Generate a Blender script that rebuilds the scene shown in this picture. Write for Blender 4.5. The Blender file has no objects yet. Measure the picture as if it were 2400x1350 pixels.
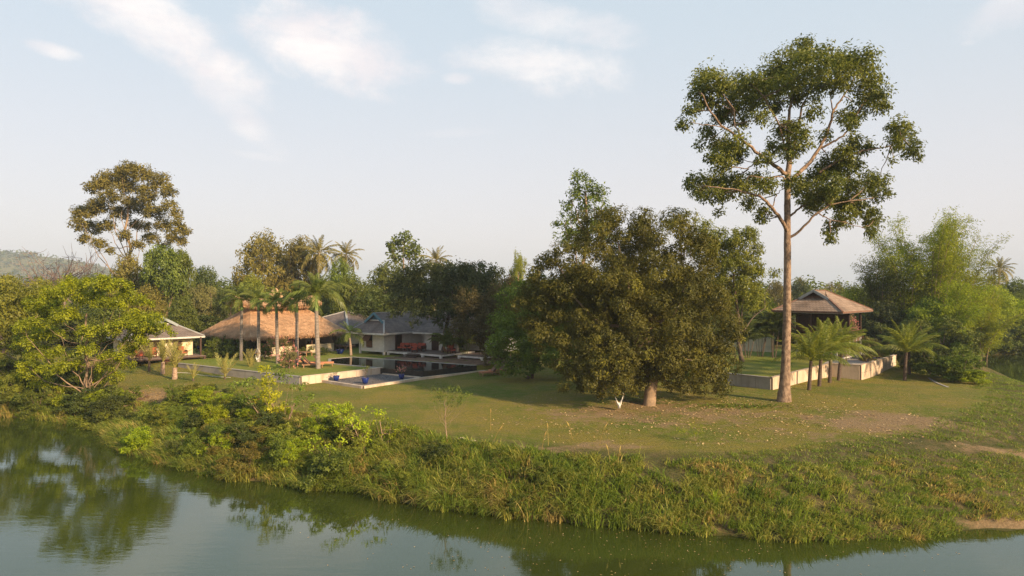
import bpy, math, random
import numpy as np
from mathutils import Vector
random.seed(7)
RNG = np.random.default_rng(11)
scn = bpy.context.scene
COL = scn.collection
R = math.radians
# ------------------------------------------------------------------ camera, sky, sun, exposure
F, CX, CY, HC = 1600.0, 1200.0, 675.0, 8.0
cam_d = bpy.data.cameras.new("camera")
cam_d.sensor_width = 36.0
cam_d.lens = 24.0
cam_d.clip_start = 0.5
cam_d.clip_end = 20000
cam = bpy.data.objects.new("camera", cam_d)
COL.objects.link(cam)
cam.location = (0, 0, HC)
cam.rotation_euler = (R(90), 0, 0)
scn.camera = cam
scn.render.resolution_x, scn.render.resolution_y = 1024, 576
scn.render.engine = 'CYCLES'
scn.cycles.use_denoising = True
scn.cycles.denoising_input_passes = 'RGB_ALBEDO_NORMAL'
scn.cycles.denoising_prefilter = 'NONE'
scn.cycles.max_bounces = 8
scn.cycles.diffuse_bounces = 3
scn.cycles.glossy_bounces = 3
scn.cycles.transmission_bounces = 3
scn.cycles.transparent_max_bounces = 4
scn.cycles.volume_bounces = 0
scn.cycles.caustics_reflective = False
scn.cycles.caustics_refractive = False
scn.view_settings.view_transform = 'Standard'
scn.view_settings.look = 'None'
scn.view_settings.exposure = 0.98
scn.view_settings.gamma = 1.0

SUN_AZ = math.atan2(0.73, -0.68)       # compass angle from +Y towards +X
SUN_EL = R(22)
sun_vec = Vector((math.sin(SUN_AZ) * math.cos(SUN_EL), math.cos(SUN_AZ) * math.cos(SUN_EL), math.sin(SUN_EL)))
sd = bpy.data.lights.new("sun", 'SUN')
sd.energy = 4.5
sd.angle = R(3.0)
sd.color = (1.0, 0.74, 0.45)
sun = bpy.data.objects.new("sun", sd)
COL.objects.link(sun)
sun.rotation_euler = (-sun_vec).to_track_quat('-Z', 'Y').to_euler()

world = bpy.data.worlds.new("World")
scn.world = world
world.use_nodes = True
wt = world.node_tree
for n in list(wt.nodes):
    wt.nodes.remove(n)


class NT:
    """tiny helper to wire shader nodes"""
    def __init__(self, tree):
        self.t = tree

    def n(self, kind, **kw):
        nd = self.t.nodes.new(kind)
        for k, v in kw.items():
            if k.startswith('_'):
                setattr(nd, k[1:], v)
            else:
                nd.inputs[k.replace('__', ' ')].default_value = v
        return nd

    def l(self, a, b):
        self.t.links.new(a, b)

    def put(self, sock, val):
        if isinstance(val, bpy.types.NodeSocket):
            self.l(val, sock)
        else:
            sock.default_value = val

    def math(self, op, a, b=0.0, c=None, clamp=False):
        m = self.t.nodes.new('ShaderNodeMath')
        m.operation = op
        m.use_clamp = clamp
        self.put(m.inputs[0], a)
        self.put(m.inputs[1], b)
        if c is not None:
            self.put(m.inputs[2], c)
        return m.outputs[0]

    def mix(self, f, a, b, blend='MIX'):
        m = self.t.nodes.new('ShaderNodeMix')
        m.data_type = 'RGBA'
        m.blend_type = blend
        self.put(m.inputs[0], f)
        self.put(m.inputs[6], a if not isinstance(a, tuple) else (*a[:3], 1))
        self.put(m.inputs[7], b if not isinstance(b, tuple) else (*b[:3], 1))
        return m.outputs[2]

    def ramp(self, f, lo, hi, smooth=True):
        m = self.t.nodes.new('ShaderNodeMapRange')
        m.interpolation_type = 'SMOOTHSTEP' if smooth else 'LINEAR'
        self.put(m.inputs[0], f)
        m.inputs[1].default_value = lo
        m.inputs[2].default_value = hi
        return m.outputs[0]

    def noise(self, vec, scale, detail=3.0, rough=0.55, dist=0.0):
        m = self.t.nodes.new('ShaderNodeTexNoise')
        if vec is not None:
            self.l(vec, m.inputs['Vector'])
        m.inputs['Scale'].default_value = scale
        m.inputs['Detail'].default_value = detail
        m.inputs['Roughness'].default_value = rough
        m.inputs['Distortion'].default_value = dist
        return m.outputs[0]

    def mapping(self, vec, scale=(1, 1, 1), rot=(0, 0, 0), loc=(0, 0, 0)):
        m = self.t.nodes.new('ShaderNodeMapping')
        self.l(vec, m.inputs[0])
        m.inputs['Location'].default_value = loc
        m.inputs['Rotation'].default_value = rot
        m.inputs['Scale'].default_value = scale
        return m.outputs[0]


def build_sky():
    w = NT(wt)
    out = w.n('ShaderNodeOutputWorld')
    bg = w.n('ShaderNodeBackground', Strength=0.071)
    w.l(bg.outputs[0], out.inputs[0])
    sky = w.n('ShaderNodeTexSky', _sky_type='NISHITA', _sun_disc=False, _sun_elevation=SUN_EL, _sun_rotation=SUN_AZ,
              _air_density=1.0, _dust_density=1.5, _ozone_density=1.5)
    tc = w.n('ShaderNodeTexCoord')
    d = tc.outputs['Generated']
    sep = w.n('ShaderNodeSeparateXYZ')
    w.l(d, sep.inputs[0])
    x, y, z = sep.outputs
    # thin hazy veil: pinkish grey at the horizon, pale blue above
    up = w.ramp(z, 0.0, 0.42)
    veil = w.mix(up, (7.2, 6.55, 6.5), (5.3, 6.1, 6.7))
    up2 = w.ramp(z, 0.36, 0.95)
    veil = w.mix(up2, veil, (2.2, 3.8, 5.2))
    base = w.mix(0.80, sky.outputs[0], veil)
    # the azimuth / elevation of a direction, so that each cloud bank sits at its own place in the sky
    az = w.math('ARCTAN2', x, y)
    hyp = w.math('SQRT', w.math('ADD', w.math('MULTIPLY', x, x), w.math('MULTIPLY', y, y)))
    ta = w.math('TANGENT', az)
    el = w.math('DIVIDE', z, w.math('MAXIMUM', hyp, 0.001))
    elc = el
    front = w.math('GREATER_THAN', y, 0.0)
    nz = w.noise(w.mapping(d, (3.0, 3.0, 4.6)), 3.4, 9.0, 0.66, 0.25)
    nz2 = w.noise(w.mapping(d, (2.4, 2.4, 6.0), loc=(3, 1, 2)), 1.5, 5.0, 0.62, 0.6)
    wob = w.math('MULTIPLY', w.math('SUBTRACT', nz, 0.5), 3.4)
    wob2 = w.math('MULTIPLY', w.math('SUBTRACT', nz2, 0.5), 2.2)
    total = None

    def cloud(px, py, rx, ry, tilt, gain, shear=0.0):
        # centre given as the tangents of its azimuth and elevation
        cxx, cyy = (px - CX) / F, (CY - py) / F
        a0 = math.atan(cxx)
        e0 = cyy * math.cos(a0)
        du = w.math('SUBTRACT', az, a0)
        dv = w.math('SUBTRACT', elc, e0)
        c, s = math.cos(tilt), math.sin(tilt)
        uu = w.math('ADD', w.math('MULTIPLY', du, c), w.math('MULTIPLY', dv, s))
        vv = w.math('SUBTRACT', w.math('MULTIPLY', dv, c), w.math('MULTIPLY', du, s))
        k = math.cos(a0) ** 1.3
        uu = w.math('DIVIDE', uu, rx / F * k)
        vv = w.math('DIVIDE', vv, ry / F * k)
        q = w.math('ADD', w.math('MULTIPLY', uu, uu), w.math('MULTIPLY', vv, vv))
        q = w.math('ADD', q, w.math('MULTIPLY', w.math('ADD', wob, wob2), 1.15))
        m = w.ramp(q, 1.45, -0.45)
        return w.math('MULTIPLY', m, gain)
    for a in ((360, 60, 270, 85, R(-30), 0.85), (460, 170, 230, 46, R(-44), 0.55), (130, 118, 70, 20, R(-8), 0.7),
              (770, 100, 200, 95, R(-18), 0.9), (700, 45, 90, 45, R(-30), 0.5), (1280, 45, 200, 45, R(-14), 0.50), (1270, 160, 190, 62, R(-9), 0.70),
              (1075, 185, 40, 14, 0, 0.55), (2350, 30, 110, 45, R(24), 0.42), (190, -30, 200, 60, R(-10), 0.5), (600, 365, 70, 10, R(-5), 0.20),
              (560, 185, 80, 14, 0, 0.35), (1085, 310, 120, 12, R(4), 0.14), (2270, 100, 20, 9, 0, 0.25),
              (600, -330, 420, 130, R(-15), 0.8), (1500, -420, 520, 140, R(-10), 0.7), (-500, -120, 330, 110, R(-20), 0.7), (2900, -200, 380, 120, R(15), 0.7)):
        m = cloud(*a)
        total = m if total is None else w.math('MAXIMUM', total, m)
    total = w.math('MULTIPLY', total, front)
    # a broken cloud field over the rest of the sky (behind and overhead)
    nb = w.noise(w.mapping(d, (1.5, 1.5, 4.0)), 1.7, 5.0, 0.6, 0.3)
    back = w.math('MULTIPLY', w.math('MULTIPLY', w.ramp(nb, 0.52, 0.70), w.math('SUBTRACT', 1.0, front)), 0.7)
    total = w.math('MAXIMUM', total, back)
    shade = w.ramp(w.noise(w.mapping(d, (3.2, 3.2, 9.0), loc=(0.04, 0, 0.35)), 2.2, 4.0, 0.6), 0.35, 0.68)
    ccol = w.mix(shade, (7.0, 6.55, 6.7), (8.5, 7.9, 7.6))
    col = w.mix(total, base, ccol)
    # below the horizon: the same pale air
    low = w.math('GREATER_THAN', z, -0.002)
    col = w.mix(low, (4.6, 4.5, 4.2), col)
    w.l(col, bg.inputs[0])


build_sky()


# ------------------------------------------------------------------ helpers
def sst(t):
    t = np.clip(t, 0, 1)
    return t * t * (3 - 2 * t)


def tag(o, label=None, cat=None, group=None, kind=None):
    if label:
        o['label'] = label
    if cat:
        o['category'] = cat
    if group:
        o['group'] = group
    if kind:
        o['kind'] = kind
    return o


def empty(name, loc=(0, 0, 0), rz=0.0, label=None, cat=None, group=None):
    o = bpy.data.objects.new(name, None)
    o.empty_display_size = 0.3
    COL.objects.link(o)
    o.location = loc
    o.rotation_euler = (0, 0, rz)
    return tag(o, label, cat, group)


KIDS = {}


def note_child(o, parent):
    if parent is not None:
        o.parent = parent
        KIDS.setdefault(parent.name, []).append(o)


def copy_tree(o, parent=None):
    c = o.copy()
    COL.objects.link(c)
    note_child(c, parent)
    for ch in KIDS.get(o.name, []):
        copy_tree(ch, c)
    return c


class MB:
    """collects vertices and faces as arrays and links them as one mesh object"""
    def __init__(self):
        self.v, self.q, self.t = [], [], []
        self.qt, self.tt, self.qm, self.tm = [], [], [], []
        self.nv = 0

    def add(self, verts, quads=None, tris=None, tint=0.5, mi=0):
        verts = np.asarray(verts, dtype=np.float32).reshape(-1, 3)
        for faces, lst, tl, ml, k in ((quads, self.q, self.qt, self.qm, 4), (tris, self.t, self.tt, self.tm, 3)):
            if faces is None or len(faces) == 0:
                continue
            f = np.asarray(faces, dtype=np.int32).reshape(-1, k) + self.nv
            lst.append(f)
            tl.append(np.broadcast_to(np.asarray(tint, dtype=np.float32), (len(f),)) if np.ndim(tint) == 0 or len(tint) != len(f)
                      else np.asarray(tint, dtype=np.float32))
            ml.append(np.full(len(f), mi, dtype=np.int32))
        self.v.append(verts)
        self.nv += len(verts)
        return self

    def box(self, x0, x1, y0, y1, z0, z1, tint=0.5, mi=0):
        v = [(x, y, z) for z in (z0, z1) for y in (y0, y1) for x in (x0, x1)]
        return self.add(v, [(0, 2, 3, 1), (4, 5, 7, 6), (0, 1, 5, 4), (2, 6, 7, 3), (0, 4, 6, 2), (1, 3, 7, 5)], tint=tint, mi=mi)

    def beam(self, a, b, w, h, tint=0.5, mi=0):
        a, b = Vector(a), Vector(b)
        d = (b - a).normalized()
        up = Vector((0, 0, 1)) if abs(d.z) < 0.95 else Vector((1, 0, 0))
        s = d.cross(up).normalized() * (w / 2)
        t = s.cross(d).normalized() * (h / 2)
        v = [p + i * s + j * t for p in (a, b) for i, j in ((-1, -1), (1, -1), (1, 1), (-1, 1))]
        return self.add([tuple(p) for p in v], [(0, 1, 2, 3), (7, 6, 5, 4), (0, 4, 5, 1), (1, 5, 6, 2), (2, 6, 7, 3), (3, 7, 4, 0)], tint=tint, mi=mi)

    def slab(self, poly, th, tint=0.5, mi=0):
        """a polygon (3 or 4 corners, counter-clockwise from above) given thickness downwards"""
        n = len(poly)
        v = [tuple(p) for p in poly] + [(p[0], p[1], p[2] - th) for p in poly]
        sides = [(i, n + i, n + (i + 1) % n, (i + 1) % n) for i in range(n)]
        if n == 4:
            return self.add(v, [(0, 1, 2, 3), (7, 6, 5, 4)] + sides, tint=tint, mi=mi)
        self.add(v, sides, tint=tint, mi=mi)
        return self.add(v, None, [(0, 1, 2), (5, 4, 3)], tint=tint, mi=mi)

    def tube(self, pts, radii, sides=8, tint=0.5, mi=0, wob=0.0, cap=True):
        pts = np.asarray(pts, dtype=float)
        n = len(pts)
        tan = np.gradient(pts, axis=0)
        tan /= np.linalg.norm(tan, axis=1)[:, None] + 1e-9
        ref = np.array([0.13, 1.0, 0.21]) if abs(tan[:, 2]).mean() > 0.5 else np.array([0.05, 0.1, 1.0])
        s = np.cross(tan, ref)
        s /= np.linalg.norm(s, axis=1)[:, None] + 1e-9
        t = np.cross(s, tan)
        a = np.linspace(0, 2 * np.pi, sides, endpoint=False)
        r = np.asarray(radii, dtype=float)[:, None] * (1 + wob * RNG.normal(0, 1, (n, sides)))
        v = pts[:, None, :] + (np.cos(a)[None, :, None] * s[:, None, :] + np.sin(a)[None, :, None] * t[:, None, :]) * r[:, :, None]
        i = np.arange(n - 1)[:, None] * sides
        j = np.arange(sides)[None, :]
        k = (np.arange(sides)[None, :] + 1) % sides
        q = np.stack([i + j, i + k, i + sides + k, i + sides + j], -1).reshape(-1, 4)
        vv = v.reshape(-1, 3)
        tr = None
        if cap:
            vv = np.vstack([vv, pts[-1:]])
            tr = [((n - 1) * sides + m, (n - 1) * sides + (m + 1) % sides, n * sides) for m in range(sides)]
        return self.add(vv, q, tr, tint=tint, mi=mi)

    def lathe(self, prof, c=(0, 0, 0), sides=16, tint=0.5, mi=0):
        prof = np.asarray(prof, dtype=float)
        a = np.linspace(0, 2 * np.pi, sides, endpoint=False)
        v = np.stack([c[0] + prof[:, 0:1] * np.cos(a), c[1] + prof[:, 0:1] * np.sin(a), c[2] + np.repeat(prof[:, 1:2], sides, 1)], -1)
        n = len(prof)
        i = np.arange(n - 1)[:, None] * sides
        j = np.arange(sides)[None, :]
        k = (j + 1) % sides
        q = np.stack([i + j, i + k, i + sides + k, i + sides + j], -1).reshape(-1, 4)
        return self.add(v.reshape(-1, 3), q, tint=tint, mi=mi)

    def leaves(self, pos, nrm, tan, length, width, tint, mi=0, fold=0.12):
        """one bent diamond per leaf"""
        n = len(pos)
        nrm = nrm / (np.linalg.norm(nrm, axis=1)[:, None] + 1e-9)
        tan = tan - nrm * (tan * nrm).sum(1)[:, None]
        tan /= np.linalg.norm(tan, axis=1)[:, None] + 1e-9
        bi = np.cross(nrm, tan)
        L = np.broadcast_to(np.asarray(length, dtype=float), (n,))[:, None]
        W = np.broadcast_to(np.asarray(width, dtype=float), (n,))[:, None]
        v = np.empty((n, 4, 3), dtype=np.float32)
        v[:, 0] = pos
        v[:, 1] = pos + tan * L * 0.45 + bi * W * 0.5 + nrm * L * fold * 0.5
        v[:, 2] = pos + tan * L - nrm * L * fold
        v[:, 3] = pos + tan * L * 0.45 - bi * W * 0.5 + nrm * L * fold * 0.5
        q = np.arange(n * 4, dtype=np.int32).reshape(n, 4)
        return self.add(v.reshape(-1, 3), q, tint=tint, mi=mi)

    def blades(self, pos, dirs, height, width, bend, tint, mi=0):
        """grass blades: two quads and a tip, bending over"""
        n = len(pos)
        h = np.broadcast_to(np.asarray(height, dtype=float), (n,))[:, None]
        w = np.broadcast_to(np.asarray(width, dtype=float), (n,))[:, None]
        b = np.broadcast_to(np.asarray(bend, dtype=float), (n,))[:, None]
        hd = dirs.copy()
        hd[:, 2] = 0
        hd /= np.linalg.norm(hd, axis=1)[:, None] + 1e-9
        side = np.stack([-hd[:, 1], hd[:, 0], np.zeros(n)], 1)
        side = side + RNG.normal(0, 0.5, (n, 3)) * np.array([1, 1, 0])
        side /= np.linalg.norm(side, axis=1)[:, None] + 1e-9
        up = np.array([0, 0, 1.0])
        v = np.empty((n, 7, 3), dtype=np.float32)
        fr = (0.0, 0.42, 0.76, 1.0)
        for k, f in enumerate(fr):
            c = pos + hd * h * b * (f ** 1.7) + up * h * (f - 0.62 * b * f ** 2.6)
            if k < 3:
                ww = w * (1.0, 0.85, 0.5)[k] * 0.5
                v[:, 2 * k] = c - side * ww
                v[:, 2 * k + 1] = c + side * ww
            else:
                v[:, 6] = c
        base = np.arange(n, dtype=np.int32)[:, None] * 7
        q = np.concatenate([base + np.array([0, 1, 3, 2]), base + np.array([2, 3, 5, 4])])
        t = base + np.array([4, 5, 6])
        tq = np.concatenate([np.broadcast_to(tint, (n,))] * 2)
        self.v.append(v.reshape(-1, 3))
        self.q.append(q + self.nv)
        self.qt.append(tq.astype(np.float32))
        self.qm.append(np.full(len(q), mi, dtype=np.int32))
        self.t.append(t + self.nv)
        self.tt.append(np.broadcast_to(tint, (n,)).astype(np.float32))
        self.tm.append(np.full(n, mi, dtype=np.int32))
        self.nv += n * 7
        return self

    def mesh(self, name, mats, smooth=False):
        me = bpy.data.meshes.new(name)
        v = np.concatenate(self.v)
        q = np.concatenate(self.q) if self.q else np.zeros((0, 4), np.int32)
        t = np.concatenate(self.t) if self.t else np.zeros((0, 3), np.int32)
        me.vertices.add(len(v))
        me.vertices.foreach_set('co', v.ravel())
        nl = q.size + t.size
        me.loops.add(nl)
        me.loops.foreach_set('vertex_index', np.concatenate([q.ravel(), t.ravel()]).astype(np.int32))
        nf = len(q) + len(t)
        me.polygons.add(nf)
        starts = np.concatenate([np.arange(len(q)) * 4, q.size + np.arange(len(t)) * 3]).astype(np.int32)
        me.polygons.foreach_set('loop_start', starts)
        mi = np.concatenate((self.qm or [np.zeros(0, np.int32)]) + (self.tm or [np.zeros(0, np.int32)]))
        me.polygons.foreach_set('material_index', mi.astype(np.int32))
        me.polygons.foreach_set('use_smooth', np.full(nf, bool(smooth)))
        me.update(calc_edges=True)
        at_ = me.attributes.new('tint', 'FLOAT', 'FACE')
        tt = np.concatenate((self.qt or [np.zeros(0, np.float32)]) + (self.tt or [np.zeros(0, np.float32)]))
        at_.data.foreach_set('value', tt.astype(np.float32))
        for m in (mats if isinstance(mats, (list, tuple)) else [mats]):
            me.materials.append(m)
        return me

    def build(self, name, mats, parent=None, smooth=False, loc=None):
        o = bpy.data.objects.new(name, self.mesh(name, mats, smooth))
        COL.objects.link(o)
        note_child(o, parent)
        if loc is not None:
            o.location = loc
        return o


def mesh_obj(name, me, parent=None, loc=None):
    o = bpy.data.objects.new(name, me)
    COL.objects.link(o)
    note_child(o, parent)
    if loc is not None:
        o.location = loc
    return o


def unit(n):
    d = RNG.normal(0, 1, (n, 3))
    return d / (np.linalg.norm(d, axis=1)[:, None] + 1e-9)


# ------------------------------------------------------------------ materials
def new_mat(name):
    m = bpy.data.materials.new(name)
    m.use_nodes = True
    m.node_tree.nodes.clear()
    w = NT(m.node_tree)
    out = w.n('ShaderNodeOutputMaterial')
    return m, w, out


def leaf_mat(name, dark, light, transl=0.32, gloss=0.02, patch=None, patch_amt=0.25, patch_scale=0.5, var=0.16, k=(1.62, 1.55, 0.90)):
    dark, light = (tuple(a * b for a, b in zip(c, k)) for c in (dark, light))
    m, w, out = new_mat(name)
    a = w.n('ShaderNodeAttribute', _attribute_name='tint')
    oi = w.n('ShaderNodeObjectInfo')
    geo = w.n('ShaderNodeNewGeometry')
    c = w.mix(a.outputs['Fac'], dark, light)
    if patch:
        f = w.ramp(w.noise(geo.outputs['Position'], patch_scale, 2.0), 0.66 - patch_amt * 0.5, 0.80 - patch_amt * 0.4)
        f = w.math('MULTIPLY', f, w.ramp(a.outputs['Fac'], 0.35, 0.9))
        c = w.mix(f, c, patch)
    hs = w.n('ShaderNodeHueSaturation')
    w.put(hs.inputs['Value'], w.math('ADD', 1.0 - var, w.math('MULTIPLY', oi.outputs['Random'], 2 * var)))
    w.put(hs.inputs['Hue'], w.math('ADD', 0.49, w.math('MULTIPLY', oi.outputs['Random'], 0.02)))
    w.l(c, hs.inputs['Color'])
    df = w.n('ShaderNodeBsdfDiffuse')
    w.l(hs.outputs[0], df.inputs[0])
    tr = w.n('ShaderNodeBsdfTranslucent')
    w.l(w.mix(0.35, hs.outputs[0], (0.45, 0.5, 0.05), 'MIX') if False else hs.outputs[0], tr.inputs[0])
    mx = w.n('ShaderNodeMixShader', Fac=transl)
    w.l(df.outputs[0], mx.inputs[1])
    w.l(tr.outputs[0], mx.inputs[2])
    gl = w.n('ShaderNodeBsdfGlossy', Roughness=0.45)
    gl.inputs['Color'].default_value = (0.9, 0.95, 0.9, 1)
    m2 = w.n('ShaderNodeMixShader', Fac=gloss * 0.5)
    w.l(mx.outputs[0], m2.inputs[1])
    w.l(gl.outputs[0], m2.inputs[2])
    w.l(m2.outputs[0], out.inputs[0])
    return m


def plain(name, col, rough=0.8, col2=None, scale=3.0, bump=0.0, bscale=20.0, spec=0.3, stretch=(1, 1, 1), metal=0.0, coord='Object', tinted=False, rand=0.0, stain=None):
    """principled surface whose colour wanders between two tones"""
    m, w, out = new_mat(name)
    p = w.n('ShaderNodeBsdfPrincipled', Roughness=rough, Metallic=metal)
    p.inputs['Specular IOR Level'].default_value = spec
    tc = w.n('ShaderNodeTexCoord')
    v = w.mapping(w.n('ShaderNodeNewGeometry').outputs['Position'] if coord == 'World' else tc.outputs[coord], stretch)
    c2 = col2 or tuple(c * 0.75 for c in col)
    c = w.mix(w.ramp(w.noise(v, scale, 5.0, 0.62), 0.32, 0.68), col, c2)
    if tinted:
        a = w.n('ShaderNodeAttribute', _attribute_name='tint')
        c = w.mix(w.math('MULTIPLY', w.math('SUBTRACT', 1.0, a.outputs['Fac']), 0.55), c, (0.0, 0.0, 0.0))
    if stain:
        gp = w.n('ShaderNodeNewGeometry').outputs['Position']
        st = w.ramp(w.noise(w.mapping(gp, (2.2, 2.2, 0.25)), 1.2, 4.0, 0.7), 0.50, 0.74)
        c = w.mix(w.math('MULTIPLY', st, 0.6), c, stain)
        st2 = w.ramp(w.noise(w.mapping(gp, (1, 1, 1), loc=(5, 2, 0)), 0.6, 5.0, 0.75), 0.55, 0.72)
        c = w.mix(w.math('MULTIPLY', st2, 0.45), c, (0.20, 0.17, 0.12))
    if rand:
        oi = w.n('ShaderNodeObjectInfo')
        c = w.mix(w.math('MULTIPLY', oi.outputs['Random'], rand), c, (0.0, 0.0, 0.0))
    w.l(c, p.inputs['Base Color'])
    if bump:
        b = w.n('ShaderNodeBump', Strength=bump, Distance=0.05)
        w.l(w.noise(v, bscale, 4.0, 0.6), b.inputs['Height'])
        w.l(b.outputs[0], p.inputs['Normal'])
    w.l(p.outputs[0], out.inputs[0])
    return m


M = {}
M['bark_pale'] = plain('bark_pale', (0.36, 0.25, 0.17), 0.9, (0.14, 0.09, 0.06), 3.4, 1.0, 7.0, stretch=(1.8, 1.8, 1.0))
M['bark_brown'] = plain('bark_brown', (0.17, 0.12, 0.085), 0.9, (0.08, 0.06, 0.045), 3.0, 0.7, 9.0)
M['bark_tan'] = plain('bark_tan', (0.36, 0.25, 0.16), 0.9, (0.2, 0.14, 0.09), 3.0, 0.5, 9.0)
M['bark_dead'] = plain('bark_dead', (0.24, 0.17, 0.15), 0.9, (0.15, 0.11, 0.10), 3.0)
M['palm_trunk'] = plain('palm_trunk', (0.32, 0.27, 0.23), 0.9, (0.19, 0.155, 0.13), 2.5, 0.8, 3.0, stretch=(1, 1, 5))
M['palm_trunk_dark'] = plain('palm_trunk_dark', (0.13, 0.09, 0.065), 0.9, (0.07, 0.05, 0.04), 2.5, 0.9, 4.0, stretch=(1, 1, 5))
M['palm_trunk_pink'] = plain('palm_trunk_pink', (0.50, 0.36, 0.27), 0.9, (0.26, 0.17, 0.12), 6.0, 0.9, 6.0)
M['crownshaft'] = plain('crownshaft', (0.17, 0.26, 0.06), 0.5, (0.20, 0.28, 0.08), 2.0)
M['leaf_big'] = leaf_mat('leaf_big', (0.044, 0.060, 0.014), (0.145, 0.150, 0.030), 0.40, 0.05)
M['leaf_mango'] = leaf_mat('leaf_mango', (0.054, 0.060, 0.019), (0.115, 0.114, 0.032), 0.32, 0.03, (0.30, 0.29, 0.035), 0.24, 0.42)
M['leaf_mango_green'] = leaf_mat('leaf_mango_green', (0.050, 0.080, 0.016), (0.130, 0.180, 0.034), 0.26, 0.04)
M['leaf_lime'] = leaf_mat('leaf_lime', (0.10, 0.14, 0.012), (0.29, 0.34, 0.022), 0.45, 0.04)
M['leaf_olive'] = leaf_mat('leaf_olive', (0.080, 0.098, 0.022), (0.18, 0.19, 0.036), 0.32, 0.04)
M['leaf_brown'] = leaf_mat('leaf_brown', (0.070, 0.066, 0.024), (0.180, 0.155, 0.050), 0.28, 0.04)
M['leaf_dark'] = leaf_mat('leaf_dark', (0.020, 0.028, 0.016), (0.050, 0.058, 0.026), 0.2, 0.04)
M['leaf_purple'] = leaf_mat('leaf_purple', (0.045, 0.040, 0.028), (0.100, 0.082, 0.050), 0.2, 0.03)
M['leaf_mid'] = leaf_mat('leaf_mid', (0.042, 0.062, 0.018), (0.120, 0.145, 0.032), 0.30, 0.04)
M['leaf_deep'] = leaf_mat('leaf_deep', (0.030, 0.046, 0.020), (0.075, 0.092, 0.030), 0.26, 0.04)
M['leaf_bamboo'] = leaf_mat('leaf_bamboo', (0.085, 0.125, 0.014), (0.27, 0.30, 0.028), 0.40, 0.03)
M['leaf_yellow'] = leaf_mat('leaf_yellow', (0.17, 0.19, 0.020), (0.38, 0.38, 0.035), 0.40, 0.03)
M['leaf_bright'] = leaf_mat('leaf_bright', (0.17, 0.24, 0.02), (0.33, 0.42, 0.035), 0.42, 0.03)
M['leaf_palm'] = leaf_mat('leaf_palm', (0.055, 0.085, 0.028), (0.15, 0.175, 0.055), 0.30, 0.05)
M['leaf_coco'] = leaf_mat('leaf_coco', (0.065, 0.095, 0.018), (0.20, 0.215, 0.04), 0.34, 0.05)
M['leaf_coco_far'] = leaf_mat('leaf_coco_far', (0.09, 0.085, 0.035), (0.20, 0.17, 0.075), 0.30, 0.04)
M['leaf_date'] = leaf_mat('leaf_date', (0.15, 0.15, 0.075), (0.30, 0.27, 0.13), 0.28, 0.04)
M['leaf_red'] = leaf_mat('leaf_red', (0.13, 0.04, 0.02), (0.25, 0.09, 0.04), 0.28, 0.03)
M['leaf_grey'] = leaf_mat('leaf_grey', (0.08, 0.08, 0.045), (0.17, 0.155, 0.09), 0.28, 0.04)
M['petal_pink'] = plain('petal_pink', (0.55, 0.16, 0.14), 0.7, (0.62, 0.3, 0.26), 3.0)
M['petal_white'] = plain('petal_white', (0.75, 0.73, 0.6), 0.7, (0.7, 0.68, 0.5), 3.0)
M['grass'] = leaf_mat('grass', (0.12, 0.14, 0.040), (0.30, 0.28, 0.105), 0.32, 0.03)
M['grass_green'] = leaf_mat('grass_green', (0.070, 0.110, 0.024), (0.19, 0.235, 0.055), 0.34, 0.03)
M['grass_dry'] = leaf_mat('grass_dry', (0.20, 0.14, 0.075), (0.38, 0.29, 0.16), 0.25, 0.03)
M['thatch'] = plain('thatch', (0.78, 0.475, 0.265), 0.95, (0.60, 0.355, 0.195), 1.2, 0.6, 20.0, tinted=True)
M['dry_leaf'] = plain('dry_leaf', (0.72, 0.52, 0.27), 0.8, (0.50, 0.30, 0.12), 1.0, tinted=True)
M['white_paint'] = plain('white_paint', (0.74, 0.69, 0.63), 0.7, (0.50, 0.47, 0.43), 1.5)
M['cream_wall'] = plain('cream_wall', (0.72, 0.60, 0.42), 0.8, (0.54, 0.45, 0.31), 1.2)
M['siding'] = plain('siding', (0.76, 0.71, 0.64), 0.75, (0.66, 0.61, 0.55), 1.8, stretch=(1, 1, 2))
M['concrete'] = plain('concrete', (0.66, 0.53, 0.41), 0.88, (0.50, 0.38, 0.28), 0.9, 0.25, 12.0, stretch=(1, 1, 0.45), rand=0.10, coord='World', stain=(0.46, 0.27, 0.15))
M['concrete_grey'] = plain('concrete_grey', (0.42, 0.37, 0.33), 0.9, (0.34, 0.30, 0.265), 0.9, 0.2, 12.0, rand=0.08, coord='World', stain=(0.22, 0.19, 0.16))
M['joint'] = plain('joint', (0.20, 0.16, 0.13), 0.9)
M['wood_dark'] = plain('wood_dark', (0.085, 0.045, 0.03), 0.7, (0.05, 0.028, 0.02), 4.0)
M['wood_red'] = plain('wood_red', (0.14, 0.05, 0.03), 0.7, (0.08, 0.03, 0.02), 3.0)
M['wood_shutter'] = plain('wood_shutter', (0.22, 0.12, 0.08), 0.7, (0.15, 0.08, 0.055), 4.0)
M['wood_teak'] = plain('wood_teak', (0.40, 0.22, 0.12), 0.65, (0.28, 0.15, 0.08), 4.0)
M['deck'] = plain('deck', (0.24, 0.18, 0.15), 0.8, (0.17, 0.125, 0.10), 3.0)
M['interior'] = plain('interior', (0.03, 0.025, 0.022), 0.9)
M['cushion_red'] = plain('cushion_red', (0.40, 0.085, 0.045), 0.85, (0.32, 0.06, 0.035), 6.0)
M['cushion_orange'] = plain('cushion_orange', (0.62, 0.26, 0.13), 0.85, (0.5, 0.2, 0.1), 6.0)
M['cloth_white'] = plain('cloth_white', (0.72, 0.68, 0.62), 0.9, (0.62, 0.58, 0.54), 4.0)
M['pot_blue'] = plain('pot_blue', (0.012, 0.035, 0.20), 0.22, (0.01, 0.025, 0.14), 3.0, spec=0.6)
M['soil'] = plain('soil', (0.15, 0.09, 0.05), 0.95, (0.09, 0.055, 0.035), 8.0)
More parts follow.
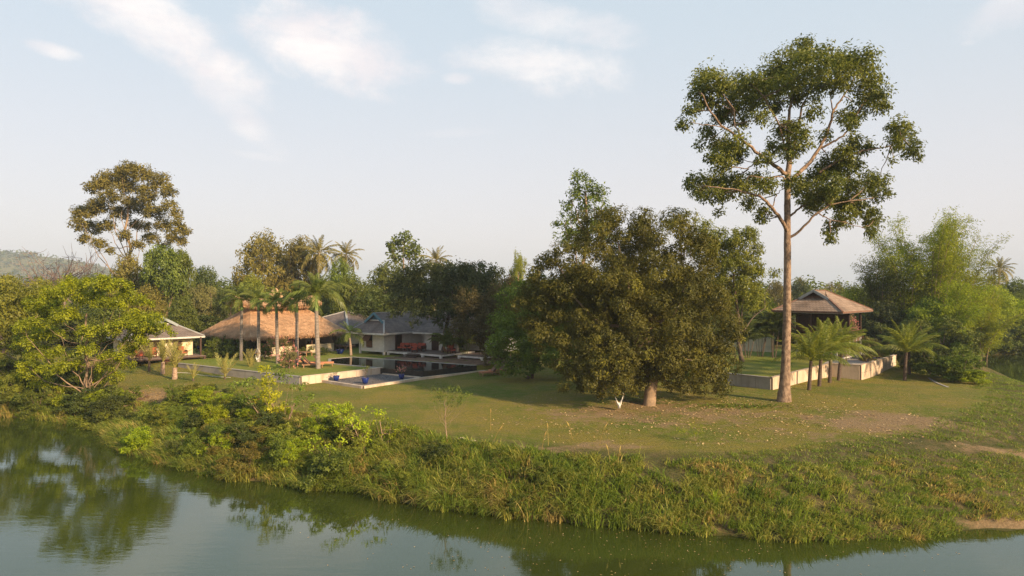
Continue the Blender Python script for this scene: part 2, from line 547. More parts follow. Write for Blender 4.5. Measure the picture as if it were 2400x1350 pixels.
M['pool_tile'] = plain('pool_tile', (0.018, 0.017, 0.015), 0.25, (0.035, 0.03, 0.025), 3.0, spec=0.5)
M['blue_paint'] = plain('blue_paint', (0.10, 0.22, 0.27), 0.7, (0.07, 0.16, 0.21), 3.0)
M['grey_paint'] = plain('grey_paint', (0.30, 0.33, 0.33), 0.7, (0.24, 0.27, 0.27), 3.0)
M['roof_cap'] = plain('roof_cap', (0.42, 0.41, 0.39), 0.8, (0.33, 0.32, 0.31), 3.0)
M['gravel'] = plain('gravel', (0.21, 0.18, 0.17), 0.95, (0.09, 0.08, 0.075), 9.0, 0.8, 30.0)
M['hill'] = plain('hill', (0.045, 0.06, 0.03), 0.95, (0.09, 0.09, 0.05), 0.02, coord='Object')


def tile_mat(name, a, b, period):
    """roof tiles: overlapping courses down the slope with staggered butts"""
    m, w, out = new_mat(name)
    p = w.n('ShaderNodeBsdfPrincipled', Roughness=0.8)
    p.inputs['Specular IOR Level'].default_value = 0.25
    tc = w.n('ShaderNodeTexCoord')
    sep = w.n('ShaderNodeSeparateXYZ')
    w.l(tc.outputs['Object'], sep.inputs[0])
    zc = w.math('FRACT', w.math('MULTIPLY', sep.outputs[2], period))
    row = w.math('FLOOR', w.math('MULTIPLY', sep.outputs[2], period))
    xy = w.math('ADD', w.math('MULTIPLY', w.math('ADD', sep.outputs[0], sep.outputs[1]), period * 0.6), w.math('MULTIPLY', row, 0.5))
    xc = w.math('FRACT', xy)
    edge = w.math('MULTIPLY', w.ramp(zc, 0.0, 0.22), w.ramp(w.math('ABSOLUTE', w.math('SUBTRACT', xc, 0.5)), 0.5, 0.40))
    cell = w.n('ShaderNodeTexWhiteNoise', _noise_dimensions='2D')
    cv = w.n('ShaderNodeCombineXYZ')
    w.l(w.math('FLOOR', xy), cv.inputs[0])
    w.l(row, cv.inputs[1])
    w.l(cv.outputs[0], cell.inputs['Vector'])
    c = w.mix(w.math('MULTIPLY', cell.outputs[0], 0.7), a, b)
    c = w.mix(w.ramp(w.noise(tc.outputs['Object'], 0.7, 4.0), 0.4, 0.75), c, tuple(0.7 * t for t in b))
    c = w.mix(w.math('MULTIPLY', w.math('SUBTRACT', 1.0, edge), 0.45), c, (0.03, 0.025, 0.02))
    w.l(c, p.inputs['Base Color'])
    bm = w.n('ShaderNodeBump', Strength=0.8, Distance=0.04)
    w.l(w.math('ADD', edge, w.math('MULTIPLY', zc, -0.5)), bm.inputs['Height'])
    w.l(bm.outputs[0], p.inputs['Normal'])
    w.l(p.outputs[0], out.inputs[0])
    return m


M['tile_grey'] = tile_mat('tile_grey', (0.225, 0.175, 0.15), (0.16, 0.125, 0.11), 6.0)
M['tile_brown'] = tile_mat('tile_brown', (0.36, 0.25, 0.18), (0.26, 0.18, 0.125), 5.0)


# ------------------------------------------------------------------ terrain
def wpt(px, py, z):
    """world point at height z seen at photo pixel px, py (used to survey the site)"""
    d = (HC - z) * F / (py - CY)
    return ((px - CX) * d / F, d)


_sh = [(-300, 958), (0, 975), (120, 985), (200, 998), (245, 1012), (275, 1045), (320, 1066), (400, 1090), (500, 1113), (560, 1126), (620, 1128), (700, 1140), (760, 1146),
       (850, 1152), (900, 1168), (980, 1182), (1060, 1196), (1100, 1196), (1200, 1214), (1300, 1218), (1350, 1226), (1500, 1238), (1600, 1250), (1700, 1255), (1850, 1266),
       (2000, 1264), (2150, 1258), (2230, 1243), (2320, 1237), (2400, 1240)]
SHORE = [(-400, 110), (-200, 80), (-90, 64)] + [wpt(a, b, -2.0) for a, b in _sh] + [
    (27, 30.5), (38, 38), (46, 48), (51, 58), (53, 69), (55.8, 78), (60.0, 88), (64, 95), (70.6, 101), (80, 105), (100, 106), (140, 102), (200, 92), (400, 70)]
SHORE = np.array(SHORE)
LAND = np.vstack([SHORE, [[9000, 70], [9000, 9000], [-9000, 9000], [-9000, 110]]])


def shore_dist(x, y):
    x = np.asarray(x, float)
    y = np.asarray(y, float)
    best = np.full(x.shape, 1e9)
    for a, b in zip(SHORE[:-1], SHORE[1:]):
        ab = b - a
        t = np.clip(((x - a[0]) * ab[0] + (y - a[1]) * ab[1]) / (ab @ ab), 0, 1)
        best = np.minimum(best, (x - a[0] - t * ab[0]) ** 2 + (y - a[1] - t * ab[1]) ** 2)
    ins = np.zeros(x.shape, bool)
    n = len(LAND)
    j = n - 1
    for i in range(n):
        xi, yi = LAND[i]
        xj, yj = LAND[j]
        if yi != yj:
            c = ((yi > y) != (yj > y)) & (x < (xj - xi) * (y - yi) / (yj - yi) + xi)
            ins ^= c
        j = i
    return np.sqrt(best) * np.where(ins, 1, -1)


def lump(x, y, s, ph=0.0):
    return (np.sin(x / s + ph) * np.cos(y / s * 1.13 + ph * 2.1) + 0.6 * np.sin(x / s * 2.3 + y / s * 1.7 + ph) + 0.35 * np.cos(x / s * 4.9 - y / s * 4.1)) / 1.95


def ground(x, y):
    x = np.asarray(x, float)
    y = np.asarray(y, float)
    sd = shore_dist(x, y)
    w = np.interp(x, [-60, -30, -24, -16, -6, 2, 10, 20, 34, 60], [6, 6.5, 9, 9.5, 6.0, 3.8, 5.0, 7.0, 12, 12])
    w = np.where(y > 75, np.minimum(w, 6), w)
    t = np.clip(sd / w, 0, 1)
    prof = 1 - (1 - t) ** 1.9
    g0 = 0.6 * sst((y - 60) / 12) * (1 - sst((x - 6) / 9)) + 0.5 * sst((y - 76) / 14) * sst((x - 6) / 9)
    g0 = g0 - 0.50 * np.exp(-(((x - 36) / 9) ** 2 + ((y - 63) / 8) ** 2))
    g0 = g0 + 0.05 * lump(x, y, 5.0) * sst((62 - y) / 6)
    z = -2.0 + (g0 + 2.0) * prof
    z = z + np.clip(t * (1 - t) * 4, 0, 1) * 0.16 * lump(x, y, 1.3, 1.0)
    # eroded gully at the left of the lawn
    gd = np.exp(-(((x + 28.0) / 4.2) ** 2 + ((y - 51.5) / 3.8) ** 2))
    z = z - gd * (0.5 + 0.35 * lump(x, y, 0.55, 2.0))
    under = np.clip(sd, -12, 0)
    z = np.where(sd < 0, -2.0 + under * 0.35, z)
    # the wooded hill far off on the left
    z = z + 84 * np.exp(-(((np.minimum(x, -1120) + 1120) / 900) ** 2 + ((np.maximum(x, -1120) + 1120) / 300) ** 2 + ((y - 1500) / 330) ** 2)) * (1 + 0.04 * lump(x, y, 45.0))
    return z


def gz(x, y):
    return float(ground(np.array([x]), np.array([y]))[0])


def at(px, py):
    """where the line through photo pixel (px, py) meets the ground"""
    lo, hi = 22.0, 400.0
    ds = np.concatenate([np.arange(22, 130, 0.1), np.arange(130, 400, 1.0)])
    xs = (px - CX) * ds / F
    zs = HC - (py - CY) * ds / F
    g = ground(xs, ds)
    k = int(np.argmax(zs <= g))
    return Vector((xs[k], ds[k], g[k]))


def build_terrain():
    xs = np.concatenate([-np.geomspace(75, 6000, 60)[::-1], np.arange(-74, 74.1, 0.36), np.geomspace(75, 6000, 60)])
    ys = np.concatenate([np.array([-300, -100, 0, 12]), np.arange(20, 72, 0.30), np.arange(72, 110, 0.8), np.geomspace(111, 7000, 70)])
    X, Y = np.meshgrid(xs, ys)
    Z = ground(X, Y)
    far = (np.abs(X) > 120) | (Y > 120)
    Z = Z + np.where(far, 0, 0)
    nx, ny = len(xs), len(ys)
    i = np.arange(ny - 1)[:, None] * nx
    j = np.arange(nx - 1)[None, :]
    q = np.stack([i + j, i + j + 1, i + nx + j + 1, i + nx + j], -1).reshape(-1, 4)
    mb = MB()
    mb.add(np.stack([X, Y, Z], -1).reshape(-1, 3), q)
    sd = shore_dist(X, Y)
    # bare-earth share of the surface, by place
    fx = X.ravel()
    fy = Y.ravel()
    s = sd.ravel()
    nzs = lump(fx, fy, 2.2, 0.4)
    dirt = 0.66 * np.exp(-(((fx - 21) / 10) ** 2 + ((fy - 40.5) / 5.5) ** 2)) * (0.9 + 0.7 * nzs)
    dirt = np.maximum(dirt, 0.95 * np.exp(-(((fx - 27.5) / 5.5) ** 2 + ((fy - 35.3) / 0.9) ** 2)))
    dirt = np.maximum(dirt, 1.1 * np.exp(-(((fx + 28) / 5.0) ** 2 + ((fy - 51.5) / 4.5) ** 2)))
    dirt = np.maximum(dirt, 0.58 * np.exp(-(((fx - 9) / 11) ** 2 + ((fy - 44) / 6.5) ** 2)) * (1 + 0.4 * lump(fx, fy, 1.6, 2.0)))
    dirt = np.maximum(dirt, 0.55 * np.exp(-(((fy - 34.2 - 0.10 * np.abs(fx) + 0.9 * lump(fx, fy, 3.0)) / 1.3) ** 2)) * sst((fx + 8) / 5) * sst((20 - fx) / 9) * (0.75 + 0.6 * nzs))
    dirt = np.maximum(dirt, 0.42 * np.exp(-((s - 0.1) / 0.5) ** 2) * (fy < 75))
    dirt = np.maximum(dirt, 0.85 * np.exp(-(((fx - 21) / 2.6) ** 2 + ((fy - 28.6) / 0.45) ** 2)))
    dirt = np.clip(dirt, 0, 1)
    me = mb.mesh('ground', M['ground'], True)
    a1 = me.attributes.new('dirt', 'FLOAT', 'POINT')
    a1.data.foreach_set('value', dirt.astype(np.float32))
    a2 = me.attributes.new('rough', 'FLOAT', 'POINT')
    w = np.interp(fx, [-20, 8, 18, 26], [6, 6, 9.0, 12])
    rough = np.clip(1 - (s - w * 0.72) / 1.6, 0, 1) * (fy < 76)
    rough = np.maximum(rough, (fy > 76) * 0.8)
    a2.data.foreach_set('value', rough.astype(np.float32))
    o = mesh_obj('ground', me)
    o['kind'] = 'structure'
    return o


def ground_mat():
    m, w, out = new_mat('ground_cover')
    p = w.n('ShaderNodeBsdfPrincipled', Roughness=0.95)
    p.inputs['Specular IOR Level'].default_value = 0.1
    g = w.n('ShaderNodeNewGeometry').outputs['Position']
    dirt = w.n('ShaderNodeAttribute', _attribute_name='dirt').outputs['Fac']
    rough = w.n('ShaderNodeAttribute', _attribute_name='rough').outputs['Fac']
    n1 = w.noise(g, 0.16, 4.0, 0.6)
    n2 = w.noise(g, 1.3, 5.0, 0.65)
    n3 = w.noise(g, 9.0, 4.0, 0.7)
    lawn = w.mix(w.ramp(n1, 0.38, 0.62), (0.175, 0.230, 0.028), (0.38, 0.295, 0.060))
    lawn = w.mix(w.math('MULTIPLY', w.ramp(n2, 0.44, 0.64), 0.60), lawn, (0.36, 0.265, 0.11))
    lawn = w.mix(w.math('MULTIPLY', w.ramp(w.noise(g, 3.5, 6.0, 0.75), 0.45, 0.62), 0.35), lawn, (0.34, 0.27, 0.10))
    lawn = w.mix(w.math('MULTIPLY', w.ramp(n3, 0.40, 0.60), 0.68), lawn, (0.15, 0.155, 0.030))
    wild = w.mix(w.ramp(n2, 0.3, 0.7), (0.11, 0.12, 0.032), (0.23, 0.175, 0.08))
    wild = w.mix(w.math('MULTIPLY', w.ramp(n3, 0.4, 0.7), 0.5), wild, (0.05, 0.05, 0.025))
    c = w.mix(rough, lawn, wild)
    earth = w.mix(w.ramp(n3, 0.3, 0.7), (0.43, 0.30, 0.165), (0.31, 0.21, 0.11))
    f = w.ramp(w.math('ADD', dirt, w.math('MULTIPLY', w.math('SUBTRACT', w.math('ADD', n2, w.math('MULTIPLY', n3, 0.5)), 0.75), 0.9)), 0.30, 0.66)
    c = w.mix(f, c, earth)
    w.l(c, p.inputs['Base Color'])
    b = w.n('ShaderNodeBump', Strength=1.0, Distance=0.2)
    w.l(w.math('ADD', n3, w.math('MULTIPLY', w.noise(g, 30.0, 3.0, 0.7), 0.6)), b.inputs['Height'])
    w.l(b.outputs[0], p.inputs['Normal'])
    w.l(p.outputs[0], out.inputs[0])
    return m


M['ground'] = ground_mat()
build_terrain()


def lawn_mat():
    m, w, out = new_mat('lawn')
    p = w.n('ShaderNodeBsdfPrincipled', Roughness=0.95)
    p.inputs['Specular IOR Level'].default_value = 0.1
    g = w.n('ShaderNodeNewGeometry').outputs['Position']
    n1 = w.noise(g, 0.25, 3.0, 0.6)
    n2 = w.noise(w.mapping(g, (1, 1, 1), (0, 0, R(-35))), 2.2, 5.0, 0.65)
    n3 = w.noise(g, 12.0, 4.0, 0.7)
    c = w.mix(w.ramp(n1, 0.35, 0.65), (0.17, 0.215, 0.032), (0.25, 0.235, 0.050))
    c = w.mix(w.math('MULTIPLY', w.ramp(n2, 0.5, 0.75), 0.45), c, (0.30, 0.235, 0.10))
    c = w.mix(w.math('MULTIPLY', w.ramp(n3, 0.35, 0.7), 0.4), c, (0.12, 0.13, 0.03))
    w.l(c, p.inputs['Base Color'])
    b = w.n('ShaderNodeBump', Strength=0.7, Distance=0.08)
    w.l(n3, b.inputs['Height'])
    w.l(b.outputs[0], p.inputs['Normal'])
    w.l(p.outputs[0], out.inputs[0])
    return m


M['lawn'] = lawn_mat()


def water_mat(name, body, ior, amp, scale, rough):
    m, w, out = new_mat(name)
    g = w.n('ShaderNodeNewGeometry').outputs['Position']
    n1 = w.noise(w.mapping(g, (0.35, 1.6, 1), (0, 0, R(12))), scale, 4.0, 0.55, 0.3)
    n2 = w.noise(w.mapping(g, (0.8, 2.6, 1), (0, 0, R(-6))), scale * 2.6, 3.0, 0.5)
    calm = w.ramp(w.noise(w.mapping(g, (0.06, 0.09, 1), loc=(3.3, 7.7, 0)), 1.0, 3.0), 0.40, 0.66)
    b = w.n('ShaderNodeBump', Distance=1.0)
    w.put(b.inputs['Strength'], 1.0)
    h = w.math('MULTIPLY', w.math('ADD', n1, w.math('MULTIPLY', n2, 0.35)), w.math('MULTIPLY', w.math('ADD', 0.25, calm), amp))
    w.l(h, b.inputs['Height'])
    df = w.n('ShaderNodeBsdfDiffuse')
    df.inputs[0].default_value = (*body, 1)
    gl = w.n('ShaderNodeBsdfGlossy', Roughness=rough)
    gl.inputs[0].default_value = (0.86, 0.96, 1.0, 1)
    w.l(b.outputs[0], gl.inputs['Normal'])
    fr = w.n('ShaderNodeFresnel', IOR=ior)
    w.l(b.outputs[0], fr.inputs['Normal'])
    mx = w.n('ShaderNodeMixShader')
    w.l(fr.outputs[0], mx.inputs[0])
    w.l(df.outputs[0], mx.inputs[1])
    w.l(gl.outputs[0], mx.inputs[2])
    w.l(mx.outputs[0], out.inputs[0])
    return m


M['river'] = water_mat('river', (0.040, 0.052, 0.009), 1.76, 0.0040, 1.6, 0.008)
M['pool'] = water_mat('pool_water', (0.008, 0.012, 0.012), 1.9, 0.002, 2.0, 0.0)
mbw = MB()
mbw.add([(-500, -300, -2.0), (600, -300, -2.0), (600, 125, -2.0), (-500, 125, -2.0)], [(0, 1, 2, 3)])
mbw.build('river_water', M['river'])['kind'] = 'structure'

# ------------------------------------------------------------------ terraces, walls, pool
UA = R(-34.8)                      # the compound's long axis runs away to the left
UX = np.array([math.cos(UA), math.sin(UA)])
VX = np.array([-math.sin(UA), math.cos(UA)])
ZT = 0.63


def flat_sheet(name, poly, z, mat, kind='structure', thick=None):
    """a level area; fan of triangles, with a skirt going down into the ground"""
    mb = MB()
    n = len(poly)
    v = [(p[0], p[1], z) for p in poly]
    c = np.mean(np.array(poly), 0)
    v.append((c[0], c[1], z))
    mb.add(v, None, [(i, (i + 1) % n, n) for i in range(n)])
    if thick:
        v = [(p[0], p[1], z) for p in poly] + [(p[0], p[1], z - thick) for p in poly]
        mb.add(v, [(i, n + i, n + (i + 1) % n, (i + 1) % n) for i in range(n)])
    o = mb.build(name, mat)
    if kind:
        o['kind'] = kind
    return o


def panel_wall(name, a, b, z_top, thick, low, mat, label, step=2.4, cap=True, slots=False, group=None, z_low=None, name_part='wall_panel'):
    """a low wall cast in separate panels with recessed joints; each panel its own part"""
    a, b = np.array(a, float), np.array(b, float)
    L = np.linalg.norm(b - a)
    ang = math.atan2(b[1] - a[1], b[0] - a[0])
    root = empty(name, (a[0], a[1], 0), ang, label, 'wall', group)
    k = max(1, round(L / step))
    st = L / k
    meshes = {}
    for i in range(k):
        mb = MB()
        mb.box(0.012, st - 0.012, -thick / 2, thick / 2, low, z_top)
        key = 'p'
        if slots:
            # dark weep slots let into the face
            for q in range(2):
                x = st * (0.28 + 0.44 * q)
                mb.box(x - 0.13, x + 0.13, -thick / 2 - 0.004, -thick / 2 + 0.05, z_top - 0.74, z_top - 0.70, mi=1)
        if key not in meshes:
            meshes[key] = mb.mesh(name_part, [mat, M['joint']])
        o = mesh_obj(name_part, meshes[key], root, (i * st, 0, 0))
    mb = MB()
    mb.box(0, L, -thick / 2 + 0.03, thick / 2 - 0.03, low - 0.01, z_top - 0.012)
    mb.build('joint_fill', M['joint'], root)
    if cap:
        mb = MB()
        mb.box(-thick / 2 - 0.03, L + thick / 2 + 0.03, -thick / 2 - 0.03, thick / 2 + 0.03, z_top + 0.002, z_top + 0.045)
        mb.build('coping', M['concrete'] if mat is M['concrete'] else M['concrete_grey'], root)
    return root


A = wpt(705, 884, ZT)
B = (A[0] + 8.1 * VX[0], A[1] + 8.1 * VX[1])
pB = np.array(wpt(890.5, 863.4, ZT))
B = tuple(pB)
Cc = wpt(992, 870.5, ZT)
D = wpt(1116, 857.2, ZT)
E = wpt(826, 837.3, ZT)
Fp = wpt(773, 841.8, ZT)
Ap = wpt(772, 852.6, ZT)
WL = wpt(420, 852.5, ZT)
flat_sheet('terrace_lawn', [WL, A, B, Cc, D, (0.2, 67.0), (4.5, 72.5), (9, 80), (-6, 98), (-48, 98), (-47, 76)], ZT, M['lawn'], thick=0.5)
panel_wall('retaining_wall', WL, A, ZT + 0.03, 0.26, -0.6, M['concrete_grey'], 'long low grey retaining wall along the front of the palm lawn', 2.9)
panel_wall('retaining_wall', A, B, ZT + 0.03, 0.26, -0.6, M['concrete'], 'cream retaining wall between the palm lawn and the sunken gravel court', 2.6)

# pool: dark overflow walls, still water, pale rim
pool = empty('swimming_pool', (B[0], B[1], 0), 0, 'dark tiled infinity pool with still black water in front of the white house', 'swimming pool')


def loc(p, o=B):
    return (p[0] - o[0], p[1] - o[1])


poly = [loc(p) for p in (Ap, B, Cc, D, E, Fp)]
mb = MB()
n = len(poly)
v = [(p[0], p[1], ZT + 0.035) for p in poly] + [(sum(p[0] for p in poly) / n, sum(p[1] for p in poly) / n, ZT + 0.035)]
mb.add(v, None, [(i, (i + 1) % n, n) for i in range(n)])
mb.build('pool_surface', M['pool'], pool)
bc, cc, dd = loc(B), loc(Cc), loc(D)
for a, b, dz in ((bc, cc, 0.0), (cc, dd, 0.002)):
    mb = MB()
    mb.beam((a[0], a[1], -0.05 + 0.335), (b[0], b[1], -0.05 + 0.335), 0.16, 0.76 + dz)
    mb.build('overflow_wall', M['pool_tile'], pool)
for a, b in ((loc(Ap), bc), (loc(Fp), loc(Ap)), (loc(E), loc(Fp)), (dd, loc(E))):
    mb = MB()
    mb.beam((a[0], a[1], ZT), (b[0], b[1], ZT), 0.30, 0.12)
    mb.build('pool_rim', M['concrete_grey'], pool)

# gravel court and its kerbs
KL = wpt(757, 890.5, 0.2)
KF = wpt(851, 904.5, 0.2)
KR = wpt(986, 884.6, 0.2)
gc = flat_sheet('gravel_court', [KL, KF, KR, (B[0] + 0.2, B[1] - 0.1)], 0.14, M['gravel'])
mbs = MB()
ctr = np.array([KL, KF, KR, B])
nst = 2600
uu, vv = RNG.random(nst), RNG.random(nst)
P4 = (ctr[0][None] * ((1 - uu) * (1 - vv))[:, None] + ctr[1][None] * (uu * (1 - vv))[:, None] + ctr[2][None] * (uu * vv)[:, None] + ctr[3][None] * ((1 - uu) * vv)[:, None])
pp = np.column_stack([P4, np.full(nst, 0.143)])
mbs.leaves(pp, np.tile([0, 0, 1.0], (nst, 1)) + unit(nst) * 0.5, unit(nst), 0.07, 0.06, RNG.random(nst), fold=-0.2)
tag(mbs.build('court_pebbles', M['gravel']), 'loose grey pebbles covering the sunken court by the pool', 'gravel', kind='stuff')
panel_wall('court_kerb', KL, KF, 0.20, 0.28, -0.35, M['concrete'], 'pale grey kerb on the left front edge of the gravel court', 1.8, cap=False, name_part='kerb_block')
panel_wall('court_kerb', KF, KR, 0.202, 0.28, -0.35, M['concrete'], 'pinkish kerb on the right front edge of the gravel court', 2.0, cap=False, name_part='kerb_block')
panel_wall('court_kerb', KR, wpt(1146, 857.0, 0.60), 0.21, 0.26, -0.35, M['concrete'], 'long kerb running from the gravel court along the right side of the pool', 2.4, cap=False, name_part='kerb_block')
panel_wall('court_kerb', (B[0] + 0.3, B[1] - 0.32), (KR[0] - 0.1, KR[1] + 0.15), 0.23, 0.22, -0.2, M['concrete'], 'low kerb at the foot of the black pool wall', 2.2, cap=False, name_part='kerb_block')

# paved apron right of the pool
mb = MB()
pv0 = np.array(D) + np.array([0.4, -0.1])
cnt = 0
pav = bpy.data.objects.new('patio', None)
patio_poly = [(E[0] + 1.0, E[1] + 0.5), (D[0] + 0.35, D[1] + 0.2), (D[0] + 4.8, D[1] + 4.2), (D[0] + 3.0, D[1] + 10.5), (E[0] + 14.5, E[1] + 0.2)]
bpy.data.objects.remove(pav)


def in_poly(x, y, poly):
    ins = False
    j = len(poly) - 1
    for i in range(len(poly)):
        xi, yi = poly[i]
        xj, yj = poly[j]
        if (yi > y) != (yj > y) and x < (xj - xi) * (y - yi) / (yj - yi) + xi:
            ins = not ins
        j = i
    return ins


M['paver'] = plain('paver', (0.36, 0.22, 0.14), 0.9, (0.24, 0.155, 0.10), 2.0, rand=0.3, tinted=True)
for i in range(-5, 30):
    for j in range(-4, 22):
        a = i * 0.62
        b = j * 0.62 + (0.31 if i % 2 else 0)
        q = np.array(D) + (a - 9) * UX + (b + 0.0) * VX
        if in_poly(q[0], q[1], patio_poly) and RNG.random() > 0.12:
            z0 = ZT + 0.004
            h = 0.03 + 0.012 * RNG.random()
            c = [q + s * UX * 0.29 + t * VX * 0.29 for s, t in ((-1, -1), (1, -1), (1, 1), (-1, 1))]
            mb.slab([(*k, z0 + h) for k in c], h + 0.05, tint=0.35 + 0.65 * RNG.random())
tag(mb.build('patio_pavers', M['paver']), 'worn reddish brown pavers between the pool and the veranda', 'paving', kind='stuff')


# ------------------------------------------------------------------ roofs and houses
def dutch_roof(parent, hw, y0, y1, ze, zr, gy, zg, mat, th=0.14, gable_mat=None, fascia=None, cap=None, back_hip=True, cx=0.0, fw=0.16, barge=None, eave_only_front=False):
    """hipped roof with a small gable let into its front: ridge runs along +Y from gy; zg = foot of the gable"""
    sl = (zr - ze) / hw
    gx = (zr - zg) / sl
    yb = y1 - (hw if back_hip else 0)
    yg = y0 + (zg - ze) / sl * 0.98
    gyo = yg - 0.05

    def P(x, y, z):
        return (cx + x, y, z)
    parts = []
    for s in (-1, 1):
        mb = MB()
        # slope from the eave up to the ridge, cut by the front hip below the gable foot
        a, b = P(s * hw, y0, ze), P(s * hw, y1, ze)
        r1 = P(0, yb, zr)
        r0 = P(0, gyo - 0.35, zr)
        g = P(s * gx, yg, zg)
        g2 = P(s * gx, gyo - 0.35, zg)
        p1 = [a, b, r1, r0] if s > 0 else [b, a, r0, r1]
        poly1 = [a, b, r1, g]
        if s < 0:
            poly1 = [b, a, g, r1]
        mb.slab(poly1, th)
        poly2 = [g2, r1, r0] if s > 0 else [r0, r1, g2]
        mb.slab([(p[0], p[1], p[2] + 0.004) for p in poly2], th)
        mb.build('roof_slope', mat, parent)
    mb = MB()
    mb.slab([P(-hw, y0, ze), P(hw, y0, ze), P(gx, yg, zg), P(-gx, yg, zg)], th)
    mb.build('roof_slope', mat, parent)
    if back_hip:
        mb = MB()
        mb.slab([P(hw, y1, ze), P(-hw, y1, ze), P(0, yb, zr)], th)
        mb.build('roof_slope', mat, parent)
    # gable infill of louvre boards
    gm = gable_mat or M['grey_paint']
    k = 6
    for i in range(k):
        z0 = zg + (zr - zg) * i / k
        z1 = zg + (zr - zg) * (i + 1) / k - 0.02
        x0 = gx * (1 - i / k)
        x1 = gx * (1 - (i + 0.9) / k)
        mb = MB()
        v = [P(-x0, gyo, z0), P(x0, gyo, z0), P(x1, gyo + 0.05, z1), P(-x1, gyo + 0.05, z1), P(-x0, gyo + 0.12, z0), P(x0, gyo + 0.12, z0), P(x1, gyo + 0.12, z1), P(-x1, gyo + 0.12, z1)]
        mb.add(v, [(0, 1, 2, 3), (5, 4, 7, 6), (0, 4, 5, 1), (3, 2, 6, 7), (1, 5, 6, 2), (4, 0, 3, 7)])
        mb.build('louvre_board', gm, parent)
    bm = barge or cap or M['roof_cap']
    for s in (-1, 1):
        mb = MB()
        mb.beam(P(0, gyo - 0.36, zr - 0.02), P(s * (gx + 0.25), gyo - 0.36, zg - 0.25 * sl - 0.02), 0.08, 0.26)
        mb.build('barge_board', bm, parent)
    mb = MB()
    mb.beam(P(-gx - 0.1, gyo - 0.03, zg + 0.05), P(gx + 0.1, gyo - 0.03, zg + 0.05), 0.14, 0.12)
    mb.build('gable_sill', M['white_paint'] if not fascia else fascia, parent)
    if cap:
        segs = [(P(0, gyo - 0.35, zr + 0.03), P(0, yb, zr + 0.03))]
        for s in (-1, 1):
            segs.append((P(s * hw, y0, ze + 0.03), P(s * gx, yg, zg + 0.03)))
            if back_hip:
                segs.append((P(s * hw, y1, ze + 0.03), P(0, yb, zr + 0.03)))
        for a, b in segs:
            mb = MB()
            mb.beam(a, b, 0.18, 0.09)
            mb.build('ridge_cap', cap, parent)
    if fascia:
        e = 0.03
        zz = ze - 0.10
        sides = [((-hw - e, y0 - e), (hw + e, y0 - e)), ((hw + e, y0 - e), (hw + e, y1 + e)), ((-hw - e, y0 - e), (-hw - e, y1 + e))]
        if not eave_only_front:
            sides.append(((-hw, y1 + e), (hw, y1 + e)))
        for a, b in sides:
            mb = MB()
            mb.beam(P(a[0], a[1], zz), P(b[0], b[1], zz), 0.06, fw)
            mb.build('fascia_board', fascia, parent)
    # ceiling under the eaves
    mb = MB()
    mb.box(cx - hw + 0.1, cx + hw - 0.1, y0 + 0.1, y1 - 0.1, ze - 0.24, ze - 0.20)
    mb.build('soffit', M['white_paint'], parent)


def siding_wall(parent, x0, y0, x1, y1, z0, z1, mat, name='wall', step=0.2, openings=()):
    """a wall of lapped boards from (x0,y0) to (x1,y1); outer face to the right of that direction. openings: (s0, s1, z0, z1)"""
    a = np.array([x0, y0], float)
    b = np.array([x1, y1], float)
    L = np.linalg.norm(b - a)
    d = (b - a) / L
    nrm = np.array([d[1], -d[0]])
    mb = MB()

    def q(s, o, z):
        p = a + d * s + nrm * o
        return (p[0], p[1], z)
    k = max(1, int(round((z1 - z0) / step)))
    st = (z1 - z0) / k
    for i in range(k):
        za, zb = z0 + i * st, z0 + (i + 1) * st
        cuts = [(0, L)]
        for s0, s1, oa, ob in openings:
            if zb > oa + 0.02 and za < ob - 0.02:
                nc = []
                for c0, c1 in cuts:
                    if s1 <= c0 or s0 >= c1:
                        nc.append((c0, c1))
                    else:
                        if s0 > c0:
                            nc.append((c0, s0))
                        if s1 < c1:
                            nc.append((s1, c1))
                cuts = nc
        for c0, c1 in cuts:
            v = [q(c0, -0.06, za), q(c1, -0.06, za), q(c1, -0.06, zb), q(c0, -0.06, zb), q(c0, 0.03, za), q(c1, 0.03, za), q(c1, 0.005, zb), q(c0, 0.005, zb)]
            mb.add(v, [(4, 5, 6, 7), (1, 0, 3, 2), (4, 0, 1, 5), (7, 6, 2, 3), (5, 1, 2, 6), (0, 4, 7, 3)], tint=0.5)
    return mb.build(name, mat, parent)


def door(parent, x, y, w, z0, z1, ang=0.0, mat=None, name='door'):
    mb = MB()
    c, s = math.cos(ang), math.sin(ang)
    o = empty(name, (x, y, 0), ang)
    COL.objects.unlink(o)
    bpy.data.objects.remove(o)
    mb.box(-w / 2, w / 2, -0.03, 0.03, z0, z1)
    ob = mb.build(name, mat or M['wood_dark'], parent)
    ob.location = (x, y, 0)
    ob.rotation_euler = (0, 0, ang)
    for k in (-1, 1):
        fr = MB()
        fr.box(k * w / 2 - 0.04, k * w / 2 + 0.04, -0.07, 0.07, z0, z1 + 0.05)
        note = fr.build('door_frame', M['wood_red'], ob)
    return ob


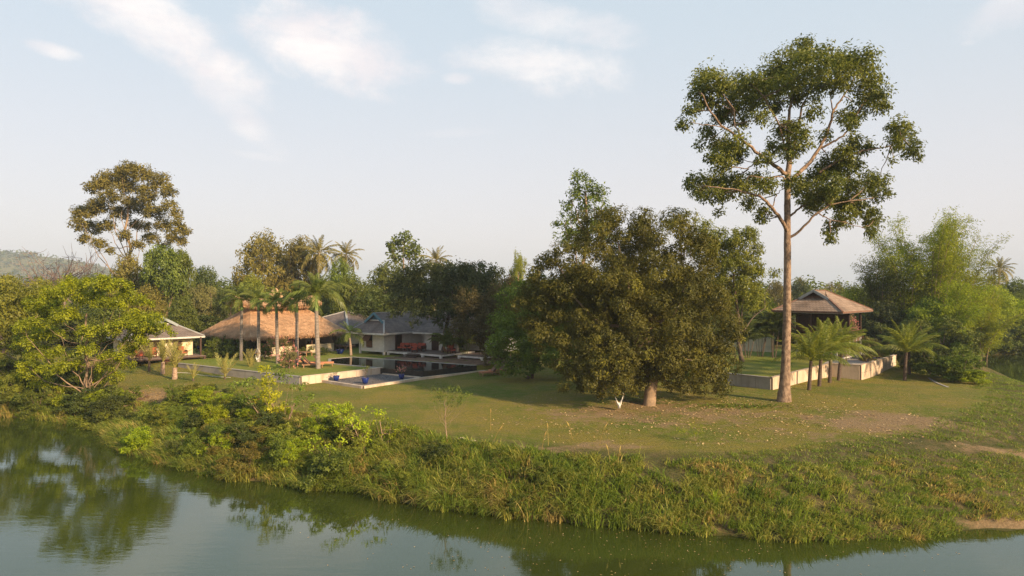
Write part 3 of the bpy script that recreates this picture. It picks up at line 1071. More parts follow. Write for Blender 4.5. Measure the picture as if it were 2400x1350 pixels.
def platform(parent, x0, x1, y0, y1, z, board=0.2, mat=None, skirt=None, skirt_h=0.18, posts=True, zlow=0.0, along='x'):
    """timber floor: each board its own part, white edge beams, short posts"""
    k = int(round((y1 - y0) / board))
    st = (y1 - y0) / k
    me = None
    for i in range(k):
        if me is None:
            mb = MB()
            mb.box(x0, x1, 0, st - 0.012, z - 0.04, z)
            me = mb.mesh('deck_board', mat or M['deck'])
        mesh_obj('deck_board', me, parent, (0, y0 + i * st, 0))
    sk = skirt or M['white_paint']
    for a, b in (((x0, y0 - 0.03), (x1, y0 - 0.03)), ((x1 + 0.03, y0), (x1 + 0.03, y1))):
        mb = MB()
        mb.beam((a[0], a[1], z - 0.045 - skirt_h / 2), (b[0], b[1], z - 0.045 - skirt_h / 2), 0.06, skirt_h)
        mb.build('edge_beam', sk, parent)
    if posts:
        n = max(2, int((x1 - x0) / 2.6) + 1)
        for i in range(n):
            x = x0 + 0.12 + (x1 - x0 - 0.24) * i / (n - 1)
            mb = MB()
            mb.box(x - 0.12, x + 0.12, y0 - 0.08, y0 + 0.16, zlow - 0.1, z - 0.05)
            mb.build('foundation_post', sk, parent)


def sofa(x, y, z, rz, label, seats=2, w=0.62, group='red cushioned veranda seats', back=0.85):
    r = empty('veranda_sofa' if seats > 1 else 'veranda_chair', (x, y, z), rz, label, 'sofa' if seats > 1 else 'chair', group)
    W = seats * w
    mb = MB()
    mb.box(-W / 2, W / 2, -0.35, 0.35, 0.26, 0.32)
    mb.build('seat_frame', M['wood_red'], r)
    for i in range(seats):
        cx = -W / 2 + w * (i + 0.5)
        mb = MB()
        mb.box(cx - w / 2 + 0.02, cx + w / 2 - 0.02, -0.34, 0.26, 0.322, 0.45)
        mb.build('seat_cushion', M['cushion_red'], r)
        mb = MB()
        v = [(cx - w / 2 + 0.02, 0.14, 0.47), (cx + w / 2 - 0.02, 0.14, 0.47), (cx + w / 2 - 0.02, 0.30, 0.47), (cx - w / 2 + 0.02, 0.30, 0.47),
             (cx - w / 2 + 0.04, 0.26, back), (cx + w / 2 - 0.04, 0.26, back), (cx + w / 2 - 0.04, 0.40, back), (cx - w / 2 + 0.04, 0.40, back)]
        mb.add(v, [(3, 2, 1, 0), (4, 5, 6, 7), (0, 1, 5, 4), (1, 2, 6, 5), (2, 3, 7, 6), (3, 0, 4, 7)])
        mb.build('back_cushion', M['cushion_red'], r)
    for sx in (-1, 1):
        mb = MB()
        mb.box(sx * W / 2 - 0.03, sx * W / 2 + 0.03, -0.35, 0.38, 0.32, 0.62)
        mb.build('armrest', M['wood_red'], r)
        for sy in (-1, 1):
            mb = MB()
            mb.box(sx * (W / 2 - 0.03) - 0.03, sx * (W / 2 - 0.03) + 0.03, sy * 0.32 - 0.03, sy * 0.32 + 0.03, 0, 0.26)
            mb.build('leg', M['wood_red'], r)
    return r


def to_world(o, lx, ly, lz=0.0):
    c, s = math.cos(o.rotation_euler[2]), math.sin(o.rotation_euler[2])
    return (o.location[0] + c * lx - s * ly, o.location[1] + s * lx + c * ly, o.location[2] + lz)


# --- the white L-shaped house behind the pool
hx, hy = wpt(900, 832, ZT)
house = empty('white_house', (hx, hy, ZT), UA, 'white boarded house with grey hipped roof and blue gable behind the pool', 'house')
FZ = 0.46
siding_wall(house, -3.75, 0, 0, 0, FZ - 0.16, 2.45, M['siding'], openings=((1.0, 1.95, 0.75, 2.2),))
siding_wall(house, 0, 0, 0, 6.2, FZ - 0.16, 2.45, M['siding'], openings=((1.7, 2.75, 0.4, 2.25),))
siding_wall(house, 0, 6.2, 11.5, 6.2, FZ, 2.45, M['siding'], openings=((0.9, 1.9, 0.8, 2.2), (5.4, 6.2, 0.8, 2.2), (8.4, 9.2, 0.8, 2.2)))
siding_wall(house, -3.75, 10.0, -3.75, 0, FZ - 0.16, 2.45, M['siding'])
siding_wall(house, 2.6, 6.2, 2.6, 3.9, FZ, 2.45, M['siding'])
siding_wall(house, 2.6, 3.9, 7.2, 3.9, FZ, 2.45, M['siding'], openings=((1.0, 1.9, 0.5, 2.2), (3.0, 3.8, 0.9, 2.1)))
siding_wall(house, 11.5, 6.2, 11.5, 10.0, FZ, 2.45, M['siding'])
siding_wall(house, 11.5, 10.0, -3.75, 10.0, FZ, 2.45, M['siding'])
for x, y in ((-3.75, 0), (0, 0), (2.6, 3.9), (7.2, 3.9)):
    mb = MB()
    mb.box(x - 0.1, x + 0.1, y - 0.1, y + 0.1, -0.1, 2.5)
    mb.build('corner_post', M['white_paint'], house)
mb = MB()
mb.box(-3.6, -0.12, 0.12, 9.8, FZ - 0.1, FZ - 0.02)
mb.box(0.1, 11.3, 6.4, 9.8, FZ - 0.1, FZ - 0.021)
mb.build('floor_slab', M['interior'], house)
win = MB()
win.box(-2.72, -1.84, 0.0, 0.05, 0.78, 2.18)
wi = win.build('window', M['interior'], house)
for i in range(4):
    mb = MB()
    mb.box(-2.74 + i * 0.225, -2.74 + i * 0.225 + 0.21, -0.07, -0.035, 0.78, 1.5)
    mb.build('shutter_board', M['wood_shutter'], wi)
aw = MB()
v = [(-3.0, -0.62, 1.52), (-1.85, -0.62, 1.52), (-1.82, -0.05, 2.3), (-2.78, -0.05, 2.3)]
aw.slab(v, 0.05)
aw.build('awning_shutter', M['wood_shutter'], house)
for (dx, dy, an) in ((0.0, 2.22, R(90)), (3.1 + 0.95, 3.9, 0.0)):
    door(house, dx, dy, 0.95, FZ, 2.2, an)
for (wx, wy, an, w_) in ((1.4, 6.2, 0, 0.9), (6.0, 3.9, 0, 0.75), (8.8, 6.2, 0, 0.75), (5.8, 6.2, 0, 0.75)):
    mb = MB()
    mb.box(wx - w_ / 2, wx + w_ / 2, wy - 0.01, wy + 0.04, 0.85, 2.15)
    mb.build('window', M['wood_dark'], house)
platform(house, 0.15, 8.0, 0.35, 5.9, FZ, 0.22)
platform(house, 9.2, 12.4, 1.6, 5.9, FZ - 0.06, 0.22)
for i in range(4):
    mb = MB()
    mb.box(3.1 + 0.12 * i, 5.4 - 0.1 * i, -1.0 + 0.34 * i, -0.62 + 0.34 * i, 0.06 + 0.09 * i, 0.11 + 0.09 * i)
    mb.build('stair_tread', M['wood_dark'], house)
dutch_roof(house, 2.95, -1.0, 11.2, 2.45, 4.55, 0.8, 3.70, M['tile_grey'], gable_mat=M['blue_paint'], fascia=M['white_paint'], cap=M['roof_cap'], cx=-1.95, fw=0.18, barge=M['blue_paint'])


# main wing roof, ridge along X
def gable_wing(parent, x0, x1, y0, y1, ze, zr, mat, fascia, cap, notch=None):
    ym = (y0 + y1) / 2
    hw = (y1 - y0) / 2
    mb = MB()
    mb.slab([(x0, y0, ze), (x1, y0, ze), (x1 - hw, ym, zr), (x0, ym, zr)], 0.14)
    mb.build('roof_slope', mat, parent)
    mb = MB()
    mb.slab([(x1, y1, ze), (x0, y1, ze), (x0, ym, zr), (x1 - hw, ym, zr)], 0.14)
    mb.build('roof_slope', mat, parent)
    mb = MB()
    mb.slab([(x1, y0, ze), (x1, y1, ze), (x1 - hw, ym, zr)], 0.14)
    mb.build('roof_slope', mat, parent)
    for a, b in (((x0, ym, zr + 0.03), (x1 - hw, ym, zr + 0.03)), ((x1, y0, ze + 0.03), (x1 - hw, ym, zr + 0.03)), ((x1, y1, ze + 0.03), (x1 - hw, ym, zr + 0.03))):
        mb = MB()
        mb.beam(a, b, 0.2, 0.12)
        mb.build('ridge_cap', cap, parent)
    for a, b in (((x0, y0 - 0.03, ze - 0.1), (x1, y0 - 0.03, ze - 0.1)), ((x1 + 0.03, y0, ze - 0.1), (x1 + 0.03, y1, ze - 0.1))):
        mb = MB()
        mb.beam(a, b, 0.06, 0.18)
        mb.build('fascia_board', fascia, parent)
    mb = MB()
    mb.box(x0 + 0.02, x1 - 0.05, y0 + 0.05, y1 - 0.05, ze - 0.245, ze - 0.205)
    mb.build('soffit', M['white_paint'], parent)


gable_wing(house, 1.02, 12.6, 4.6, 11.4, 2.46, 4.75, M['tile_grey'], M['white_paint'], M['roof_cap'])
# second small wing standing forward over the veranda
mb = MB()
dutch2 = [(1.6, 2.9, 2.44), (8.2, 2.9, 2.44), (8.2, 5.2, 3.3), (1.6, 5.2, 3.3)]
mb.slab(dutch2, 0.12)
mb.build('roof_slope', M['tile_grey'], house)
mb = MB()
mb.beam((1.6, 2.87, 2.34), (8.2, 2.87, 2.34), 0.06, 0.18)
mb.build('fascia_board', M['white_paint'], house)

for lx, ly, rz, s, lab in ((1.35, 5.3, 0, 3, 'long red cushioned sofa against the back wall of the white house veranda'),):
    pass
fw = FZ + 0.0
for (px, py, rz, s, lab) in ((946, 822, 0.15, 2, 'red cushioned sofa at the left of the veranda group'), (962, 822.5, 0.0, 2, 'red cushioned sofa in the middle of the veranda group'),
                             (984, 822.5, -0.1, 2, 'red cushioned sofa at the right end of the veranda group')):
    x, y = wpt(px, py, ZT + FZ)
    sofa(x, y, ZT + FZ, UA + rz, lab, s)
x, y = wpt(972, 826, ZT + FZ)
sofa(x, y, ZT + FZ, UA + 0.6, 'single red veranda chair standing in front of the sofas', 1)
x, y = wpt(1058, 829, ZT + FZ)
sofa(x, y, ZT + FZ, UA + 1.2, 'orange red chair behind the slender palms right of the veranda', 1, group=None)
# veranda hammock
mb = MB()
p0 = np.array(to_world(house, 6.9, 3.7, 1.45))
p1 = np.array(to_world(house, 7.8, 0.9, 1.2))
for k in range(7):
    t = np.linspace(0, 1, 14)
    off = (k - 3) * 0.11 * np.sin(np.pi * t) ** 0.7
    pts = p0[None] * (1 - t)[:, None] + p1[None] * t[:, None]
    pts[:, 2] -= 4 * t * (1 - t) * (0.95 - 0.05 * abs(k - 3))
    pts[:, 0] += off * 0.8
    mb.tube(pts, np.full(14, 0.045), 5)
tag(mb.build('hammock', M['wood_teak']), 'brown hammock slung across the right end of the veranda', 'hammock')

# --- hipped house behind, between the thatched hall and the white house
bx, by = wpt(805, 800, 3.0)
bx, by = (802 - CX) * 88 / F, 88.0
ang2 = R(-34.8)
bh = empty('hipped_house', (bx, by, ZT), ang2, 'grey hipped roof house standing behind the thatched hall and the white house', 'house')
hwB, dz0, dz1 = 5.6, 2.45, 4.35
c4 = [(-hwB, -4.0, dz0), (hwB, -4.0, dz0), (hwB, 6.0, dz0), (-hwB, 6.0, dz0)]
rid = [(-0.9, 0.5, dz1), (0.9, 1.0, dz1)]
apex = (0, 0.6, dz1)
for i in range(4):
    mb = MB()
    mb.slab([c4[i], c4[(i + 1) % 4], apex], 0.14)
    mb.build('roof_slope', M['tile_grey'], bh)
    mb = MB()
    mb.beam((c4[i][0], c4[i][1], c4[i][2] + 0.03), (apex[0], apex[1], apex[2] + 0.03), 0.24, 0.12)
    mb.build('ridge_cap', M['roof_cap'], bh)
    mb = MB()
    a, b = c4[i], c4[(i + 1) % 4]
    mb.beam((a[0], a[1], dz0 - 0.1), (b[0], b[1], dz0 - 0.1), 0.06, 0.18)
    mb.build('fascia_board', M['white_paint'], bh)
siding_wall(bh, -4.4, -2.6, 4.4, -2.6, 0.5, 2.4, M['cream_wall'], openings=((2.2, 3.1, 0.5, 2.1), (5.6, 6.3, 0.9, 2.0)))
siding_wall(bh, 4.4, -2.6, 4.4, 5, 0.5, 2.4, M['cream_wall'], openings=((1.4, 2.3, 0.5, 2.1), (4.0, 4.8, 0.9, 2.0)))
siding_wall(bh, -4.4, 5, -4.4, -2.6, 0.5, 2.4, M['cream_wall'])
siding_wall(bh, 4.4, 5, -4.4, 5, 0.5, 2.4, M['cream_wall'])
door(bh, -1.75, -2.6, 0.9, 0.5, 2.1)
door(bh, 4.4, -0.75, 0.9, 0.5, 2.1, R(90))
for x, y, a in ((1.55, -2.6, 0), (4.4, 1.8, R(90))):
    mb = MB()
    mb.box(-0.4, 0.4, -0.02, 0.03, 0.9, 2.0)
    o = mb.build('window', M['wood_dark'], bh)
    o.location = (x, y, 0)
    o.rotation_euler = (0, 0, a)
platform(bh, -5.0, 5.4, -4.2, -2.7, 0.5, 0.25, skirt=M['wood_teak'], skirt_h=0.14)

# --- the thatched hall
HA = math.atan2(-0.66, 0.75)
Nx, Ny = wpt(587, 791, 2.86)
hall = empty('thatched_hall', (Nx, Ny, ZT), HA, 'open hall under a huge tan thatched roof behind the row of royal palms', 'hall')
# local frame: origin under the near eave corner, X runs away to the left (negative), Y back to the right
EW, ED = 11.6, 12.2
ze, zr = 2.25, 5.35
r0 = (-EW / 2, 3.0, zr)
r1 = (-EW / 2, ED - 3.0, zr)
e = [(-EW, 0, ze), (0, 0, ze), (0, ED, ze), (-EW, ED, ze)]
faces = [[e[0], e[1], r0], [e[1], e[2], r1, r0], [e[2], e[3], r1], [e[3], e[0], r0, r1]]
for f in faces:
    mb = MB()
    mb.slab(f, 0.28)
    mb.build('roof_slope', M['thatch'], hall)


def thatch_blades(mb, poly, n, ln, wd, sag=0.0, lift=0.035, fringe=0):
    """straw lying down a roof plane, tips loose at the eave"""
    P_ = [np.array(p, float) for p in poly]
    if len(P_) == 3:
        P_ = [P_[0], P_[1], P_[2], P_[2]]
    u, v = RNG.random(n), RNG.random(n)
    bot = P_[0][None] * (1 - u)[:, None] + P_[1][None] * u[:, None]
    top = P_[3][None] * (1 - u)[:, None] + P_[2][None] * u[:, None]
    v = 1 - (1 - v) ** 0.85
    pos = bot * (1 - v)[:, None] + top * v[:, None]
    nrm = np.cross(P_[1] - P_[0], P_[2] - P_[0])
    nrm /= np.linalg.norm(nrm)
    down = np.array([0, 0, -1.0]) + nrm * nrm[2]
    down /= np.linalg.norm(down)
    pos = pos + nrm * (lift * RNG.random(n)[:, None] + 0.01)
    d = down[None] + RNG.normal(0, 0.10, (n, 3))
    course = np.floor(v * 9) / 9.0
    tint = np.clip(0.80 + 0.20 * RNG.normal(0, 1, n) * 0.6 + 0.12 * np.sin(v * 60), 0.1, 1)
    mb.leaves(pos, nrm[None] + RNG.normal(0, 0.10, (n, 3)), d, ln * (0.7 + 0.5 * RNG.random(n)), wd, tint, fold=0.0)
    if fringe:
        u = RNG.random(fringe)
        pos = P_[0][None] * (1 - u)[:, None] + P_[1][None] * u[:, None]
        pos = pos - down[None] * 0.12 + np.array([0, 0, 1.0]) * (RNG.random(fringe)[:, None] * 0.25 - 0.22)
        d = down[None] * 0.75 + np.array([0, 0, -0.45]) + RNG.normal(0, 0.13, (fringe, 3))
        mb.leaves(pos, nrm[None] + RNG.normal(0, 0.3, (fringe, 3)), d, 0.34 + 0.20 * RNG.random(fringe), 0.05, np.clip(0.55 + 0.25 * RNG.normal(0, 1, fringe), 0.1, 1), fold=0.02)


mb = MB()
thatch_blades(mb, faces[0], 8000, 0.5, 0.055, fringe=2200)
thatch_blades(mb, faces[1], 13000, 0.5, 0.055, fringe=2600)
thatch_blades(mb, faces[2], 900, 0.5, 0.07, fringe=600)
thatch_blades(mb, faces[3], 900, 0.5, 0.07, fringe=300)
o = mb.build('thatch_straw', M['thatch'], hall)
o['kind'] = 'stuff'
# raised ridge cap with upturned ends
mb = MB()
mbt = MB()
cy0, cy1 = 1.2, ED - 1.2
ns = 9
for s in (-1, 1):
    for k in range(ns):
        y0, y1 = cy0 + (cy1 - cy0) * k / ns, cy0 + (cy1 - cy0) * (k + 1) / ns

        def lift(y):
            t = (y - (cy0 + cy1) / 2) / ((cy1 - cy0) / 2)
            return 0.35 * abs(t) ** 3
        xx = -EW / 2
        p = [(xx + s * 1.9, y0 + 0.25, 5.35 + lift(y0)), (xx + s * 1.9, y1 + 0.25 * 0, 5.35 + lift(y1)), (xx, y1, 6.15 + lift(y1)), (xx, y0, 6.15 + lift(y0))]
        p[0] = (xx + s * 1.9, y0, 5.35 + lift(y0))
        if s < 0:
            p = [p[1], p[0], p[3], p[2]]
        mb.slab(p, 0.22)
        thatch_blades(mbt, p, 260, 0.4, 0.05, fringe=160)
mb.build('ridge_thatch', M['thatch'], hall)
# little crowning cone of straw
mb2 = MB()
mb2.lathe([(0.95, 6.15), (0.80, 6.55), (0.5, 7.0), (0.12, 7.35), (0.0, 7.4)], c=(-EW / 2, ED / 2, 0), sides=14)
mb2.build('finial_thatch', M['thatch'], hall)
o = mbt.build('ridge_straw', M['thatch'], hall)
o['kind'] = 'stuff'
for x in (-EW + 1.2, -EW / 2, -1.2):
    for y in (1.2, 4.5, 8.0, ED - 1.2):
        mb = MB()
        mb.tube([(x, y, -0.1), (x, y, 2.6)], [0.13, 0.12], 8)
        mb.build('post', M['wood_dark'], hall)
mb = MB()
mb.box(-EW + 1, -1, 1, ED - 1, -0.15, 0.12)
mb.build('floor_slab', M['concrete_grey'], hall)
for (x0, x1, y0, y1, h) in ((-1.15, -1.0, 1.2, 5.4, 0.95), (-1.15, -1.0, 7.2, ED - 1.4, 0.95), (-EW + 1.4, -1.2, 1.1, 1.25, 0.95)):
    mb = MB()
    mb.box(x0, x1, y0, y1, 0.12, h)
    mb.build('parapet', M['cream_wall'], hall)
mb = MB()
mb.box(-EW + 1.2, -EW + 1.35, 2, ED - 1.5, 0.12, 2.3)
mb.box(-6.5, -EW + 1.35, ED - 1.7, ED - 1.55, 0.12, 2.3)
mb.build('back_wall', M['cream_wall'], hall)
mb = MB()
mb.box(-EW + 2.2, -3.2, 3.5, 3.6, 0.12, 2.2)
mb.build('dark_screen', M['wood_dark'], hall)
for k, (lx, ly) in enumerate(((-2.4, 8.4), (-3.1, 9.6), (-2.2, 6.0))):
    x, y, z = to_world(hall, lx, ly, 0.12)
    r = empty('dining_chair', (x, y, z), HA + 0.5 * k, ('dark dining chair behind the right parapet of the thatched hall', 'dark dining chair at the far right inside the thatched hall', 'dark dining chair at the gap in the parapet of the thatched hall')[k], 'chair', 'chairs in the thatched hall')
    mb = MB()
    mb.box(-0.24, 0.24, -0.24, 0.24, 0.42, 0.47)
    mb.build('seat', M['wood_red'], r)
    mb = MB()
    mb.box(-0.24, 0.24, 0.20, 0.24, 0.5, 1.0)
    mb.build('backrest', M['wood_red'], r)
    for sx in (-1, 1):
        for sy in (-1, 1):
            mb = MB()
            mb.box(sx * 0.21 - 0.02, sx * 0.21 + 0.02, sy * 0.21 - 0.02, sy * 0.21 + 0.02, 0, 0.42)
            mb.build('leg', M['wood_red'], r)

# --- small pavilion house at the far left
PA = math.atan2(0.70, 0.70)        # local X along the front eave, local Y away from the viewer to the left
plx, ply = wpt(391, 790, 3.05)
pzg = gz(plx, ply)
lh = empty('small_pavilion_house', (plx, ply, 0.5), PA, 'small cream house with brown grey roof and pale gable behind the young palms', 'house')
dutch_roof(lh, 3.7, 0, 8.0, 2.5, 4.55, 1.6, 3.75, M['tile_grey'], gable_mat=M['grey_paint'], fascia=M['white_paint'], cap=M['roof_cap'], barge=M['grey_paint'])
siding_wall(lh, 0.2, 1.1, 2.9, 1.1, 0.5, 2.4, M['cream_wall'])
siding_wall(lh, -2.9, 2.6, 0.2, 2.6, 0.5, 2.4, M['cream_wall'], openings=((0.8, 1.7, 0.5, 2.1),))
siding_wall(lh, 2.9, 1.1, 2.9, 7.2, 0.5, 2.4, M['cream_wall'])
siding_wall(lh, -2.9, 7.2, -2.9, 2.6, 0.5, 2.4, M['cream_wall'])
siding_wall(lh, 0.2, 2.6, 0.2, 1.1, 0.5, 2.4, M['cream_wall'])
door(lh, -1.65, 2.62, 0.9, 0.5, 2.1)
mb = MB()
mb.box(0.9, 1.8, 1.02, 1.06, 0.9, 2.0)
mb.build('window', M['wood_dark'], lh)
platform(lh, -3.3, 3.6, -0.6, 2.5, 0.5, 0.22, skirt=M['wood_dark'], skirt_h=0.12)
for i in range(3):
    mb = MB()
    mb.box(-0.6, 0.9, -1.5 + 0.3 * i, -1.18 + 0.3 * i, 0.05 + 0.13 * i, 0.10 + 0.13 * i)
    mb.build('stair_tread', M['wood_red'], lh)
for x in (-3.2, 3.3):
    mb = MB()
    mb.box(x - 0.07, x + 0.07, -0.1, 0.04, 0.5, 2.4)
    mb.build('post', M['wood_dark'], lh)
for lx, ly, rz, lab in ((1.6, 0.2, 0.2, 'red chair on the deck of the small pavilion by the cream wall'), (-1.0, 0.9, -0.4, 'dark red chair in the shade on the small pavilion deck'),
                        (-2.6, 0.3, 0.8, 'brown red chair at the left end of the small pavilion deck')):
    x, y, z = to_world(lh, lx, ly, 0.5)
    sofa(x, y, z, PA + rz, lab, 1, group='chairs on the small pavilion deck', back=1.0)

# --- the tall open pavilion on the right with its walled terrace
TZ = 0.90
TA0 = wpt(1706, 876.2, TZ)
TA = wpt(1807.5, 886.3, TZ)
TB = wpt(1943, 852.5, TZ)
TC0 = TB
TC = wpt(2015.5, 856.8, TZ)
TD = wpt(2097, 833.3, TZ)
flat_sheet('pavilion_lawn', [TA0, TA, TB, (TB[0] + 6, TB[1] + 10), (TA0[0] + 2, TA0[1] + 32), (TA0[0] - 9, TA0[1] + 20)], TZ, M['lawn'], thick=1.2)
flat_sheet('pavilion_terrace_floor', [(TB[0] - 0.4, TB[1] + 0.3), TC, TD, (TD[0] - 3, TD[1] + 6), (TB[0] + 5.5, TB[1] + 9.0)], TZ + 0.006, M['concrete_grey'], thick=1.2)
panel_wall('retaining_wall', TA0, TA, TZ + 0.03, 0.26, -0.4, M['concrete_grey'], 'grey low wall at the left front of the pavilion lawn beside the mango tree', 1.25)
panel_wall('retaining_wall', TA, TB, TZ + 0.03, 0.26, -0.7, M['concrete'], 'stained pinkish wall behind the giant trunk and the young coconut palms', 2.3)
panel_wall('retaining_wall', (TB[0] + 0.3, TB[1] - 0.05), TC, TZ + 0.032, 0.26, -0.9, M['concrete'], 'short cream block wall facing left of the corner below the pavilion', 2.6)
panel_wall('retaining_wall', TC, TD, TZ + 0.031, 0.26, -0.9, M['concrete'], 'cream wall with a row of dark weep slots below the potted plants', 1.3, slots=True)

RA = math.atan2(-0.71, 0.70)
RX, RY = wpt(1975, 730.5, 5.75)
rp = empty('tall_pavilion', (RX, RY, TZ), RA, 'tall open timber pavilion with brown tiled roof on the walled right terrace', 'pavilion')
# local: near eave corner at the origin, X back to the left is negative, Y away to the right
dutch_roof(rp, 3.45, 0, 8.3, 4.85, 6.85, 1.4, 6.15, M['tile_brown'], gable_mat=M['wood_dark'], fascia=M['wood_shutter'], cap=M['wood_shutter'], cx=-3.45, fw=0.16, barge=M['roof_cap'])
for x in (-6.1, -3.4, -0.9):
    for y in (0.9, 4.2, 7.4):
        mb = MB()
        mb.box(x - 0.09, x + 0.09, y - 0.09, y + 0.09, 0.0, 2.1)
        mb.build('post_base', M['white_paint'], rp)
        mb = MB()
        mb.box(x - 0.088, x + 0.088, y - 0.088, y + 0.088, 2.1, 4.7)
        mb.build('post', M['wood_dark'], rp)
mb = MB()
mb.box(-6.2, -0.8, 0.8, 7.5, 2.0, 2.18)
mb.build('upper_floor', M['wood_dark'], rp)
mb = MB()
mb.box(-6.0, -1.0, 4.2, 4.3, 2.2, 4.6)
mb.box(-6.05, -5.95, 4.3, 7.4, 2.2, 4.6)
mb.build('shade_dark_wall', M['wood_dark'], rp)  # red timber wall coloured dark to stand in for the shade under the eaves
for k in range(22):
    y = 1.0 + k * 0.295
    mb = MB()
    mb.box(-0.93, -0.90, y, y + 0.17, 0.25, 2.0)
    mb.build('screen_slat', M['wood_shutter'] if k % 3 else M['concrete_grey'], rp)
mb = MB()
mb.box(-0.98, -0.86, 0.9, 7.4, 0.12, 0.24)
mb.build('screen_rail', M['white_paint'], rp)
for z in (2.75, 3.05):
    mb = MB()
    mb.box(-6.1, -0.9, 0.86, 0.94, z, z + 0.07)
    mb.build('railing', M['wood_red'], rp)
    mb = MB()
    mb.box(-0.94, -0.86, 0.95, 7.4, z, z + 0.07)
    mb.build('railing', M['wood_red'], rp)

# boundary wall at the back of the pavilion lawn
bw0, bw1 = (18.5, 82.0), (29.0, 75.5)
panel_wall('boundary_wall', bw0, bw1, TZ + 1.55, 0.25, 0.3, M['cream_wall'], 'cream boundary wall in shade behind the pavilion lawn', 3.0)

# stone path and edging strip on the right lawn
for k, (px, py) in enumerate(((2105, 856), (2128, 862), (2148, 868.5))):
    p = at(px, py)
e0, e1 = at(2176, 886), at(2222, 908)
mb = MB()
prev = None
for i in range(9):
    t0, t1 = i / 9, (i + 0.93) / 9
    a = e0.lerp(e1, t0)
    b = e0.lerp(e1, t1)
    a.z = gz(a.x, a.y) + 0.04
    b.z = gz(b.x, b.y) + 0.04
    if prev is None:
        kerb_root = empty('path_edging', (0, 0, 0), 0, 'row of pale concrete edging stones at the top of the right hand bank', 'kerb')
        prev = 1
    m_ = MB()
    m_.beam((a.x, a.y, a.z - 0.03), (b.x, b.y, b.z - 0.03), 0.20, 0.06)
    m_.build('edging_stone', M['concrete_grey'], kerb_root)
for i in range(6):
    a = Vector((TD[0] - 0.2 + i * 0.62, TD[1] - 0.2 - i * 0.52, 0))
    a.z = gz(a.x, a.y) + 0.06


# ------------------------------------------------------------------ furniture and small things
def lounger(px, py, z, rz, label, group, cushion=None, reclined=True):
    if z is None:
        p = at(px, py)
    else:
        x, y = wpt(px, py, z)
        p = Vector((x, y, z))
    r = empty('sun_lounger', p, rz, label, 'sun lounger', group)
    mb = MB()
    for s in (-1, 1):
        mb.box(-1.0, 0.95, s * 0.32 - 0.03, s * 0.32 + 0.03, 0.24, 0.32)
    mb.build('frame', M['wood_teak'], r)
    for i in range(9):
        mb = MB()
        x = -0.98 + i * 0.14
        mb.box(x, x + 0.11, -0.29, 0.29, 0.30, 0.325)
        mb.build('slat', M['wood_teak'], r)
    mb = MB()
    v = []
    mb.slab([(0.25, -0.31, 0.33), (0.85, -0.31, 0.98), (0.85, 0.31, 0.98), (0.25, 0.31, 0.33)], 0.06)
    mb.build('backrest', M['wood_shutter'], r)
    if cushion:
        mb = MB()
        mb.box(-0.97, 0.22, -0.28, 0.28, 0.328, 0.40)
        mb.build('seat_cushion', cushion, r)
        mb = MB()
        mb.slab([(0.20, -0.28, 0.42), (0.78, -0.28, 1.04), (0.78, 0.28, 1.04), (0.20, 0.28, 0.42)], 0.07)
        mb.build('back_cushion', M['wood_shutter'], r)
    for sx in (-0.85, 0.8):
        for s in (-1, 1):
            mb = MB()
            mb.box(sx - 0.035, sx + 0.035, s * 0.32 - 0.032, s * 0.32 + 0.032, 0.0, 0.24)
            mb.build('leg', M['wood_teak'], r)
    return r


lounger(1148, 880, None, R(28), 'wooden sun lounger nearer the pool on the lawn left of the mango', 'wooden sun loungers', M['cushion_orange'])
lounger(1170, 875.5, None, R(28), 'wooden sun lounger farther back on the lawn left of the mango', 'wooden sun loungers', M['cushion_orange'])
lounger(733, 861, ZT, R(195), 'orange cushioned lounger beside the foot of the rightmost royal palm', 'wooden sun loungers', M['cushion_orange'])
lounger(719, 858, ZT, R(195), 'orange cushioned lounger just left of the rightmost royal palm', 'wooden sun loungers', M['cushion_orange'])
lounger(694, 854, ZT, R(195), 'orange cushioned lounger behind the fourth royal palm', 'wooden sun loungers', M['cushion_orange'])
lounger(757, 858, ZT, R(195), 'orange cushioned lounger between the rightmost royal palm and the pool', 'wooden sun loungers', M['cushion_orange'])


def table(px, py, z, label):
    x, y = wpt(px, py, z)
    r = empty('garden_table', (x, y, z), UA, label, 'table')
    for i in range(6):
        mb = MB()
        mb.box(-0.9, 0.9, -0.42 + i * 0.14, -0.42 + i * 0.14 + 0.12, 0.42, 0.46)
        mb.build('slat', M['wood_teak'], r)
    for sx in (-1, 1):
        for sy in (-1, 1):
            mb = MB()
            mb.box(sx * 0.8 - 0.04, sx * 0.8 + 0.04, sy * 0.36 - 0.04, sy * 0.36 + 0.04, 0, 0.42)
            mb.build('leg', M['wood_teak'], r)


table(713, 834, ZT, 'low wooden table on the grass before the parapet of the thatched hall')


def pot(x, y, z, rad, h, label, group=None, mat=None):
    r = empty('plant_pot', (x, y, z), 0, label, 'plant pot', group)
    mb = MB()
    mb.lathe([(0, 0), (rad * 0.62, 0), (rad * 0.80, h * 0.35), (rad * 0.98, h * 0.8), (rad * 0.95, h * 0.86)], sides=20)
    mb.build('pot_body', mat or M['pot_blue'], r, smooth=True)
    mb = MB()
    mb.lathe([(rad * 0.93, h * 0.86), (rad * 1.08, h * 0.88), (rad * 1.08, h * 1.0), (rad * 0.92, h * 1.0), (rad * 0.90, h * 0.92), (0, h * 0.92)], sides=20)
    mb.build('pot_rim', mat or M['pot_blue'], r)
    mb = MB()
    mb.lathe([(rad * 0.89, h * 0.935), (0, h * 0.95)], sides=14)
    mb.build('soil', M['soil'], r)
    return r

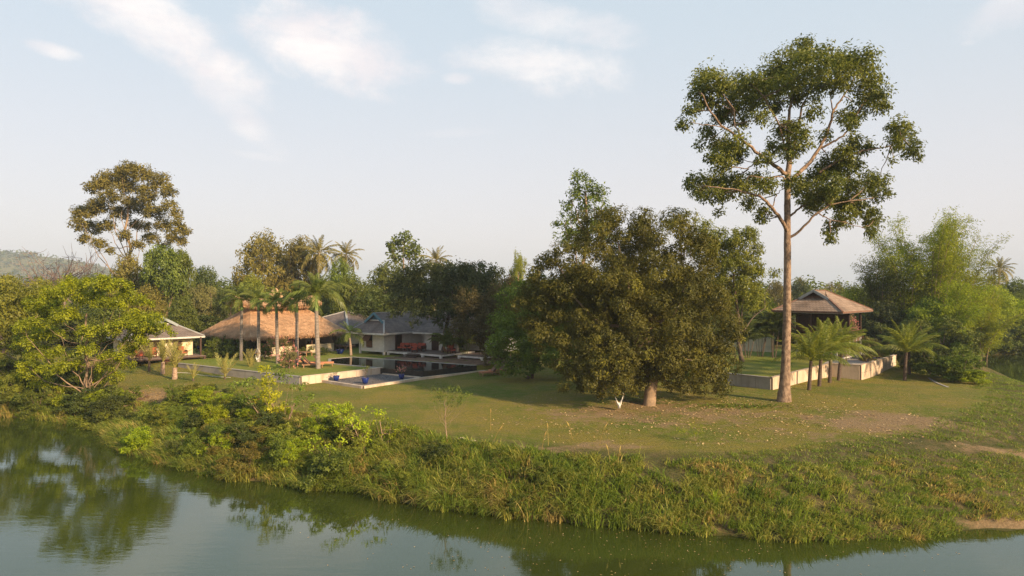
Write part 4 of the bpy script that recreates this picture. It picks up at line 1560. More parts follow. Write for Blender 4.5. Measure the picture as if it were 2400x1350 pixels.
# ------------------------------------------------------------------ vegetation builders
def foliage(mb, cen, rad, n, size, asp=0.5, tint=(0.5, 0.25), shell=0.6, up=0.35, out=1.0, rnd=0.5, droop=0.25, spr=6, spread=0.8, mi=0, halo=0.15):
    """leaf sprays through the outer part of each clump. cen (K,3), rad (K,3), n leaves per clump (K,)"""
    cen = np.asarray(cen, float)
    rad = np.asarray(rad, float)
    if rad.ndim == 1:
        rad = np.repeat(rad[:, None], 3, 1)
    n = np.maximum(4, np.asarray(n).astype(int))
    ns = np.maximum(1, n // spr)
    idx = np.repeat(np.arange(len(cen)), ns)
    m = len(idx)
    d = unit(m)
    d[:, 2] += 0.12
    rr = shell + (1.05 - shell) * RNG.random(m) ** 0.6
    rr = np.where(RNG.random(m) < halo, rr * (1.1 + 0.35 * RNG.random(m)), rr)
    sp = cen[idx] + d * rr[:, None] * rad[idx]
    tb = np.clip(tint[0] + tint[1] * RNG.normal(0, 1, len(cen)) * 0.6, 0, 1)
    ts = np.clip(tb[idx] + 0.5 * tint[1] * RNG.normal(0, 1, m), 0, 1)
    k = np.repeat(np.arange(m), spr)
    N = len(k)
    L = size * (0.7 + 0.6 * RNG.random(N))
    pos = sp[k] + RNG.normal(0, 1, (N, 3)) * size * spread * 0.6
    nr = d[k] * out + np.array([0, 0, up]) + RNG.normal(0, 1, (N, 3)) * rnd
    ta = d[k] * 0.5 + RNG.normal(0, 1, (N, 3)) * 0.9 - np.array([0, 0, droop])
    mb.leaves(pos, nr, ta, L, L * asp, np.clip(ts[k] + 0.22 * RNG.normal(0, 1, N), 0, 1))
    return N


def subclumps(c, r, k, q=0.34, low=-0.75, inner=0.0):
    """lumps spread over an ellipsoid"""
    i = np.arange(k) + 0.5
    ph = np.arccos(1 - 2 * i / k)
    th = np.pi * (1 + 5 ** 0.5) * i + RNG.random() * 6
    d = np.stack([np.cos(th) * np.sin(ph), np.sin(th) * np.sin(ph), np.cos(ph)], 1)
    d += RNG.normal(0, 0.16, d.shape)
    d /= np.linalg.norm(d, axis=1)[:, None]
    keep = d[:, 2] > low
    d = d[keep]
    f = 0.72 + 0.30 * RNG.random(len(d))
    cen = np.asarray(c)[None] + d * f[:, None] * np.asarray(r)[None]
    rs = (np.prod(r) ** (1 / 3)) * q * (0.7 + 0.6 * RNG.random(len(d)))
    return cen, rs


def limb_path(a, b, n=7, sag=0.18, rise=0.25):
    a, b = np.array(a, float), np.array(b, float)
    t = np.linspace(0, 1, n)
    L = np.linalg.norm(b - a)
    mid = (a + b) / 2 + np.array([0, 0, -L * sag * 0.4]) + (b - a) * np.array([0.12, 0.12, -0.1])
    p = ((1 - t) ** 2)[:, None] * a + (2 * t * (1 - t))[:, None] * mid + (t ** 2)[:, None] * b
    p[1:-1] += RNG.normal(0, L * 0.018, (n - 2, 3))
    return p


TOTAL = [0]


def pxw(px, py, d):
    return np.array([(px - CX) * d / F, d, HC - (py - CY) * d / F])


def tree(name, label, cat, base, d, blobs, mat, bark, leaf=0.25, dens=1.0, tr=(0.3, 0.15), group=None, q=0.34, k_per=26, lean=None, crown_name='crown',
         nlimb=7, asp=0.5, low=-0.75, trunk_top=None, shell=0.6, out=1.0, rnd=0.5, droop=0.25, fork=0.45, base_z=None, thick=0.75, trunk=True, up=0.35, tint=(0.5, 0.25)):
    """blobs: (px, py, rx, ry[, dd]) outline lobes of the crown surveyed at depth d + dd; base = photo x of the trunk foot"""
    bx = (base - CX) * d / F
    bz = gz(bx, d) if base_z is None else base_z
    root = empty(name, (bx, d, bz), 0, label, cat, group)
    org = np.array([bx, d, bz])
    cs, rs = [], []
    cores = []
    for b in blobs:
        dd = b[4] if len(b) > 4 else 0.0
        D_ = d + dd
        c = pxw(b[0], b[1], D_)
        rx, rz = b[2] * D_ / F, b[3] * D_ / F
        ry = max(min(rx, rz * 1.5) * 0.9, thick * (rx + rz) / 2)
        k = int(np.clip(k_per * (rx * rz) ** 0.5 / 3.0, 9 if q > 0.3 and k_per < 20 else 5, 90)) if k_per > 0 else 1
        if k_per > 0:
            cc_, rr_ = subclumps(c, (rx * 0.90, ry * 0.90, rz * 0.90), k, q, low)
        else:
            cc_, rr_ = c[None], np.array([min(rx, rz)])
        cs.append(cc_)
        rs.append(rr_)
        cores.append((c, rx, rz))
    cs, rs = np.concatenate(cs), np.concatenate(rs)
    lw = leaf * leaf * asp * 0.5
    n = dens * 4 * np.pi * rs ** 2 * 0.85 / lw
    mb = MB()
    TOTAL[0] += foliage(mb, cs - org, np.stack([rs * 1.12, rs * 1.12, rs * 0.85], 1), n, leaf, asp, shell=shell, droop=droop, up=up, tint=tint, out=out, rnd=rnd)
    cr = mb.build(crown_name, mat, root)
    cr['kind'] = 'stuff'
    if trunk:
        # trunk and limbs
        main = max(cores, key=lambda t: t[1] * t[2])
        top = np.array(trunk_top) if trunk_top is not None else main[0] * 1.0
        tt = limb_path(org - np.array([0, 0, 0.4]), top, 10, 0.02)
        tt[1:3] = tt[0] + (tt[3] - tt[0]) * np.array([[1 / 3], [2 / 3]])
        rad = np.linspace(tr[0], tr[1], 10)
        rad[0] *= 1.18
        rad[1] *= 1.06
        mb = MB()
        mb.tube(tt - org, rad, 10, wob=0.05)
        mb.build('trunk', bark, root, smooth=True)
        if nlimb:
            mb = MB()
            pick = RNG.permutation(len(cs))[:nlimb]
            for i in pick:
                f = fork + (0.95 - fork) * RNG.random()
                k = int(f * 9)
                r0_ = min(rad[k] * 0.42, 0.12 + 0.1 * tr[0])
                p = limb_path(tt[k], cs[i], 8, 0.2)
                mb.tube(p - org, np.linspace(r0_, r0_ * 0.15, 8), 6)
            o = mb.build('limbs', bark, root, smooth=True)
    return root


# prototypes normalised to a 1 m wide, 1 m high crown footprint; placed as scaled copies sharing mesh data
def proto(kind, nl=9000):
    mb = MB()
    org = np.zeros(3)
    tm = MB()
    if kind == 'dome':            # broad dense tree down to the ground
        bl = [((0, 0, 0.50), (0.42, 0.42, 0.40)), ((-0.22, 0.1, 0.36), (0.26, 0.26, 0.30)), ((0.24, -0.05, 0.34), (0.25, 0.26, 0.28)), ((0.05, 0.0, 0.75), (0.24, 0.24, 0.22))]
        trunk = [(0, 0, -0.02), (0.01, 0, 0.2), (0.0, 0, 0.6)]
    elif kind == 'tall':          # high uneven crown on a bare stem
        bl = [((0, 0, 0.74), (0.36, 0.36, 0.20)), ((-0.26, 0.05, 0.60), (0.24, 0.24, 0.12)), ((0.28, 0, 0.66), (0.22, 0.22, 0.13)), ((0.1, 0.0, 0.90), (0.24, 0.24, 0.09)), ((-0.16, 0.0, 0.84), (0.2, 0.2, 0.1)), ((0.12, 0.1, 0.46), (0.26, 0.2, 0.09))]
        trunk = [(0, 0, -0.02), (0.02, 0, 0.3), (0.0, 0, 0.8)]
    elif kind == 'feather':       # loose arching sprays
        bl = [((-0.25 + 0.5 * RNG.random(), -0.2 + 0.4 * RNG.random(), 0.2 + 0.7 * RNG.random()), (0.17, 0.17, 0.13)) for _ in range(14)]
        trunk = [(0, 0, -0.02), (0.02, 0, 0.3), (0.0, 0, 0.8)]
    elif kind == 'bush':
        bl = [((0, 0, 0.32), (0.40, 0.40, 0.36))] + [((RNG.uniform(-0.36, 0.36), RNG.uniform(-0.36, 0.36), RNG.uniform(0.2, 0.85)), (RNG.uniform(0.12, 0.22), RNG.uniform(0.12, 0.22), RNG.uniform(0.10, 0.2))) for _ in range(9)]
        trunk = [(0, 0, -0.05), (0.01, 0, 0.2), (0.0, 0, 0.5)]
    else:                         # sapling: small open crown
        bl = [((0.0, 0, 0.78), (0.30, 0.3, 0.16)), ((-0.28, 0, 0.64), (0.22, 0.2, 0.11)), ((0.28, 0, 0.66), (0.2, 0.2, 0.11))]
        trunk = [(0, 0, -0.02), (0.02, 0, 0.4), (0.0, 0, 0.8)]
    cs, rs = [], []
    for c, r in bl:
        kk = {'dome': 30, 'tall': 16, 'feather': 6, 'bush': 7, 'sapling': 8}[kind]
        a, b = subclumps(c, tuple(np.array(r) * 0.85), kk, 0.30, -0.9)
        cs.append(a)
        rs.append(b)
    cs, rs = np.concatenate(cs), np.concatenate(rs)
    w = rs ** 2
    n = nl * w / w.sum()
    size = {'dome': 0.030, 'tall': 0.034, 'feather': 0.036, 'bush': 0.042, 'sapling': 0.055}[kind]
    asp = {'feather': 0.28}.get(kind, 0.5)
    foliage(mb, cs, np.stack([rs * 1.15, rs * 1.15, rs * 0.85], 1), n, size, asp, shell=0.5, droop=0.5 if kind == 'feather' else 0.25)
    tm.tube(trunk, {'bush': [0.03, 0.02, 0.01], 'sapling': [0.02, 0.016, 0.008]}.get(kind, [0.022, 0.018, 0.008]), 7)
    for i in RNG.permutation(len(cs))[:7]:
        a = np.array(trunk[1]) * 0.4 + np.array(trunk[2]) * 0.6 * RNG.random()
        tm.tube(limb_path(a, cs[i], 6), np.linspace(0.010, 0.003, 6), 5)
    return mb.mesh('crown_' + kind, M['leaf_mid']), tm.mesh('stem_' + kind, M['bark_brown'], True)


PROTO = {}
for kd, nl in (('dome', 16000), ('tall', 10000), ('feather', 9000), ('bush', 8000), ('sapling', 1000)):
    for vi in range(3 if kd == 'bush' else 2):
        PROTO[kd, vi] = proto(kd, nl)
KC = [0]


def plant(kind, name, label, cat, loc, w, h, mat, bark=None, group=None, rz=None, dpt=None, crown_name='crown'):
    """a copy of a prototype with its own size, turn and leaf colour"""
    KC[0] += 1
    cm, tm = PROTO[kind, KC[0] % (3 if kind == 'bush' else 2)]
    r = empty(name, loc, RNG.random() * 6.28 if rz is None else rz, label, cat, group)
    c = mesh_obj(crown_name, cm, r)
    c['kind'] = 'stuff'
    t = mesh_obj('trunk' if kind in ('dome', 'tall') else 'stem', tm, r)
    for o, m in ((c, mat), (t, bark or M['bark_brown'])):
        o.scale = (w, dpt or w, h)
        o.material_slots[0].link = 'OBJECT'
        o.material_slots[0].material = m
    return r


def plant_px(kind, name, label, cat, px, top, half, d, mat, bark=None, group=None, **kw):
    """crown centred on photo x px, top at photo y top, half width in photo pixels, at depth d"""
    x = (px - CX) * d / F
    z0 = gz(x, d)
    h = HC - (top - CY) * d / F - z0
    return plant(kind, name, label, cat, (x, d, z0 - 0.1), 2 * half * d / F * {'tall': 1.35, 'feather': 1.4}.get(kind, 1.2), h * 1.02, mat, bark, group, **kw)


# --- palm fronds
def frond_mesh(length, lw, n, droop, arch, spread_w, stiff=0.0, name='frond', mat=None, hang=0.6):
    """feather frond: arching midrib along +X with a row of leaflets on each side"""
    mb = MB()
    t = np.linspace(0, 1, 12)
    ang = arch - (arch + droop) * t ** 1.3
    dx = np.cos(ang)
    dz = np.sin(ang)
    x = np.concatenate([[0], np.cumsum((dx[1:] + dx[:-1]) / 2)]) / 11 * length
    z = np.concatenate([[0], np.cumsum((dz[1:] + dz[:-1]) / 2)]) / 11 * length
    rib = np.stack([x, np.zeros(12), z], 1)
    mb.tube(rib, np.linspace(0.035, 0.008, 12) * max(0.6, length / 3.5), 4, tint=0.75)
    s = np.linspace(0.16, 0.99, n)
    px = np.interp(s, t, x)
    pz = np.interp(s, t, z)
    an = np.interp(s, t, ang)
    L = spread_w * np.sin(np.pi * np.clip(0.10 + 0.86 * s, 0, 1)) ** 0.55
    for sd_ in (-1, 1):
        p = np.stack([px, np.zeros(n), pz], 1) + RNG.normal(0, 0.01, (n, 3))
        fwd = np.stack([np.cos(an), np.zeros(n), np.sin(an)], 1)
        side = np.array([0, sd_, 0.0])
        dirv = side[None] * (0.9 - 0.3 * s)[:, None] + fwd * (0.35 + 0.6 * s)[:, None] + np.array([0, 0, 0.25 * stiff]) + RNG.normal(0, 0.10, (n, 3))
        dirv /= np.linalg.norm(dirv, axis=1)[:, None]
        mid = p + dirv * L[:, None] * 0.5
        mid[:, 2] -= hang * 0.12 * L
        tip = mid + dirv * L[:, None] * 0.5
        tip[:, 2] -= hang * (0.45 + 0.25 * RNG.random(n)) * L
        w_ = fwd * lw * 0.5
        v = np.empty((n, 5, 3), np.float32)
        v[:, 0] = p - w_ * 0.6
        v[:, 1] = p + w_ * 0.6
        v[:, 2] = mid + w_
        v[:, 3] = mid - w_
        v[:, 4] = tip
        b_ = np.arange(n)[:, None] * 5
        mb.add(v.reshape(-1, 3), b_ + np.array([0, 1, 2, 3]), None, tint=np.clip(0.5 + 0.25 * RNG.normal(0, 1, n), 0, 1))
        mb.add(v.reshape(-1, 3), None, b_ + np.array([3, 2, 4]), tint=np.clip(0.5 + 0.25 * RNG.normal(0, 1, n), 0, 1))
    return mb.mesh(name, mat)


def palm(name, label, base, z0, crown, fronds, nf, trunk_mat, tr, group=None, shaft=None, bend=0.3, size=1.0, cat='palm tree', rings=0.0, skirt=0, elev=(-35, 80), frond_mat=None, seg=14, dead=0):
    """base (x, y), crown = (x, y, z) of the growing point"""
    root = empty(name, (base[0], base[1], z0), 0, label, cat, group)
    b = np.array([0, 0, -0.25])
    c = np.array([crown[0] - base[0], crown[1] - base[1], crown[2] - z0])
    t = np.linspace(0, 1, seg)
    mid = np.array([c[0] * (0.5 - bend), c[1] * (0.5 - bend), c[2] * 0.5])
    p = ((1 - t) ** 2)[:, None] * b + (2 * t * (1 - t))[:, None] * mid + (t ** 2)[:, None] * c
    rad = tr[0] + (tr[1] - tr[0]) * t
    rad[0] *= 1.3
    if seg > 20:
        rad = rad * (1 + rings * np.where(np.arange(seg) % 2, 1, -1))
    mb = MB()
    mb.tube(p, rad, 12, wob=0.02)
    mb.build('trunk', trunk_mat, root, smooth=seg <= 20)
    if shaft:
        mb = MB()
        mb.tube([c + np.array([0, 0, 0.0]), c + np.array([0, 0, shaft * 0.5]), c + np.array([0, 0, shaft])], [tr[1] * 1.05, tr[1] * 0.9, tr[1] * 0.5], 10)
        mb.build('crownshaft', M['crownshaft'], root, smooth=True)
        c = c + np.array([0, 0, shaft])
    for i in range(dead):
        o = mesh_obj('dead_frond', fronds[0], root, tuple(c - np.array([0, 0, 0.1])))
        o['label'] = 'dry brown frond hanging down'
        o.rotation_euler = (RNG.normal(0, 0.3), R(25 + 25 * RNG.random()), RNG.random() * 6.28)
        s = size * 0.42
        o.scale = (s, s, s)
        o.material_slots[0].link = 'OBJECT'
        o.material_slots[0].material = M['leaf_grey']
    for i in range(nf):
        f = (i + 0.5) / nf
        el = R(elev[0] + (elev[1] - elev[0]) * f)
        az = i * 2.39996 + RNG.normal(0, 0.2)
        me = fronds[min(len(fronds) - 1, int(f * len(fronds)))]
        o = mesh_obj('frond', me, root, tuple(c))
        o.rotation_euler = (RNG.normal(0, 0.15), -el, az)
        s = size * (0.85 + 0.3 * RNG.random()) * (0.8 + 0.25 * (1 - f))
        o.scale = (s, s, s)
        if frond_mat:
            o.material_slots[0].link = 'OBJECT'
            o.material_slots[0].material = frond_mat
    return root


FR_COCO = [frond_mesh(3.6, 0.06, 50, 1.15, 0.15, 0.66, 0.3, mat=M['leaf_coco'], hang=1.0), frond_mesh(3.8, 0.06, 50, 0.85, 0.12, 0.66, 0.4, mat=M['leaf_coco'], hang=0.8), frond_mesh(3.8, 0.06, 46, 0.50, 0.05, 0.58, 0.5, mat=M['leaf_coco'], hang=0.6)]
FR_ROYAL = [frond_mesh(2.6, 0.065, 50, 1.35, 0.35, 0.62, 0.6, mat=M['leaf_palm'], hang=1.1), frond_mesh(2.6, 0.065, 50, 1.1, 0.35, 0.62, 0.6, mat=M['leaf_palm'], hang=1.0), frond_mesh(2.2, 0.06, 34, 0.5, 0.3, 0.5, 1.0, mat=M['leaf_palm'], hang=0.7)]
FR_FAR = [frond_mesh(3.6, 0.14, 22, 1.2, 0.30, 0.85, 0.3, mat=M['leaf_coco_far'], hang=1.1), frond_mesh(3.6, 0.14, 22, 0.8, 0.3, 0.8, 0.3, mat=M['leaf_coco_far'], hang=0.8), frond_mesh(3.2, 0.13, 18, 0.4, 0.2, 0.6, 0.3, mat=M['leaf_coco_far'], hang=0.5)]
FR_DATE = [frond_mesh(1.9, 0.04, 26, 0.35, 0.10, 0.34, 0.8, mat=M['leaf_date'], hang=0.2), frond_mesh(1.9, 0.04, 26, 0.2, 0.1, 0.30, 0.8, mat=M['leaf_date'], hang=0.1)]


def bamboo(name, label, px, d, height, rad, nc, mat, group=None, sway=(0.3, 0, 0), leaf=0.30, dens=90, cat='bamboo'):
    """clump of culms fanning out and arching over, leaf sprays along the upper part"""
    x = (px - CX) * d / F
    z0 = gz(x, d)
    root = empty(name, (x, d, z0), 0, label, cat, group)
    st = MB()
    lf = MB()
    for i in range(nc):
        a = RNG.random() * 6.28
        rr = rad * RNG.random() ** 0.6
        h = height * (0.62 + 0.38 * RNG.random())
        b = np.array([math.cos(a), math.sin(a), 0]) * rr * 0.22
        out = np.array([math.cos(a), math.sin(a), 0]) * rr * 1.0 + np.array(sway) * height * 0.2
        t = np.linspace(0, 1, 9)
        p = b[None] + out[None] * (t ** 2.2)[:, None] + np.array([0, 0, 1.0]) * (h * (t - 0.16 * t ** 4 * rr / max(rad, 0.1)))[:, None]
        st.tube(p, np.linspace(0.06, 0.015, 9), 5)
        ts = 0.22 + 0.78 * RNG.random(dens) ** 0.85
        k = np.stack([np.interp(ts, t, p[:, j]) for j in range(3)], 1)
        sp = (0.25 + 0.75 * RNG.random(dens))[:, None] * unit(dens) * np.array([1, 1, 0.55]) * 1.15
        k = k + sp
        kk = np.repeat(k, 9, 0) + RNG.normal(0, 0.26, (dens * 9, 3)) * np.array([1, 1, 0.6])
        n = len(kk)
        d_ = np.repeat(sp, 9, 0)
        tb = np.repeat(np.clip(0.5 + 0.25 * RNG.normal(0, 1, dens) + 0.12 * RNG.normal(), 0, 1), 9)
        lf.leaves(kk, RNG.normal(0, 0.6, (n, 3)) + np.array([0, 0, 0.8]) + d_ * 0.5, d_ + RNG.normal(0, 0.6, (n, 3)) - np.array([0, 0, 0.45]), leaf * (0.7 + 0.6 * RNG.random(n)), leaf * 0.24,
                  np.clip(tb + 0.15 * RNG.normal(0, 1, n), 0, 1), fold=0.1)
        TOTAL[0] += n
    st.build('culms', M['bark_tan'], root, smooth=True)
    o = lf.build('foliage', mat, root)
    o['kind'] = 'stuff'
    return root

# ------------------------------------------------------------------ the giant tree on the right
def giant_tree():
    b = at(1840, 941)
    d = b.y
    org = np.array([b.x, b.y, b.z])
    root = empty('giant_tree', b, 0, 'giant solitary tree with bare pale pink trunk and high spreading crown', 'tree')

    def zp(x, y, dd=0.0):
        return pxw(1560 + x / 2.411, 60 + y / 2.411, d + dd) - org
    cl = [(780, 145, 78), (700, 200, 90), (830, 230, 100), (900, 165, 62), (980, 200, 75), (1080, 190, 80), (1150, 225, 65), (1000, 290, 85), (1120, 330, 85), (1180, 380, 75), (1215, 460, 50), (1100, 455, 70), (960, 350, 50),
          (620, 250, 85), (580, 330, 85), (680, 330, 90), (780, 330, 90), (865, 340, 60), (700, 420, 55), (600, 450, 60), (520, 370, 80), (460, 330, 75), (385, 345, 80), (300, 330, 70), (235, 295, 75), (180, 360, 55), (250, 420, 70),
          (350, 440, 80), (450, 450, 80), (545, 520, 50), (430, 540, 50), (320, 515, 50), (160, 470, 45), (110, 560, 42), (235, 600, 50), (190, 670, 28), (650, 590, 55), (740, 600, 68), (765, 655, 68), (700, 720, 60), (625, 690, 55),
          (560, 750, 45), (385, 660, 75), (305, 680, 60), (400, 735, 65), (330, 765, 65), (270, 740, 45), (850, 490, 50), (905, 620, 40), (1005, 520, 50), (1050, 550, 50), (840, 420, 30), (1320, 560, 55), (1350, 620, 62), (1300, 670, 50),
          (1390, 695, 52), (1425, 735, 30), (1290, 760, 22), (1050, 680, 65), (1125, 690, 45), (1010, 725, 60), (925, 770, 62), (870, 830, 70), (980, 820, 85), (1060, 790, 55), (150, 880, 50), (220, 900, 70), (300, 870, 62), (280, 960, 60),
          (350, 940, 60), (400, 880, 55), (185, 955, 38), (300, 1050, 24), (440, 920, 65), (520, 870, 62), (580, 905, 55), (480, 1000, 50), (550, 1050, 42), (540, 1095, 32), (720, 890, 52), (780, 930, 75), (860, 930, 85), (950, 900, 78),
          (1050, 920, 75), (1150, 860, 52), (1205, 890, 62), (1210, 955, 50), (825, 1010, 60), (900, 1000, 65), (1000, 1000, 75), (1080, 1000, 75), (1130, 1055, 52), (1185, 1100, 52), (1160, 1160, 38), (1025, 1085, 60), (950, 1140, 50), (930, 1200, 38)]
    cen, rad = [], []
    for x, y, r in cl:
        e = 1 - min(1, abs(x - 690) / 640) * 0.6
        dd = RNG.uniform(-1, 1) * 4.2 * e
        c = zp(x, y, dd)
        rr = r / 2.411 * (d + dd) / F
        cen.append(c)
        rad.append(rr)
        for _ in range(2):
            o = unit(1)[0] * rr * 0.95 * np.array([0.7, 1.6, 0.6])
            cen.append(c + o)
            rad.append(rr * RNG.uniform(0.38, 0.62))
    cen, rad = np.array(cen), np.array(rad) * 1.0
    leaf = 0.235
    n = 4 * np.pi * rad ** 2 * 0.74 / (leaf * leaf * 0.5 * 0.5)
    mb = MB()
    TOTAL[0] += foliage(mb, cen, np.stack([rad * 1.02, rad * 1.02, rad * 0.88], 1), n, leaf, 0.45, shell=0.2, rnd=0.6, droop=0.6, halo=0.3, up=0.5)
    o = mb.build('crown', M['leaf_big'], root)
    o['kind'] = 'stuff'
    # bole: flared foot, slight lean
    tp = [(668, 2122, 0), (672, 2060, 0), (680, 1900, 0), (686, 1650, 0), (688, 1350, 0), (688, 1180, 0), (688, 1000, 0), (690, 850, 0), (700, 760, 0.3), (692, 620, 0.6), (700, 470, 0.8), (745, 330, 1.0)]
    tr = [0.56, 0.40, 0.305, 0.268, 0.242, 0.23, 0.215, 0.20, 0.18, 0.13, 0.09, 0.04]
    P_ = np.array([zp(*q) for q in tp])
    P_[0][2] -= 0.3
    t0 = np.linspace(0, 1, len(P_))
    t1 = np.linspace(0, 1, 46)
    P2 = np.stack([np.interp(t1, t0, P_[:, k]) for k in range(3)], 1)
    mb = MB()
    mb.tube(P2, np.interp(t1, t0, tr), 18, wob=0.03)
    mb.build('trunk', M['bark_pale'], root, smooth=True)
    limbs = [([(682, 838, 0), (600, 780, -0.8), (530, 730, -1.4), (430, 640, -2.0), (330, 580, -2.2), (250, 480, -2.4), (200, 380, -2.6)], 0.20, 0.04), ([(430, 640, -2.0), (392, 560, -1.6), (385, 470, -1.2)], 0.10, 0.03),
             ([(540, 740, -1.4), (470, 810, -1.7), (380, 800, -2)], 0.07, 0.03), ([(330, 580, -2.2), (230, 560, -2.4), (140, 545, -2.6)], 0.05, 0.015), ([(692, 890, 0), (780, 810, 0.9), (860, 710, 1.4), (920, 600, 1.8), (945, 480, 2.2), (1010, 400, 2.5), (1080, 260, 2.6)], 0.22, 0.04),
             ([(880, 690, 1.4), (960, 650, 1.0), (1040, 590, 0.7), (1085, 490, 0.5), (1160, 380, 0)], 0.12, 0.03), ([(870, 830, 0.9), (1000, 745, 0.4), (1120, 708, 0), (1200, 690, 0), (1270, 685, 0), (1330, 630, 0)], 0.11, 0.025),
             ([(690, 1170, 0), (640, 1080, -1.0), (580, 1000, -1.8), (520, 960, -2.2), (400, 930, -2.6), (220, 905, -3.0)], 0.20, 0.03), ([(600, 1025, -1.6), (625, 955, -1.2), (660, 925, -1.0)], 0.06, 0.02), ([(690, 1205, 0), (780, 1140, -0.6), (845, 1065, -1.0), (930, 1015, -1.3), (1040, 990, -1.6)], 0.14, 0.03),
             ([(860, 1060, -1.0), (930, 1100, -1.2), (1010, 1110, -1.4), (1110, 1140, -1.5)], 0.06, 0.02), ([(690, 1090, 0), (750, 1030, 0.8), (820, 1000, 1.2), (840, 930, 1.4)], 0.12, 0.04), ([(700, 770, 0.3), (745, 590, 1.0), (765, 470, 1.2), (810, 380, 1.4), (830, 240, 1.5)], 0.15, 0.03),
             ([(765, 460, 1.2), (700, 400, 1.0), (640, 290, 0.8)], 0.07, 0.02), ([(688, 870, 0), (650, 850, -0.6), (590, 860, -1.2), (470, 850, -2.0)], 0.08, 0.02), ([(945, 480, 2.2), (930, 380, 2.4), (900, 200, 2.4)], 0.07, 0.02), ([(700, 760, 0.3), (640, 560, -0.8), (560, 400, -1.6), (480, 330, -2.0)], 0.10, 0.03)]
    for pts, r0, r1 in limbs:
        r0 = r0 * 0.72
        q = np.array([zp(*p) for p in pts])
        t0 = np.linspace(0, 1, len(q))
        t1 = np.linspace(0, 1, 4 * len(q))
        q2 = np.stack([np.interp(t1, t0, q[:, k]) for k in range(3)], 1)
        q2[1:-1] = (q2[:-2] + q2[1:-1] * 2 + q2[2:]) / 4
        q2[1:-1] += RNG.normal(0, 0.03, q2[1:-1].shape)
        mb = MB()
        mb.tube(q2, np.linspace(r0, r1, len(q2)), 7)
        mb.build('limb', M['bark_pale'], root, smooth=True)
    # fine twigs
    mb = MB()
    anchor = np.concatenate([np.array([zp(*p) for p in pts]) for pts, _, _ in limbs])
    for i in range(0, len(cen), 3):
        k = np.argmin(((anchor - cen[i]) ** 2).sum(1))
        mb.tube(limb_path(anchor[k], cen[i], 6, 0.1), np.linspace(0.045, 0.012, 6), 4)
    mb.build('twigs', M['bark_pale'], root)['kind'] = 'stuff'


giant_tree()

# ------------------------------------------------------------------ mango and its neighbours
d0 = at(1520, 950).y
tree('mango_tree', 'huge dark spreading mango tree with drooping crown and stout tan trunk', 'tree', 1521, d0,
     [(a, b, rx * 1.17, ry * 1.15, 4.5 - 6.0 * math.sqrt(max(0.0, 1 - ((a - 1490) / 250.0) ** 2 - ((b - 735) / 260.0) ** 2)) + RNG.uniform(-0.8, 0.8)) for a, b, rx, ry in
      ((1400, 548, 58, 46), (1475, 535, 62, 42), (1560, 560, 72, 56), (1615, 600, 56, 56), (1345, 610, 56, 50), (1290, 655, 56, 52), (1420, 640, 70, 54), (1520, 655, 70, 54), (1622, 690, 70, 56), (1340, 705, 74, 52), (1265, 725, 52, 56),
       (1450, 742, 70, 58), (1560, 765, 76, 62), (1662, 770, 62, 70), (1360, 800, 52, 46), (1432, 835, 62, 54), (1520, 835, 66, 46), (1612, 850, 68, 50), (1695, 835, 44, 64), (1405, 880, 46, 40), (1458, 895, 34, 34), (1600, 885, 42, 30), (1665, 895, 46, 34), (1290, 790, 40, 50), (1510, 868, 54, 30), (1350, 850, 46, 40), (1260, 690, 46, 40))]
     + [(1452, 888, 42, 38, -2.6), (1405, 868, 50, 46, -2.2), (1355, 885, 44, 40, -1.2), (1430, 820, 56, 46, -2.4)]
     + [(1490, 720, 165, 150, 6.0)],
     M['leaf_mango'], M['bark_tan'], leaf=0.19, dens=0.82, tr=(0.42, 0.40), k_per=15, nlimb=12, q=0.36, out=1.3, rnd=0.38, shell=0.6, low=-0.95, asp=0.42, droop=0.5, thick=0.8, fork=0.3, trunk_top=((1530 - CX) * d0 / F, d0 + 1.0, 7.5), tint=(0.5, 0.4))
d1 = at(1238, 889).y
tree('mango_tree', 'smaller fresh green tree on thin twin trunks left of the huge mango', 'tree', 1230, d1,
     [(1218, 735, 66, 62), (1200, 800, 54, 60, -1), (1185, 850, 26, 30, -1), (1255, 825, 50, 44, -1), (1290, 760, 60, 70, 2), (1255, 670, 48, 36, 2), (1320, 850, 44, 42, 0), (1220, 855, 36, 26, -1)], M['leaf_mango_green'], M['bark_brown'], leaf=0.22, dens=0.8, tr=(0.15, 0.10), k_per=18, q=0.36, low=-0.9)
mb = MB()
p = at(1246, 887)
mb.tube([(p.x, p.y, p.z - 0.2), (p.x + 0.2, p.y, 1.0), (p.x + 0.5, p.y + 0.3, 2.8), (p.x + 0.2, p.y + 0.3, 4.5)], [0.14, 0.11, 0.1, 0.06], 8)
tag(mb.build('leaning_tree', M['bark_brown'], smooth=True), 'leaning second stem under the fresh green tree left of the mango', 'tree')
tree('tall_tree', 'tall narrow tree rising behind the left shoulder of the mango', 'tree', 1372, 74,
     [(1366, 428, 28, 26), (1385, 470, 38, 34), (1342, 500, 32, 30, 1), (1320, 535, 28, 26), (1420, 505, 24, 28, -1), (1395, 545, 45, 35), (1350, 560, 40, 25), (1345, 455, 16, 18), (1408, 445, 14, 14)], M['leaf_mango_green'], M['bark_tan'], leaf=0.32, dens=0.62, tr=(0.3, 0.12), k_per=18, q=0.42, shell=0.3,
     trunk_top=(172 * 74 / F, 74, 18.5))
